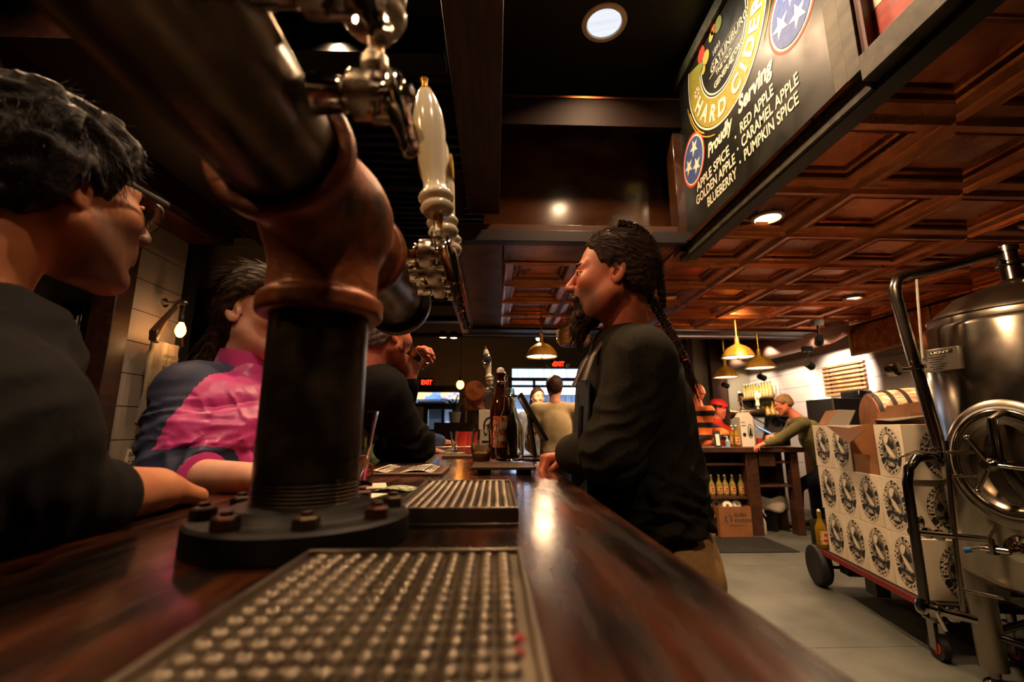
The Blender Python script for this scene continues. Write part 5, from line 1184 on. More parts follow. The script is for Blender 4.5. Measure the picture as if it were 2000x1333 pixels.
def track(px, py, D, az, label, top=3.4):
    p = at(px, py, D=D); T = empty('track_spotlight', p, label, 'spotlight'); d = Vector((math.cos(math.radians(az)), math.sin(math.radians(az)), -.35)).normalized()
    t = MB(); t.lathe([(0, -.05), (.035, -.05), (.042, -.03), (.042, .06), (.036, .062), (.034, .04), (0, .04)], p, d, 20); t.build('lamp_head', m_black, T)
    t = MB(); t.cyl(p+Vector((0, 0, .02)), (p.x, p.y, p.z+.16), .008, n=8); t.bb(p.x-.05, p.x+.05, p.y-.03, p.y+.03, p.z+.15, p.z+.21); t.build('bracket', m_black, T)
track(1580, 713, 5.2, 30, 'black track spotlight aimed at the slatted wood art'); track(1487, 737, 6.6, 10, 'black track spotlight over the upper bottle shelf'); track(1416, 753, 7.6, 10, 'small black track spotlight behind the lowest pendant'); track(1600, 665, 4.6, 60, 'grey track spotlight hanging just under the copper ceiling edge')
for i, (px, py) in enumerate(((865, 660), (886, 661))):
    p = at(px, py, D=6.4); T = empty('ceiling_spot', p, ('left', 'right')[i]+' spot of the lit pair beyond the hanging pipe arm', 'spotlight'); t = MB(); t.lathe([(.05, 0), (.06, .03), (.045, .09), (0, .1)], p, n=20, cap=False); t.build('shade', m_steel_dk, T); t = MB(); t.lathe([(0, .004), (.046, .004), (.046, .008), (0, .008)], p, n=20); t.build('bulb', m_lampw, T)
for i, (px, py) in enumerate(((1070, 729), (1088, 729), (1052, 661), (1092, 660))):
    p = at(px, py, D=7.5); t = MB(); t.ell(p, .045, 14, 8); tag(t.build('glowing_bulb', m_lampw, org=p), ('bare glowing bulb left of the pair above the beige man', 'bare glowing bulb right of the pair above the beige man', 'small glowing bulb left of the brass pendant stem', 'small glowing bulb right of the brass pendant stem')[i], 'light bulb')
def exitsign(px, py, D, w, label, s='EXIT'):
    p = at(px, py, D=D) if D < 9 else at(px, py, Y=FY-.12); T = empty('exit_sign', p, label, 'exit sign'); h = w*.62
    t = MB(); t.bb(p.x-w/2, p.x+w/2, p.y, p.y+.05, p.z-h/2, p.z+h/2); t.build('housing', m_black, T, bevel=.004)
    t = MB(); text(t, s, (p.x-w*.42 if s[0] == 'E' else p.x-w*.46, p.y-.002, p.z-h*.28), (1, 0, 0), (0, 0, 1), h*.78, width=w*.84 if s[0] == 'E' else w*.92, bold=.04); t.build('red_letters', M('exit_red', '#ff3018', .5, emit='#ff2a14', estr=4.), T, smooth=0)
    t = MB()
    for q in (-1, 1): t.lathe([(0, 0), (w*.14, 0), (w*.12, .05), (0, .06)], (p.x+q*w*.78, p.y+.03, p.z-h*.1), (0, 1, 0), 16)
    t.cyl((p.x-w*.8, p.y+.06, p.z-.05), (p.x+w*.8, p.y+.06, p.z-.05), .012, n=8); t.build('emergency_lamps', M('lamp_plastic', '#a9a294', .4), T)
    return T
exitsign(833, 747, 11, .30, 'red EXIT sign with two emergency lamps over the far street door'); exitsign(1090, 711, 6.6, .19, 'red EXIT sign with arrow hanging beside the brass pendant over the bar', '‹EXIT')
# wicker basket hung by the pendant
a = at(1088, 652, D=4.9); b = at(1152, 676, D=4.9); T = empty('wicker_basket', (b.x, a.y, b.z), 'shallow wicker basket hanging under the dark ceiling beside the bartender\'s beard', 'basket')
m_wick = M('wicker', '#8a5a2c', .6, col2='#4a2c14', scale=60, stretch=(1, 1, 3), bump=(120, 1., .003), ramp=(.45, .55))
t = MB(); h = (a.z-b.z); t.lathe([(0, 0), ((b.x-a.x)*.42, 0), ((b.x-a.x)*.5, h*.3), ((b.x-a.x)*.52, h*1.3), ((b.x-a.x)*.49, h*1.3), ((b.x-a.x)*.46, h*.35), (0, .01)], ((a.x+b.x)/2, a.y, b.z), n=32); t.build('basket_body', m_wick, T)
t = MB(); t.cyl(((a.x+b.x)/2, a.y, b.z+h), ((a.x+b.x)/2, a.y, 3.46), .004, n=6); t.build('cord', m_black, T)
# ------------------------------------------------------------------ left wall
m_linen = M('linen_apron', '#6f6352', .85, col2='#5a4e3e', scale=14, stretch=(3, 3, .6), bump=(500, .5, .001), sheen=.2)
WX = -2.095
def wl(px, py): return at(px, py, X=WX+.03)
hk = wl(330, 592); T = empty('hook_rail', hk, 'small metal hook bracket on the white shiplap holding the apron and bulb', 'hook'); t = MB(); t.cyl((WX, hk.y, hk.z), (WX+.13, hk.y, hk.z), .011, n=12); t.ell((WX+.13, hk.y, hk.z), .018, 12, 8); t.lathe([(.03, 0), (.03, .008), (0, .01)], (WX, hk.y, hk.z), (1, 0, 0), 16); t.build('hook_arm', m_steel, T)
T = empty('linen_apron', hk+Vector((0, 0, -.9)), 'long beige linen apron with leather neck strap hung on the left wall', 'apron')
A = [wl(282, 672), wl(343, 662), wl(348, 700), wl(322, 832), wl(276, 828), wl(280, 690)]
t = MB(); n = 26; rows = 30; vs = []; fs = []
y0 = min(p.y for p in A); y1 = max(p.y for p in A); zt = wl(310, 668).z; zb = wl(300, 828).z
for i in range(rows+1):
    v = i/rows
    for k in range(n+1):
        u = k/n; w0 = 1-.10*v if v > .15 else .85+.05*v/.15; yy = (y0+y1)/2-.02*v+(u-.5)*(y1-y0)*w0
        vs.append((WX+.05+.022*math.sin(u*17+v*2)*(.3+v), yy, zt+(zb-zt)*v-.012*math.cos(u*9)*v))
for i in range(rows):
    for k in range(n): fs.append((i*(n+1)+k, i*(n+1)+k+1, (i+1)*(n+1)+k+1, (i+1)*(n+1)+k))
t.add(vs, fs); o_ = t.build('apron_cloth', m_linen, T, smooth=80); sd = o_.modifiers.new('s', 'SOLIDIFY'); sd.thickness = .004
t = MB(); yc = (y0+y1)/2
for k, s_ in enumerate(('BRANDY', 'CO. TENN', 'EST')): text(t, s_, (WX+.085, yc-.06, zt-.10-.035*k), (0, 1, 0), (0, 0, 1), .032, width=.12, bold=.01)
t.build('apron_print', m_ink, T, smooth=0)
t = MB(); t.path([(WX+.07, y0+.03, zt), (WX+.09, hk.y-.02, hk.z), (WX+.10, hk.y, hk.z+.02), (WX+.09, hk.y+.02, hk.z), (WX+.07, y1-.03, zt)], .016, 8, flat=.25)
t.path([(WX+.08, y0+.02, zt-.02), (WX+.11, y0-.05, zt-.02), (WX+.12, y0-.07, zt+.03), (WX+.10, y0, zt+.09), (WX+.09, hk.y-.02, hk.z-.03)], .018, 8, flat=.3); t.build('leather_strap', m_leather, T)
bp = wl(321, 641); bp.x = WX+.13; bp_light = bp+Vector((.0, 0, -.1)); T = empty('filament_bulb', bp, 'glowing amber filament bulb hanging in front of the linen apron', 'light bulb')
t = MB(); t.lathe([(0, -.06), (.014, -.056), (.027, -.035), (.030, -.015), (.024, .01), (.014, .03), (.012, .04)], bp, n=24, cap=False); t.build('bulb_glass', M('amber_bulb', '#ffcf8a', .1, emit='#ff9a3c', estr=14.), T)
t = MB(); t.lathe([(.014, .035), (.016, .04), (.016, .075), (.009, .085), (0, .086)], bp, n=16); t.build('socket', m_black, T); t = MB(); t.path([bp+Vector((0, 0, .08)), (bp.x, hk.y, hk.z-.01)], .003, 6); t.build('cord', m_black, T)
a = at(100, 598, Y=2.60); b = at(172, 598, Y=2.60); c = at(172, 770, Y=2.60); T = empty('wall_chalkboard', (b.x-.4, 2.6, c.z), 'tall black menu board reading BATCH on the left shiplap wall', 'sign board')
t = MB(); t.bb(b.x-.75, b.x, 2.57, 2.60, c.z-.25, b.z); t.build('board_frame', m_steel, T, bevel=.002); t = MB(); t.bb(b.x-.735, b.x-.015, 2.565, 2.572, c.z-.235, b.z-.015); t.build('board_face', M('board_navy', '#0c1016', .35), T)
t = MB(); q = at(105, 637, Y=2.56); text(t, 'SMALL BATCH', (at(151, 637, Y=2.56).x, 2.563, q.z), (1, 0, 0), (0, 0, 1), .085, 'r', bold=.03, width=.46)
for k, yy in enumerate((645, 664)): z = at(140, yy, Y=2.56).z; t.bb(b.x-.32, at(149-k*22, yy, Y=2.56).x, 2.562, 2.564, z, z+.006)
t.build('board_lettering', m_chalk, T, smooth=0)
p = at(272, 892, X=-2.03); T = empty('paper_sign', p, 'small white card sign lettered TASTING ROOM propped above the basket', 'sign'); t = MB(); uu = Vector((.35, .93, 0)).normalized(); vv = Vector((.2, -.1, 1)).normalized()
t.prism([(-.07, -.035), (.07, -.045), (.07, .04), (-.07, .045)], p, uu, vv, Vector((-.004, .002, 0))); t.build('card', m_paper, T)
t = MB(); nn_ = uu.cross(vv).normalized()*.004; text(t, 'BRANDY', p+vv*.006+nn_, uu, vv, .034, 'c', width=.12, bold=.02); text(t, 'COMING', p-vv*.03+nn_, uu, vv, .03, 'c', width=.11, bold=.02); t.build('card_lettering', m_ink, T, smooth=0)
p = at(277, 935, X=-1.95); T = empty('wicker_floor_basket', (p.x, p.y, 0), 'brown wicker basket on a crate below the hanging apron', 'basket')
t = MB(); t.lathe([(0, 0), (.14, 0), (.18, .14), (.185, .15), (.17, .15), (.13, .02), (0, .015)], (p.x, p.y, p.z-.10), n=32); t.tor((p.x, p.y, p.z+.048), (0, 0, 1), .182, .012, 32, 8); t.build('basket_body', m_wick, T); T['label'] = 'brown wicker basket on a dark crate below the hanging apron'
t = MB(); t.bb(p.x-.17, p.x+.15, p.y-.22, p.y+.2, 0, p.z-.10); tag(t.build('wooden_crate', m_dkwood, org=(p.x, p.y, 0), bevel=.004), 'dark wooden crate under the wicker basket by the left wall', 'crate')
# ------------------------------------------------------------------ far counter
m_cnt = M('counter_wood', '#2c1810', .45, col2='#4a2a18', scale=3, stretch=(2, 2, 8), detail=6); m_cardb = M('cardboard', '#8a5a30', .75, col2='#7a4e28', scale=8); m_cardd = M('cardboard_grey', '#6e6254', .75)
CY = 5.4
xl = at(1340, 872, Y=CY).x; xm0 = at(1462, 960, Y=CY).x; xm1 = at(1486, 960, Y=CY).x; xr = at(1556, 872, Y=CY).x; zt = at(1430, 874, Y=CY).z; zt2 = at(1430, 884, Y=CY).z
K = empty('back_counter', (xm0, CY, 0), 'dark timber retail counter with open shelves in the back right of the room', 'counter')
t = MB(); t.bb(xl-.6, xr+.05, CY-.05, CY+.45, zt2, zt); t.build('counter_top', m_cnt, K, bevel=.004)
for x0, x1 in ((xl-.55, xl-.43), (xm0, xm1), (xr-.09, xr)):
    for yy in (CY, CY+.31): t = MB(); t.bb(x0, x1, yy, yy+.12, 0, zt2); t.build('leg_post', m_cnt, K, bevel=.004)
zs1 = at(1420, 906, Y=CY).z; zs2 = at(1420, 972, Y=CY).z
for z in (zs1, zs2): t = MB(); t.bb(xl-.55, xm1, CY+.02, CY+.40, z-.025, z); t.build('shelf', m_cnt, K, bevel=.003)
t = MB(); t.bb(xl-.55, xr, CY+.42, CY+.44, 0, zt2); t.build('back_panel', m_black, K)
for z in (.55, .82): t = MB(); t.bb(xm1, xr-.02, CY+.02, CY+.4, z-.02, z); t.build('shelf', m_cnt, K, bevel=.003)
for k in range(1): t = MB(); t.bb(xm1+.01, at(1512, 890, Y=CY).x, CY-.01, CY+.38, zt2-.16, zt2-.015); t.build('drawer', m_cnt, K, bevel=.004)
m_lab = M('cream_label', '#c9ad78', .6, col2='#a8542c', scale=60, ramp=(.52, .6))
m_clr = M('cider_glass', '#c8b45a', .08, trans=.55, ior=1.4)
proto = bottle((0, 0, 0), 'cider_bottle', 'x', .235, .037, m_clr, .013, None, (m_lab, m_red, LA), group='cider bottles on the back counter shelf', n=20)
for i, px in enumerate((1378, 1391, 1406, 1418, 1432, 1449)):
    p = at(px, 968, Y=CY+.12); lab = ['leftmost swing-top cider bottle on the counter shelf, next to the bartender', 'second swing-top cider bottle from the left on the counter shelf', 'third swing-top cider bottle from the left on the counter shelf', 'fourth swing-top cider bottle from the left on the counter shelf', 'fifth swing-top cider bottle from the left on the counter shelf', 'rightmost swing-top cider bottle on the counter shelf, next to the post'][i]
    q = proto if i == 0 else dup(proto, label=lab); q['label'] = lab; q.location = (p.x, CY+.12, zs2)
# carton of paper rolls
a = at(1407, 1038, Y=CY-.05); b = at(1466, 990, Y=CY-.05); T = empty('cardboard_box', ((a.x+b.x)/2, CY-.05, 0), 'open brown cardboard box of paper rolls under the back counter', 'cardboard box')
t = MB(); x0, x1, z1 = a.x, b.x, b.z; t.bb(x0, x1, CY-.05, CY-.045, 0, z1); t.bb(x0, x1, CY+.30, CY+.305, 0, z1); t.bb(x0, x0+.005, CY-.045, CY+.3, 0, z1); t.bb(x1-.005, x1, CY-.045, CY+.3, 0, z1); t.bb(x0, x1, CY-.045, CY+.3, 0, .005); t.build('box_walls', m_cardb, T)
t = MB(); text(t, 'GLOBAL', (x0+.17, CY-.052, z1*.68), (1, 0, 0), (0, 0, 1), .05, width=.15, bold=.02); text(t, 'SOLUTIONS', (x0+.17, CY-.052, z1*.50), (1, 0, 0), (0, 0, 1), .045, width=.2, bold=.02); text(t, 'www.paper.com', (x0+.1, CY-.052, z1*.36), (1, 0, 0), (0, 0, 1), .03, width=.2)
t.f = t.f[:]; t.build('box_print', M('blue_print', '#2b3a48', .6), T, smooth=0)
t = MB(); ring(t, (x0+.11, CY-.052, z1*.60), (1, 0, 0), (0, 0, 1), .035, .045, .014, n=30, a0=-1, a1=1.4); ring(t, (x0+.10, CY-.052, z1*.60), (1, 0, 0), (0, 0, 1), .035, .045, .014, n=30, a0=2.2, a1=4.6); t.build('box_logo', M('blue_print', '#2b3a48', .6), T, smooth=0)
for k, (u, v_, z) in enumerate(((.12, .06, .0), (.24, .10, .01), (.06, .18, .0), (.18, .22, .02))):
    t = MB(); c = Vector((x0+.02+u, CY+v_, z1-.02+z)); d = Vector((.3*math.sin(k*2), -.8, .35)).normalized(); t.lathe([(.02, -.05), (.055, -.05), (.055, .05), (.02, .05), (.018, 0), (.02, -.05)], c, d, 22, cap=False)
    tag(t.build('paper_roll', m_paper, org=c), 'white paper roll in the open cardboard box, ' + ('front left', 'front right', 'back left', 'back right')[k], 'paper roll', 'paper rolls in the cardboard box')
xs0 = at(1352, 1030, Y=CY).x
for k in range(7):
    t = MB(); z = .02+.05*k; t.box((xs0+.13+.02*math.sin(k*2), CY+.15, z), (.27, .30, .035), .06*math.sin(k*3)); tag(t.build('flat_carton', m_cardb, org=(xs0, CY, z), bevel=.002), 'flattened brown carton in the pile under the counter, ' + ('lowest of seven', 'second from the floor', 'third from the floor', 'middle of the pile', 'third from the top', 'second from the top', 'topmost of the pile')[k], 'carton', 'flattened cartons under the counter')
# bin, spray bottle, mat
p = at(1518, 1040, Z=0); T = empty('trash_bin', (p.x, p.y+.15, 0), 'black square trash bin with white liner under the back counter', 'trash bin'); c = Vector((p.x, p.y+.15, 0))
t = MB(); t.lathe([(.0, .0), (.15, .0), (.185, .38), (.175, .38), (.145, .02), (0, .02)], c, n=4, cap=False); o_ = t.build('bin_body', m_black, T, bevel=.02, smooth=30); o_.rotation_euler = (0, 0, 0)
s = MB(); rows = 8; n = 40; vs = []; fs = []
for i, (r, z) in enumerate(((.15, .30), (.17, .39), (.19, .40), (.20, .37), (.205, .31), (.205, .26), (.20, .24))):
    for k in range(n): a = 2*PI*k/n; rr = r*(1.0+.10*abs(math.sin(2*a+PI/2))**.5)*(1+.04*math.sin(a*7+i)); vs.append((c.x+rr*math.cos(a), c.y+rr*math.sin(a), z+.015*math.sin(a*5+i)))
for i in range(6):
    for k in range(n): fs.append((i*n+k, i*n+(k+1) % n, (i+1)*n+(k+1) % n, (i+1)*n+k))
s.add(vs, fs); o_ = s.build('bin_liner', M('bin_bag', '#b5ada0', .35, trans=.15, bump=(20, .8, .01)), T, smooth=80); sd = o_.modifiers.new('s', 'SOLIDIFY'); sd.thickness = .002
p = at(1490, 1043, Z=0); T = empty('spray_bottle', (p.x, p.y, 0), 'white plastic spray bottle on the floor beside the trash bin', 'spray bottle'); m_wpl = M('white_plastic', '#b9b5ac', .35)
t = MB(); t.lathe([(0, 0), (.042, 0), (.045, .01), (.045, .13), (.035, .16), (.014, .20), (.013, .22)], (p.x, p.y, 0), n=24); t.build('bottle_body', m_wpl, T); t = MB(); t.box((p.x-.015, p.y, .25), (.10, .03, .03)); t.bar((p.x+.02, p.y, .25), (p.x+.06, p.y, .19), .015, .012, (0, 1, 0)); t.cyl((p.x, p.y, .215), (p.x, p.y, .24), .016, n=14); t.build('trigger_head', m_wpl, T, bevel=.004)
a = at(1330, 1083, Z=0); b = at(1562, 1080, Z=0); c = at(1480, 1040, Z=0); t = MB(); x0, x1, y0, y1 = a.x-.5, b.x, b.y, c.y-.28; t.bb(x0, x1, y0, y1, 0, .010)
for i in range(int((x1-x0)/.045)):
    for j in range(int((y1-y0)/.045)): q = (x0+.022+i*.045, y0+.022+j*.045); t.lathe([(.017, .010), (.015, .013), (.009, .013), (.008, .0105)], (q[0], q[1], 0), n=6, cap=False)
tag(t.build('rubber_floor_mat', M('rubber', '#121110', .6), org=(b.x, b.y, 0)), 'black perforated rubber mat on the concrete in front of the back counter', 'floor mat')
# things on the counter
ZC = zt
def ctr(px, dy=.1): q = at(px, 868, Y=CY+dy); return Vector((q.x, CY+dy, ZC))
p = ctr(1462); T = empty('white_carton', p, 'tall white printed bottle carton standing on the back counter', 'carton'); w = .16; hh = at(1462, 806, Y=CY+.1).z-ZC
t = MB(); t.box((p.x, p.y+.06, ZC+hh*.43), (w, .13, hh*.86)); t.prism([(-w/2, hh*.86), (w/2, hh*.86), (w*.25, hh), (-w*.25, hh)], (p.x, p.y-.005, ZC), (1, 0, 0), (0, 0, 1), (0, .13, 0)); t.build('carton_body', m_card, T, bevel=.002)
t = MB(); disc(t, (p.x-.04, p.y-.0075, ZC+hh*.35), (1, 0, 0), (0, 0, 1), .022, .024, 20); ring(t, (p.x+.035, p.y-.0075, ZC+hh*.45), (1, 0, 0), (0, 0, 1), .033, .085, .008); t.flat([(-.02, -.06), (.02, -.06), (.015, .02), (.0, .06), (-.015, .0)], (p.x+.035, p.y-.0075, ZC+hh*.45), (1, 0, 0), (0, 0, 1)); t.bb(p.x-.065, p.x-.015, p.y-.0075, p.y-.006, ZC+hh*.6, ZC+hh*.62); t.bb(p.x-.065, p.x-.02, p.y-.0075, p.y-.006, ZC+hh*.7, ZC+hh*.715); t.build('carton_print', m_ink, T, smooth=0)
m_yel = M('yellow_cider_glass', '#c79a20', .06, trans=.6, ior=1.4)
for px, dy, lab in ((1440, .08, 'amber cider bottle close beside the white carton'), (1431, .16, 'amber cider bottle behind and left of the one by the carton')):
    p = ctr(px, dy); bottle(p, 'cider_bottle', lab, .25, .037, m_yel, .013, None, (m_lab, m_red, LA), n=20)
p = ctr(1421, .05); t = MB(); t.lathe([(0, 0), (.028, 0), (.028, .07), (.010, .09), (.008, .12), (.014, .125), (0, .13)], p, n=18); t.bb(p.x-.035, p.x, p.y-.006, p.y+.006, p.z+.12, p.z+.13); tag(t.build('sanitizer_pump', M('blue_white_plastic', '#8fa3b5', .3), org=p), 'small sanitizer pump bottle on the back counter beside the amber bottles', 'bottle')
p = ctr(1403, .0); T = empty('card_stand', p, 'slim dark card display stand at the left of the back counter', 'display stand'); t = MB(); t.prism([(-.04, 0), (.04, 0), (.05, .19), (-.03, .19)], p, (1, 0, 0), (0, .2, 1), (0, .015, 0)); t.build('stand_body', m_black, T, bevel=.002); t = MB(); t.flat([(-.02, .02), (.025, .02), (.03, .15), (-.015, .15)], p+Vector((0, -.002, 0)), (1, 0, 0), (0, .2, 1)); t.build('card', m_paper, T, smooth=0)
p = ctr(1484, .2); t = MB(); t.lathe([(0, 0), (.03, 0), (.038, .10), (.035, .10), (.028, .005), (0, .005)], p, n=20); tag(t.build('red_cup', m_red, org=p), 'red cup on the back counter right of the white carton', 'cup')
p = ctr(1500, .25); T = empty('tablet_stand', p, 'tablet with glowing blue screen on a stand under the bending man\'s face', 'tablet'); q = at(1497, 843, Y=CY+.22); t = MB(); uu = Vector((.85, -.1, -.45)).normalized(); vv = Vector((.25, .93, .25)).normalized()
t.prism([(-.13, -.09), (.13, -.09), (.13, .09), (-.13, .09)], q, uu, vv, Vector((0, 0, -.012))); t.build('tablet_case', m_black, T, bevel=.002); t = MB(); t.flat([(-.12, -.08), (.12, -.08), (.12, .08), (-.12, .08)], q+Vector((0, 0, .003)), uu, vv); t.build('screen', M('blue_screen', '#5a86b5', .2, emit='#5c93d0', estr=1.3), T, smooth=0); t = MB(); t.cyl((q.x, q.y, ZC+.005), q+Vector((0, 0, -.012)), .02, n=12); t.lathe([(0, 0), (.07, 0), (.07, .008), (0, .01)], (q.x, q.y, ZC)); t.build('stand', m_black, T)
p = ctr(1530, .35); t = MB(); t.bb(p.x-.1, p.x+.1, p.y, p.y+.15, ZC, ZC+.09); tag(t.build('receipt_printer', m_black, org=p, bevel=.01), 'black receipt printer on the counter behind the bending man\'s hands', 'printer')
# pipe tower on the back counter
p = at(1455, 808, Y=6.15); T = empty('counter_pipe_tower', (p.x, 6.0, ZC), 'iron pipe beer tower with two badged chrome handles behind the white carton', 'beer tower')
L0 = at(1424, 809, Y=6.0); L1 = at(1490, 806, Y=6.0); t = MB(); t.cyl(L0, L1, .055, n=28); t.cyl(L0-Vector((.01, 0, 0)), L0+Vector((.03, 0, 0)), .068, n=28); t.cyl(L1-Vector((.06, 0, 0)), L1, .068, n=28); t.build('arm_pipe', m_iron, T)
t = MB(); mx = (L0.x+L1.x)/2; t.cyl((mx, 6.0, ZC), (mx, 6.0, L0.z), .055, n=28); t.build('column_pipe', m_iron, T); t = MB(); t.lathe([(0, 0), (.1, 0), (.1, .02), (.055, .03)], (mx, 6.0, ZC)); t.build('base_flange', m_flange, T)
for px in (1447, 1480):
    q = at(px, 792, Y=5.95); t = MB(); t.lathe([(.012, 0), (.014, .04), (.026, .05), (.022, .08), (.02, .11), (.03, .16), (.026, .20), (.01, .23), (0, .235)], (q.x, 5.95, L0.z+.06), n=20); t.lathe([(0, 0), (.035, 0), (.035, .01), (0, .012)], (q.x, 5.925, L0.z+.24), (0, -1, 0), 20); t.build('tap_handle', m_ceramic if px > 1460 else m_chrome, T)
# wall shelves and their bottles
WXR = 4.72
def shelf(px0, px1, py, label, mat, dep=.26):
    a = at(px0, py, X=WXR-dep*.5); b = at(px1, py, X=WXR-dep*.5); z = (a.z+b.z)/2; T = empty('wall_shelf', (WXR, (a.y+b.y)/2, z), label, 'shelf')
    t = MB(); t.bb(WXR-dep, WXR, min(a.y, b.y), max(a.y, b.y), z-.03, z); t.build('shelf_board', mat, T, bevel=.003)
    for yy in (min(a.y, b.y)+.06, max(a.y, b.y)-.06): t = MB(); t.bar((WXR-.01, yy, z-.16), (WXR-dep+.04, yy, z-.03), .012, .02, (0, 1, 0)); t.bb(WXR-.014, WXR, yy-.01, yy+.01, z-.2, z-.03); t.build('bracket', m_black, T)
    return min(a.y, b.y), max(a.y, b.y), z
y0, y1, z = shelf(1452, 1512, 778, 'upper wooden wall shelf carrying a row of glowing cider bottles', m_cnt)
pr2 = bottle((0, 0, 0), 'cider_bottle', 'x', .27, .036, m_clr, .013, None, (m_lab, m_red, LA+PI/2*3), group='cider bottles on the upper wall shelf', n=16)
for i in range(10):
    q = pr2 if i == 0 else dup(pr2, label='x'); q.location = (WXR-.13, y1-.07-i*(y1-y0-.14)/9, z); q['label'] = 'swing-top cider bottle in the row on the upper wall shelf' if 0 < i < 9 else ('cider bottle at the far left end of the upper wall shelf', 'cider bottle at the near right end of the upper wall shelf')[i > 0]
y0, y1, z = shelf(1478, 1532, 812, 'lower black wall shelf carrying amber cider bottles', m_black)
pr3 = bottle((0, 0, 0), 'cider_bottle', 'x', .22, .035, m_yel, .013, None, (m_lab, m_red, LA), group='amber bottles on the lower wall shelf', n=16)
for i in range(6):
    q = pr3 if i == 0 else dup(pr3, label='x'); q.location = (WXR-.13, y1-.1-i*.13, z); q['label'] = 'amber cider bottle standing in the row on the lower black wall shelf'
t = MB(); q = at(1518, 832, X=WXR-.03); text(t, 'GN', q, (0, -1, 0), (0, 0, 1), .22, 'c', bold=.04); o_ = t.build('letter_sign', M('black_letters', '#0e0d0d', .4), org=q, smooth=0); sd = o_.modifiers.new('s', 'SOLIDIFY'); sd.thickness = .02; tag(o_, 'black cut-out letters GN under the lower wall shelf', 'sign')
T = None
a = at(1608, 722, X=4.72); b = at(1688, 705, X=4.72); c = at(1615, 775, X=4.72)
T = empty('slatted_wood_art', (4.72, (a.y+b.y)/2, c.z), 'slatted wooden wall art of long horizontal strips under a bright spotlight', 'wall art'); n = 8; H_ = a.z-c.z
for k in range(n):
    z = c.z+H_*k/(n-1); t = MB(); t.bb(4.69, 4.73, b.y, a.y, z, z+.028); t.build('wood_strip', M('slat_wood', '#6a3f24', .6, col2='#a87048', scale=3, stretch=(1, 6, 1)), T, bevel=.002)
for yy in (a.y-.1, b.y+.1): t = MB(); t.bb(4.73, 4.75, yy-.02, yy+.02, c.z, a.z+.02); t.build('back_batten', m_cnt, T)
# duct and copper soffit at the right
a = at(1560, 682, D=7.2); b = at(1640, 655, D=5.0); t = MB(); t.cyl((4.35, 10.5, a.z+.05), (4.35, 5.7, a.z+.05), .20, n=36); t.path([(4.35, 5.75, a.z+.05), (4.35, 5.55, a.z+.09), (4.42, 5.42, a.z+.2), (4.5, 5.35, a.z+.5)], .2, 28); st(t, 'ceiling_duct', M('pink_duct', '#8c6a5c', .45, .3))
T = empty('copper_clad_box', (4.45, 4.4, 2.12), 'hammered copper clad box with pale timber frame under the ceiling right of the wall art', 'soffit box')
x0, z0, z1 = 4.45, 2.12, CEIL-.02; y0, y1 = 3.3, 5.45; t = MB(); t.bb(x0, 4.7, y0, y1, z0, z1); t.build('copper_cladding', M('gold_copper', '#c07a34', .3, 1., bump=(35, 1., .01), col2='#8a4f22', scale=12), T)
t = MB(); yf = y0-.012; [t.bb(x0-.012, x0+.02, y, y+.03, z0-.01, z1) for y in (yf, (y0+y1)/2, y1)]; t.bb(x0-.012, x0+.02, yf, y1+.03, z0-.03, z0); t.bb(x0, 4.7, yf, y0, z0-.03, z0); t.build('timber_frame', M('pale_timber', '#b08a5c', .5), T, bevel=.002)
# barrel, machine and lit box behind the cartons
p = at(1700, 815, D=4.6); T = empty('oak_barrel', (p.x+.3, p.y, p.z-.33), 'oak cider barrel lying on its side behind the open cartons', 'barrel'); d = Vector((1, -.35, 0)).normalized(); o = Vector((p.x, p.y, p.z-.02))
t = MB(); pf = []
for k in range(13): u = k/12; pf.append((.25+.055*math.sin(PI*u), .8*u))
t.lathe(pf, o, d, 28); t.build('staves', M('stave_wood', '#7a5434', .6, col2='#c9a888', scale=9, stretch=(1, 1, 9), ramp=(.45, .6)), T, smooth=20)
for u in (.02, .16, .30, .70, .84, .98): t = MB(); r = .253+.055*math.sin(PI*u); t.lathe([(r, .8*u-.02), (r+.004, .8*u-.018), (r+.004, .8*u+.018), (r, .8*u+.02)], o, d, 40, cap=False); t.build('hoop', m_steel_dk, T)
t = MB(); t.lathe([(0, -.012), (.235, -.012), (.235, .0), (0, 0)], o, d, 36); t.build('barrel_head', M('head_wood', '#5a3016', .5, col2='#8a4a20', scale=4), T)
t = MB(); t.bb(o.x+.05, o.x+.75, o.y-.45, o.y+.2, 0, o.z-.29); tag(t.build('barrel_rack', m_cnt, org=(o.x, o.y, 0), bevel=.005), 'dark timber rack carrying the oak barrel', 'rack')
a = at(1626, 778, D=5.6); b = at(1690, 800, D=5.6); T = empty('black_machine', (a.x+.3, a.y, 0), 'glossy black ice machine with rounded top behind the cartons', 'machine'); t = MB(); t.bb(a.x, 4.66, a.y, a.y+.5, 0, a.z); t.build('cabinet', m_black, T, bevel=.01); c = at(1692, 760, D=5.6); t = MB(); t.bb(c.x-.02, c.x+.16, a.y+.05, a.y+.4, a.z, c.z); t.build('hopper', M('gloss_black', '#0a0b0a', .12), T, bevel=.03)
a = at(1598, 776, D=6.4); b = at(1624, 804, D=6.4); t = MB(); t.bb(a.x, b.x, a.y, a.y+.12, b.z-.08, a.z); tag(t.build('lit_menu_box', M('lit_card', '#e8d8b0', .5, emit='#ffe6b0', estr=.7), org=a, bevel=.003), 'small bright cream card box left of the black machine', 'box'); t = MB(); t.bb(a.x-.03, a.x+.18, a.y-.05, a.y+.4, 0, b.z-.08); tag(t.build('side_table', m_cnt, org=(a.x, a.y, 0)), 'dark side table under the bright cream box', 'table')
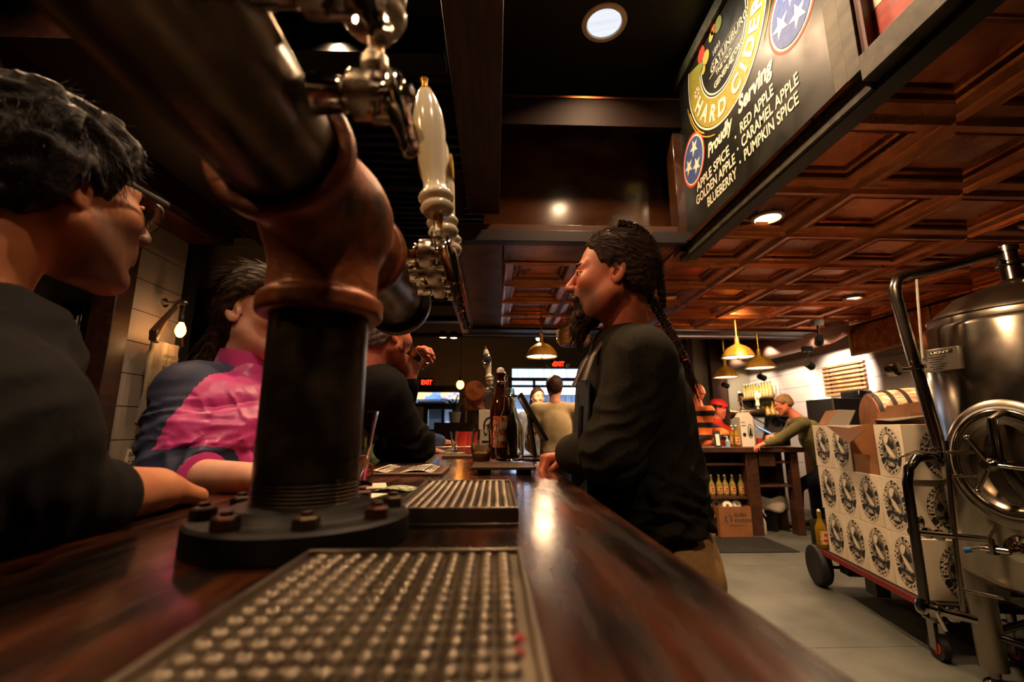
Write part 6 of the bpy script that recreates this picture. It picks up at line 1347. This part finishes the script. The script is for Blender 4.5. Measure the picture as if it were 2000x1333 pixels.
# ------------------------------------------------------------------ cart of cider cases
PA = Vector((2.34, 2.60, 0)); PB = Vector((2.535, 3.60, 0)); dL = (PB-PA).normalized(); dN = Vector((dL.y, -dL.x, 0)); Z0 = .287; BL, BH, BD = .2545, .3135, .40
m_case = M('white_case', '#cfc2ab', .65, col2='#c2b49c', scale=6)
def case_label(mb_, mp, o, u, v, w, h):
    """oval woodcut label: mb_ dark print, mp mid-grey print"""
    cx = w/2; cy = h/2; rx = w*.40; ry = h*.445; O = Vector(o)+Vector(u)*cx+Vector(v)*cy; u = Vector(u); v = Vector(v); n = u.cross(v).normalized()
    def P(k): return O+n*(.0006*k)
    ring(mb_, P(1), u, v, rx, ry, rx*.30, ry*.20, 64)
    disc(mp, P(1), u, v, rx*.69, ry*.79, 48)
    return P, rx, ry, n
def case_mesh(nm):
    T = empty('cider_case', (0, 0, 0), 'x', 'carton', 'white cider cases on the cart')
    t = MB(); t.bb(.001, BL-.002, 0, BD-.002, 0, BH-.002); t.build('case_body', m_case, T, bevel=.002)
    for (o, u, w) in (((0, 0, 0), Vector((1, 0, 0)), BL), ((BL, 0, 0), Vector((0, 1, 0)), BD*.72)):
        if w != BL: o = (BL-.0012, BD*.14, 0)
        dk = MB(); md = MB(); lt = MB()
        P, rx, ry, n = case_label(dk, md, o, u, Vector((0, 0, 1)), w, BH); v = Vector((0, 0, 1))
        arctext(lt, 'TENNESSEE CIDER CO.', P(2.5), u, v, rx*.85, ry*.90, math.radians(205), math.radians(-25), .042, False, .03)
        arctext(lt, 'HARD CIDER', P(2.5), u, v, rx*.85, ry*.90, math.radians(222), math.radians(318), .040, True, .03)
        disc(lt, P(2)+u*(-rx*.12)+v*(ry*.48), u, v, rx*.30, ry*.20, 24)
        f = lambda pts: dk.flat([(a*rx, b*ry) for a, b in pts], P(3), u, v)
        f([(-.15, .25), (.12, .62), (.22, .30), (.38, .45), (.5, .1), (.2, .05)])
        f([(-.52, .20), (-.30, .28), (-.25, .05), (-.45, -.12), (-.6, 0)]); 
        lt.flat([(a*rx, b*ry) for a, b in [(-.42, .42), (-.30, .30), (-.12, .22), (.10, .10), (.34, -.12), (.48, -.26), (.40, -.30), (.10, -.24), (-.12, -.10), (-.25, .08), (-.34, .25)]], P(4), u, v)
        f([(-.28, -.10), (-.12, -.12), (-.18, -.28), (-.30, -.30)])
        dk.flat([(a*rx, b*ry) for a, b in [(-.62, -.30), (-.3, -.26), (0, -.32), (.3, -.36), (.62, -.30), (.62, -.42), (.3, -.46), (0, -.42), (-.3, -.36), (-.6, -.42)]], P(4), u, v)
        dk.flat([(a*rx, b*ry) for a, b in [(-.45, -.50), (-.15, -.50), (-.15, -.46), (.15, -.46), (.15, -.50), (.45, -.50), (.38, -.68), (.1, -.76), (-.1, -.76), (-.38, -.68)]], P(4), u, v)
        text(lt, 'HARD', P(5)-u*(rx*.22)-v*(ry*.56), u, v, .016, width=rx*.44, bold=.03); text(lt, 'GATLINBURG', P(5)-u*(rx*.32)-v*(ry*.64), u, v, .016, width=rx*.64, bold=.03)
        for k in range(9): md_ = .06; dk.flat([(-rx*(.5-.03*k), ry*(.02+.03*k)), (-rx*(.46-.03*k), ry*(.0+.03*k)), (-rx*(.3-.03*k), ry*(.12+.03*k))], P(3.5), u, v)
        dk.build('label_black', M('case_ink', '#171512', .7), T, smooth=0); md.build('label_grey', M('case_grey', '#8a8070', .7, col2='#3f3a33', scale=95, detail=6, ramp=(.42, .6)), T, smooth=0); lt.build('label_lettering', M('case_light', '#cdbf a5'.replace(' ', ''), .7), T, smooth=0)
    return T
cs = case_mesh('a'); ang = math.atan2(-dL.y, -dL.x)
names = (('bottom', 'middle', 'top'), ('farthest from the tank', 'second from the far end', 'second from the tank', 'nearest the tank'))
first = True; CASES = []
for r in range(3):
    for c_ in range(4):
        if r == 2 and c_ == 2: continue
        sh = (0, .025, .035)[r] if c_ < 3 or r < 2 else 0
        base = PA+dL*(BL*(4-c_)+sh-(.0 if r < 2 or c_ > 2 else -.0)); base.z = Z0+r*BH
        # local x runs from far to near (-dL), local y runs away from the bar (dN)
        lab = 'white cider case in the %s layer on the cart, %s' % (names[0][r], names[1][c_])
        q = cs if first else dup(cs, label=lab); first = False; q['label'] = lab; q.location = base; q.rotation_euler = (0, 0, ang); CASES.append(q)
for r in range(2):
    for c_ in range(3): pass
lab = 'white cider case behind the near corner of the cart, its label toward the tank, %s layer'
t = MB()
for c_ in range(4): 
    pass
T = empty('cider_cart', (PA+PB)/2, 'red-edged platform cart with pneumatic wheels carrying the cider cases', 'cart'); T.location.z = 0; ORG[T.name] = Vector(((PA+PB)/2).to_tuple())
def loc_(a, b, z): return PA+dL*a+dN*b+Vector((0, 0, z))
R3 = Matrix((tuple(dN), tuple(dL), (0, 0, 1))).transposed()
t = MB(); t.box(loc_(.60, .21, Z0-.018), (.44, 1.28, .03), R3); t.box(loc_(.74, .61, Z0-.018), (.36, 1.0, .03), R3); t.build('platform_bed', m_steel_dk, T, bevel=.003)
t = MB(); t.box(loc_(.55, -.028, Z0-.02), (.012, 1.2, .035), R3); t.build('red_edge', M('cart_red', '#6a1812', .5), T)
t = MB(); t.cyl(loc_(1.12, -.03, .15), loc_(1.12, .83, .15), .012, n=12); t.box(loc_(.95, .1, .20), (.1, .12, .1), R3); t.box(loc_(.55, .05, .20), (.08, .12, .12), R3); t.build('axle', m_steel_dk, T)
for b in (-.02, .8):
    o = loc_(1.17, b, .152); t = MB(); t.lathe([(.075, -.035), (.12, -.045), (.142, -.038), (.152, -.018), (.152, .018), (.142, .038), (.12, .045), (.075, .035)], o, dN, 40); wh = t.build('pneumatic_tyre', M('tyre', '#0f0e0d', .65, bump=(60, .5, .002)), T)
    t = MB(); t.lathe([(0, -.02), (.02, -.03), (.025, -.02), (.06, -.012), (.078, -.034), (.078, .034), (.06, .0), (0, .0)], o, dN, 32); t.build('rim', m_steel, wh)
for b in (.02, .38):
    o = loc_(-.0, b, .062); t = MB(); t.lathe([(.03, -.016), (.062, -.018), (.062, .018), (.03, .016)], o, dN, 32); wh = t.build('caster_wheel', M('rubber', '#121110', .6), T); t = MB(); t.lathe([(0, -.02), (.034, -.018), (.034, .018), (0, .02)], o, dN, 24); t.build('caster_hub', m_rd, wh)
    t = MB(); t.box(o+dN*.026+Vector((0, 0, .06)), (.006, .05, .14), R3); t.box(o-dN*.026+Vector((0, 0, .06)), (.006, .05, .14), R3); t.box(o+Vector((0, 0, .135)), (.07, .09, .01), R3); t.cyl(o+Vector((0, 0, .13)), o+Vector((0, 0, Z0-.062)), .02, n=14); t.build('caster_fork', m_steel, T)
p = loc_(1.16, -.02, Z0); q = loc_(1.14, .05, Z0); bottle(loc_(1.12, .0, Z0-.003), 'cider_bottle', 'amber cider bottle standing on the far end of the cart', .285, .040, m_yel, .014, None, (m_lab, m_red, LA+.2), n=28)
t = MB(); t.box(loc_(1.20, .08, Z0+.10), (.24, .006, .2), R3); t.box(loc_(1.20, .08, Z0+.0), (.22, .08, .004), R3); t.build('smoked_guard', M('smoked_plastic', '#3a3a34', .15, trans=.4), T)
# second rank of closed cases and the open ones
for r in range(3):
    lab = 'plain brown-backed case behind the front rank of the cart, %s layer' % names[0][r]; t = MB(); t.box(loc_(.74, .60, Z0+BH*(r+.5)), (.36, .94, BH-.004), R3); tag(t.build('stacked_case', m_cardb if r == 2 else m_case, org=loc_(.62, .6, Z0+BH*r), bevel=.002), lab, 'carton')
def flap(T, nm, pts, mat, th=.003):
    t = MB(); a, b, c = Vector(pts[0]), Vector(pts[1]), Vector(pts[2]); n = (b-a).cross(c-a).normalized()*th; k = len(pts)
    t.add([Vector(p) for p in pts]+[Vector(p)+n for p in pts], [tuple(range(k)), tuple(range(2*k-1, k-1, -1))]+[(i, (i+1) % k, (i+1) % k+k, i+k) for i in range(k)]); return t.build(nm, mat, T, smooth=0)
zt_ = Z0+3*BH
T = empty('open_cardboard_box', loc_(BL*1.5, .1, Z0+2*BH), 'open empty brown box with flaps splayed in the gap of the top layer', 'cardboard box')
x0, x1 = BL*1+.02, BL*2+.02
flap(T, 'box_front', [loc_(x0, .004, Z0+2*BH), loc_(x1, .004, Z0+2*BH), loc_(x1, .004, Z0+2*BH+.12), loc_(x0, .004, Z0+2*BH+.12)], m_cardb)
flap(T, 'box_side', [loc_(x0, .004, Z0+2*BH), loc_(x0, .38, Z0+2*BH), loc_(x0, .38, zt_+.03), loc_(x0, .004, zt_+.03)], m_cardb)
flap(T, 'box_side', [loc_(x1, .004, Z0+2*BH), loc_(x1, .38, Z0+2*BH), loc_(x1, .38, zt_+.06), loc_(x1, .004, zt_-.02)], m_cardb)
flap(T, 'box_back', [loc_(x0, .39, Z0+2*BH), loc_(x1, .39, Z0+2*BH), loc_(x1, .39, zt_+.08), loc_(x0, .39, zt_+.08)], m_cardb)
flap(T, 'box_flap', [loc_(x1-.01, -.004, zt_-.06), loc_(x0+.03, -.02, zt_-.03), loc_(x0+.01, -.14, zt_-.12), loc_(x1+.03, -.13, zt_-.005)], M('flap_brown', '#4a2c18', .8))
flap(T, 'box_flap', [loc_(x0, .02, zt_+.03), loc_(x0, .3, zt_+.03), loc_(x0-.20, .28, zt_+.06), loc_(x0-.19, .01, zt_+.02)], m_cardd)
T = empty('top_flap_box', loc_(BL*3.2, .2, zt_), 'raised brown and grey carton flaps above the far end of the cart', 'cardboard flaps')
flap(T, 'brown_flap', [loc_(BL*4, .03, zt_), loc_(BL*3.45, .03, zt_), loc_(BL*3.4, .12, zt_+.115), loc_(BL*4, .10, zt_+.11)], m_cardb); flap(T, 'grey_flap', [loc_(BL*3.45, .03, zt_), loc_(BL*2.2, .02, zt_), loc_(BL*2.4, .10, zt_+.10), loc_(BL*3.4, .12, zt_+.115)], m_cardd)
T = empty('big_brown_box', loc_(.45, .55, zt_), 'wide open brown box with tall flap behind the top layer of cases', 'cardboard box')
flap(T, 'tall_flap', [loc_(.95, .42, zt_-.02), loc_(.12, .42, zt_-.02), loc_(.08, .47, zt_+.17), loc_(.90, .47, zt_+.14)], m_cardb); flap(T, 'side_flap', [loc_(.28, .43, zt_-.02), loc_(.28, .75, zt_-.02), loc_(.20, .75, zt_+.12), loc_(.20, .46, zt_+.12)], m_cardb); flap(T, 'box_rim', [loc_(.95, .42, zt_-.02), loc_(.95, .8, zt_-.02), loc_(1.0, .8, zt_+.10), loc_(1.0, .45, zt_+.10)], m_cardb)
# ------------------------------------------------------------------ tank
m_ss = M('stainless', '#a29889', .20, 1., bump=(3, .10, .02, (1, 1, .3)), rvar=(5, .14, .26), col2='#8b8173', scale=3); m_ssd = M('stainless_dark', '#57504a', .18, 1.); m_ssb = M('stainless_brushed', '#93897b', .32, 1., bump=(40, .15, .0005, (20, 20, 1)))
TC = Vector((2.72, 2.20, 0)); TR = .41; ZT, ZBt = 1.73, .483; dC = Vector((-TC.x, -TC.y, 0)).normalized(); dS = Vector((-dC.y, dC.x, 0))   # toward the camera; sideways
if dS.x > 0: dS = -dS
TK = empty('fermentation_tank', (TC.x, TC.y, 0), 'tall stainless steel cider tank with round manway door at the right edge', 'tank')
t = MB(); t.lathe([(0, ZBt-.06), (TR*.6, ZBt-.045), (TR*.92, ZBt-.01), (TR, ZBt+.03), (TR, ZT-.02), (TR-.012, ZT), (TR-.04, ZT+.003), (TR-.045, ZT+.012)], TC, n=96, cap=False); t.build('jacket', m_ss, TK, smooth=50)
t = MB(); t.lathe([(TR-.05, ZT), (TR-.045, ZT+.045), (TR-.07, ZT+.075), (TR*.6, ZT+.16), (TR*.25, ZT+.215), (.06, ZT+.225), (.05, ZT+.24)], TC, n=96, cap=False); t.build('dome_top', m_ssb, TK, smooth=50); t = MB(); t.tor(TC+Vector((0, 0, ZT+.048)), (0, 0, 1), TR-.045, .005, 96, 8); t.build('dome_seam', m_ss, TK)
zn = at(1988, 520, D=2.46).z
t = MB(); t.lathe([(.045, ZT+.22), (.042, zn-.02), (.055, zn-.02), (.058, zn-.008), (.055, zn+.004), (.04, zn+.004), (.04, zn+.06), (.048, zn+.06), (.048, zn+.09), (.03, zn+.1)], TC, n=36); t.build('top_nozzle', m_ss, TK); t = MB(); t.box(TC+Vector((-.06, -.02, zn-.005)), (.05, .02, .025)); t.build('nozzle_clamp', m_chrome, TK, bevel=.003)
for a in (150, 270, 30, 225-360+0):
    pass
LP = at(1945, 1325, Z=.03)
for (lx, ly) in ((LP.x, LP.y), (2*TC.x-LP.x, 2*TC.y-LP.y), (TC.x+(LP.y-TC.y), TC.y-(LP.x-TC.x)), (TC.x-(LP.y-TC.y), TC.y+(LP.x-TC.x))):
    t = MB(); t.cyl((lx, ly, .07), (lx, ly, ZBt+.02), .055, n=32); t.build('tank_leg', m_ssb, TK); t = MB(); t.cyl((lx, ly, .03), (lx, ly, .07), .022, n=16); t.lathe([(0, 0), (.05, 0), (.045, .012), (.02, .03)], (lx, ly, 0), n=24); t.build('levelling_foot', m_ss, TK)
# manway
nM = (dC*.95+dS*.31).normalized(); uM = Vector((nM.y, -nM.x, 0)); uM = uM if uM.dot(dS) < 0 else -uM; zM = at(1965, 905, D=2.1).z; OM = TC+nM*(TR-.03); OM.z = zM
def oval(mb, prof, o, d, u, sz=1.25, n=64):
    vs = []; fs = []; m = len(prof)
    for r, h in prof:
        for k in range(n): a = 2*PI*k/n; vs.append(o+d*h+u*(r*math.cos(a))+Vector((0, 0, r*sz*math.sin(a))))
    for i in range(m-1):
        for k in range(n): fs.append((i*n+k, i*n+(k+1) % n, (i+1)*n+(k+1) % n, (i+1)*n+k))
    mb.add(vs, fs)
t = MB(); oval(t, [(.235, -.09), (.232, .03), (.222, .042), (.20, .045), (.196, .03), (.192, -.05)], OM, nM, uM); t.build('manway_collar', m_ssb, TK)
t = MB(); oval(t, [(.20, .02), (.20, .05), (.19, .058), (.17, .058), (.162, .045), (.14, .03), (.08, .015), (.0001, .008)], OM, nM, uM); t.build('manway_door', m_ss, TK, smooth=60)
t = MB(); oval(t, [(.206, .022), (.206, .05), (.198, .056), (.198, .02)], OM, nM, uM); t.build('door_gasket', M('gasket_grey', '#7d766c', .5), TK)
t = MB(); hb = OM+nM*.13; t.path([OM+uM*.02+Vector((0, 0, .23))+nM*.05, OM+uM*.0+Vector((0, 0, .20))+nM*.12, hb+Vector((0, 0, .02)), OM+uM*.07+Vector((0, 0, -.17))+nM*.10, OM+uM*.09+Vector((0, 0, -.24))+nM*.04], .024, 12, flat=.45); t.build('door_yoke', m_ssd, TK)
t = MB(); t.cyl(OM+nM*.03, OM+nM*.26, .015, n=20); t.lathe([(.0, .0), (.026, .0), (.028, .01), (.028, .05), (.02, .06), (.015, .08), (.0, .085)], OM+nM*.17, nM, 24); t.build('screw_hub', m_chrome, TK)
for a in (115, 245, 355):
    e = OM+nM*.20; d = uM*math.cos(math.radians(a))+Vector((0, 0, math.sin(math.radians(a)))); t = MB(); t.cyl(e, e+d*.13+nM*.02, .0085, n=12); t.ell(e+d*.13+nM*.02, .012, 10, 8); t.build('handle_spoke', m_chrome, TK)
# name plate on bracket
t = MB(); c = TC+(dC*.72+dS*.69).normalized()*(TR+.03); c.z = at(1878, 697, D=2.25).z; nP = (dC*.9+dS*.44).normalized(); uP = Vector((nP.y, -nP.x, 0)); uP = uP if uP.dot(dS) < 0 else -uP
t.prism([(-.085, -.058), (.085, -.058), (.085, .058), (-.085, .058)], c, uP, (0, 0, 1), -nP*.045); pl = t.build('name_plate', M('plate_steel', '#a59c8e', .3, .8), TK, bevel=.003)
t = MB(); t.prism([(-.045, .028), (.06, .028), (.06, .046), (-.045, .046)], c+nP*.001, uP, (0, 0, 1), nP*.001)
for k in range(6): t.prism([(-.05+.01*(k % 2), .012-.012*k), (.03-.012*(k % 3), .012-.012*k), (.03-.012*(k % 3), .016-.012*k), (-.05+.01*(k % 2), .016-.012*k)], c+nP*.001, uP, (0, 0, 1), nP*.0006)
t.build('plate_engraving', m_ink, pl, smooth=0); t = MB(); text(t, 'LKNT', c+nP*.003-uP*.038+Vector((0, 0, .031)), uP, (0, 0, 1), .016, width=.085, bold=.02); t.build('plate_letters', m_chalk, pl, smooth=0)
# sample valve
c = TC+(dC*.93+dS*.36).normalized()*TR; c.z = at(1940, 1060, D=2.15).z; nV = (dC*.93+dS*.36).normalized(); t = MB(); t.lathe([(0, 0), (.055, 0), (.055, .008), (.035, .012), (.035, .03), (.02, .034)], c, nV, 32); t.cyl(c, c+nV*.10, .014, n=16); t.cyl(c+nV*.09, c+nV*.09+dS*.09, .013, n=16); t.box(c+nV*.09+dS*.05, (.03, .03, .04)); t.cyl(c+nV*.09+dS*.05, c+nV*.09+dS*.05+Vector((0, 0, .045)), .012, n=14); t.cyl(c+nV*.09+dS*.09, c+nV*.10+dS*.12+Vector((0, 0, -.012)), .009, n=12); sv = t.build('sample_valve', m_chrome, TK); t = MB(); t.cyl(c+nV*.10+dS*.115+Vector((0, 0, -.011)), c+nV*.10+dS*.14+Vector((0, 0, -.02)), .012, n=14); t.build('blue_tip', M('blue_plastic', '#1f5f9e', .4), sv)
# cleaning pipe: from the nozzle over to the left and down beside the jacket
def PX_(L): return [at(x, y, D=d) for x, y, d in L]
t = MB(); pts = [TC+Vector((0, 0, at(1988, 492, D=2.46).z)), at(1880, 512, D=2.47), at(1790, 534, D=2.47), at(1768, 538, D=2.46), at(1752, 546, D=2.45), at(1747, 562, D=2.44), at(1752, 590, D=2.43), at(1790, 720, D=2.38), at(1835, 872, D=2.31)]; t.path(pts, .0275, 20); t.build('cleaning_pipe', m_ss, TK)
for x, y, d, q in ((1835, 878, 2.31, (.15, 0, -1)), (1838, 896, 2.31, (.1, 0, -1)), (1789, 718, 2.38, (.15, 0, -1))): t = MB(); t.lathe([(.028, -.012), (.042, -.010), (.044, 0), (.042, .010), (.028, .012)], at(x, y, D=d), Vector(q), 28); t.build('pipe_clamp', m_chrome, TK)
t = MB(); t.path([at(1836, 888, D=2.28), at(1790, 882, D=2.22), at(1762, 892, D=2.20)], .009, 10, flat=.6); t.cyl(at(1836, 888, D=2.31)+Vector((-.03, 0, 0)), at(1836, 888, D=2.31)+Vector((.03, 0, 0)), .024, n=20); t.build('valve_lever', m_chrome, TK)
t = MB(); t.cyl(at(1789, 718, D=2.38), at(1748, 722, D=2.36), .012, n=14); t.lathe([(0, -.02), (.034, -.02), (.036, .0), (.034, .02), (0, .022)], at(1745, 722, D=2.36), (.2, -1, 0), 28); t.build('pressure_gauge', m_chrome, TK)
t = MB(); t.path(PX_([(1790, 546, 2.44), (1794, 600, 2.43), (1798, 650, 2.42), (1803, 700, 2.41)]), .006, 10); t.build('sight_tube', M('white_hose', '#a8a294', .3), TK)
t = MB(); t.path(PX_([(1838, 905, 2.30), (1815, 893, 2.27), (1790, 896, 2.25), (1775, 915, 2.24), (1772, 945, 2.23), (1780, 1000, 2.22), (1792, 1080, 2.20), (1806, 1178, 2.18)]), .021, 18); t.build('drain_pipe', m_ssd, TK)
t = MB(); t.cyl(at(1782, 1040, D=2.22), TC+(dC*.75+dS*.6).normalized()*TR+Vector((0, 0, at(1860, 1048, D=2.2).z)), .014, n=16)
for x, y in ((1784, 1040), (1812, 1042), (1835, 1046)): t.lathe([(.014, -.01), (.026, -.008), (.026, .008), (.014, .01)], at(x, y, D=2.22), (1, .05, 0), 20)
t.ell(at(1798, 1020, D=2.2), (.016, .016, .03), 14, 10); t.build('cross_valve', m_chrome, TK)
t = MB(); t.cyl(at(1796, 1184, D=2.18), at(1905, 1212, D=2.12), .019, n=18)
for x, y in ((1800, 1185), (1828, 1192), (1862, 1201)): t.lathe([(.019, -.01), (.034, -.008), (.034, .008), (.019, .01)], at(x, y, D=2.17), (1, -.1, -.2), 22)
t.path([at(1828, 1195, D=2.15), at(1838, 1215, D=2.14), at(1848, 1232, D=2.14)], .008, 8); t.build('outlet_manifold', m_chrome, TK)
t = MB(); t.path(PX_([(1846, 862, 2.24), (1856, 960, 2.2), (1868, 1080, 2.16), (1882, 1195, 2.12)]), .011, 12); t.build('level_pipe', m_ss, TK)
for x, y in ((1848, 884), (1852, 930), (1870, 1150)): t = MB(); t.cyl(at(x, y, D=2.22), TC+(dC*.8+dS*.55).normalized()*TR+Vector((0, 0, at(1870, y, D=2.2).z)), .008, n=10); t.build('pipe_stay', m_ss, TK)
t = MB(); a_ = (LP.x, LP.y, .22); t.cyl(a_, (TC.x-(LP.y-TC.y), TC.y+(LP.x-TC.x), .22), .018, n=16); t.cyl(a_, (TC.x+(LP.y-TC.y), TC.y-(LP.x-TC.x), .22), .018, n=16); t.build('leg_brace', m_ssd, TK)
# another tank glimpsed behind
p = at(1835, 735, D=3.45); T = empty('far_tank', (p.x+.35, p.y, 0), 'second stainless tank glimpsed between the tall pipe and the big tank', 'tank'); t = MB(); t.lathe([(.30, .4), (.32, .45), (.32, 1.68), (.28, 1.75), (.1, 1.82), (0, 1.83)], (p.x+.33, p.y+.1, 0), n=48); t.build('tank_shell', m_ss, T)
for a in range(3): t = MB(); t.cyl((p.x+.33+.25*math.cos(a*2.1), p.y+.1+.25*math.sin(a*2.1), 0), (p.x+.33+.25*math.cos(a*2.1), p.y+.1+.25*math.sin(a*2.1), .45), .03, n=14); t.build('tank_leg', m_ssb, T)
# ------------------------------------------------------------------ far left: plant, ledge, pendant bulb
p = at(888, 826, D=8.2); T = empty('potted_plant', p, 'green spiky plant in a white pot by the street door', 'potted plant'); t = MB(); t.lathe([(0, 0), (.085, 0), (.115, .19), (.10, .19), (.09, .15), (0, .15)], p, n=24); t.build('pot', m_card, T)
t = MB(); rg = np.random.RandomState(4)
for k in range(26):
    a = rg.rand()*6.28; l = .25+.2*rg.rand(); b = p+Vector((0, 0, .16)); d = Vector((math.cos(a), math.sin(a), 0)); t.path([b, b+d*l*.35+Vector((0, 0, l*.6)), b+d*l*.8+Vector((0, 0, l*.75)), b+d*l*1.1+Vector((0, 0, l*.55))], [.012, .012, .008, .001], 4, flat=.3)
t.build('leaves', M('plant_green', '#2f4a22', .5, col2='#48682f', scale=9), T)
t = MB(); t.bb(p.x-.35, p.x+.3, p.y-.15, p.y+.2, 0, p.z); tag(t.build('wooden_pedestal', m_cnt, org=(p.x, p.y, 0), bevel=.01), 'dark wooden cabinet under the potted plant', 'cabinet')
p = at(899, 752, D=9.2); T = empty('filament_pendant', p, 'small amber filament bulb pendant beside the far EXIT sign', 'pendant lamp'); t = MB(); t.ell(p, (.075, .075, .09), 16, 10); t.build('bulb', M('amber_bulb', '#ffcf8a', .1, emit='#ff9a3c', estr=14.), T); t = MB(); t.cyl(p+Vector((0, 0, .07)), p+Vector((0, 0, .16)), .04, .02, n=14); t.cyl(p+Vector((0, 0, .1)), (p.x, p.y, 3.46), .006, n=6); t.build('socket_and_cord', m_black, T)
# ------------------------------------------------------------------ light
def area(name, loc, size, power, col, rot=(0, 0, 0), shape='DISK', spread=None):
    l = bpy.data.lights.new(name, 'AREA'); l.energy = power; l.color = col; l.shape = shape
    if isinstance(size, tuple): l.size, l.size_y = size
    else: l.size = size
    if spread: l.spread = spread
    o = bpy.data.objects.new(name, l); C.objects.link(o); o.location = loc; o.rotation_euler = rot; return o
def spot(name, loc, target, power, col, ang=70, blend=.6, r=.04):
    l = bpy.data.lights.new(name, 'SPOT'); l.energy = power; l.color = col; l.spot_size = math.radians(ang); l.spot_blend = blend; l.shadow_soft_size = r
    o = bpy.data.objects.new(name, l); C.objects.link(o); o.location = loc
    o.rotation_euler = (Vector(target)-Vector(loc)).to_track_quat('-Z', 'Y').to_euler(); return o
def point(name, loc, power, col, r=.03):
    l = bpy.data.lights.new(name, 'POINT'); l.energy = power; l.color = col; l.shadow_soft_size = r
    o = bpy.data.objects.new(name, l); C.objects.link(o); o.location = loc; return o
WARM = (1, .56, .25); WARM2 = (1, .63, .35); NEUT = (1, .86, .70); DAY = (.62, .78, 1.)
for n, (x, y, z) in CANS.items():
    area('extra_spot_'+n, (x, y, z-.03), .12, CANP.get(n, 14), WARM2, spread=math.radians(130))
for n, (x, y, z) in PENDS.items(): area('pendant_light_'+n, (x, y, z), .2, 9, WARM2)
# unseen spots standing in for further cans over the bar, behind and beside the photographer
for x, y, z, p in ((-1.0, -.5, 3.1, 10), (.75, -.8, 3.75, 22), (-1.25, 1.2, 3.1, 20), (2.3, .4, 2.44, 12), (3.3, 1.2, 2.44, 12), (-.9, 2.2, 3.3, 18)):
    spot('extra_spot', (x, y, z), (x, y, 0), p*3.4, WARM2, 120, .7, .06)
spot('extra_spot', (-.75, 1.75, 3.1), (.25, 1.1, 1.6), 75, WARM, 60, .7, .05)  # added unseen spot brightening the bartender's face
spot('extra_spot', (-2.0, -.3, 2.9), (-.65, .45, 1.45), 130, WARM, 50, .7, .05)  # unseen spot aimed at the left man's head and neck
spot('extra_spot', (.5, .2, 3.7), (-.58, 1.0, 1.4), 90, (1, .72, .55), 40, .7, .05)  # added to light the woman's face, no fixture there
spot('extra_spot', (1.6, 1.7, 2.43), (2.5, 2.2, 1.0), 60, WARM2, 120, .7, .04)  # added spot to brighten the tank
spot('extra_spot', (1.2, .5, 2.6), (2.5, 2.2, 1.2), 90, WARM2, 70, .7, .04)  # another added spot for the tank, from the bar side
spot('extra_spot', (.9, 3.9, 2.44), (.9, 4.6, 1.2), 60, WARM2, 110, .7, .05)  # added to lift the people beyond the bar end
point('filament_light', tuple(bp_light), 1.6, (1, .5, .18), .03)
spot('extra_spot', (-1.2, 1.6, 3.0), (-2.1, 2.8, 1.4), 50, WARM2, 70, .8, .05)  # added spot brightening the left wall and apron
spot('board_spot', (1.0, 1.55, 3.55), (1.36, 1.75, 3.1), 46, (1, .82, .58), 115, .8, .03)
spot('board_spot', (.85, 2.5, 3.72), (1.34, 2.45, 3.35), 16, (1, .82, .58), 110, .9, .03)  # added spot for the board's upper part, no fixture modelled
spot('extra_spot', (2.7, 4.7, 2.43), (3.0, 6.0, 1.8), 70, WARM2, 120, .8, .05)  # added so the brass pendant domes catch light
spot('track_light_art', (3.85, 5.6, 2.35), (4.7, 5.95, 1.85), 420, (1, .78, .6), 62, .7, .03)
spot('track_light_shelf', (3.9, 6.6, 2.45), (4.7, 7.0, 1.7), 220, (1, .76, .56), 70, .7, .03)
spot('track_light_shelf_far', (3.8, 7.6, 2.45), (4.7, 8.0, 1.7), 160, (1, .76, .56), 70, .7, .03)
sl = bpy.data.lights.new('sun', 'SUN'); sl.energy = 11; sl.color = (1, .97, .92); sl.angle = .02; so_ = bpy.data.objects.new('sun', sl); C.objects.link(so_); so_.location = (0, 12, 9); so_.rotation_euler = Vector((.22, .5, -.8)).to_track_quat('-Z', 'Y').to_euler()
w = bpy.data.worlds.new('world'); bpy.context.scene.world = w; w.use_nodes = True
w.node_tree.nodes['Background'].inputs[0].default_value = (.55, .72, 1, 1); w.node_tree.nodes['Background'].inputs[1].default_value = 7.0
# ------------------------------------------------------------------ camera
cam = bpy.data.cameras.new('camera'); co = bpy.data.objects.new('camera', cam); C.objects.link(co)
cam.sensor_width = 36; cam.lens = 36*F/2000; cam.clip_start = .02; cam.clip_end = 60
co.location = (0, 0, CAMH)
co.matrix_world = Matrix.Translation((0, 0, CAMH)) @ Matrix((tuple(_rt), tuple(_up), tuple(-_fw))).transposed().to_4x4()
cam.dof.use_dof = True; cam.dof.focus_distance = 1.5; cam.dof.aperture_fstop = 4.0
sc = bpy.context.scene; sc.camera = co
sc.view_settings.view_transform = 'Standard'; sc.view_settings.look = 'None'; sc.view_settings.gamma = 1; sc.view_settings.use_curve_mapping = False
sc.view_settings.exposure = .35
sc.cycles.use_denoising = True; sc.cycles.max_bounces = 8; sc.cycles.diffuse_bounces = 3; sc.cycles.glossy_bounces = 4; sc.cycles.transmission_bounces = 8; sc.cycles.transparent_max_bounces = 12
sc.cycles.sample_clamp_indirect = 6; sc.cycles.caustics_reflective = False; sc.cycles.caustics_refractive = False; sc.cycles.blur_glossy = .5
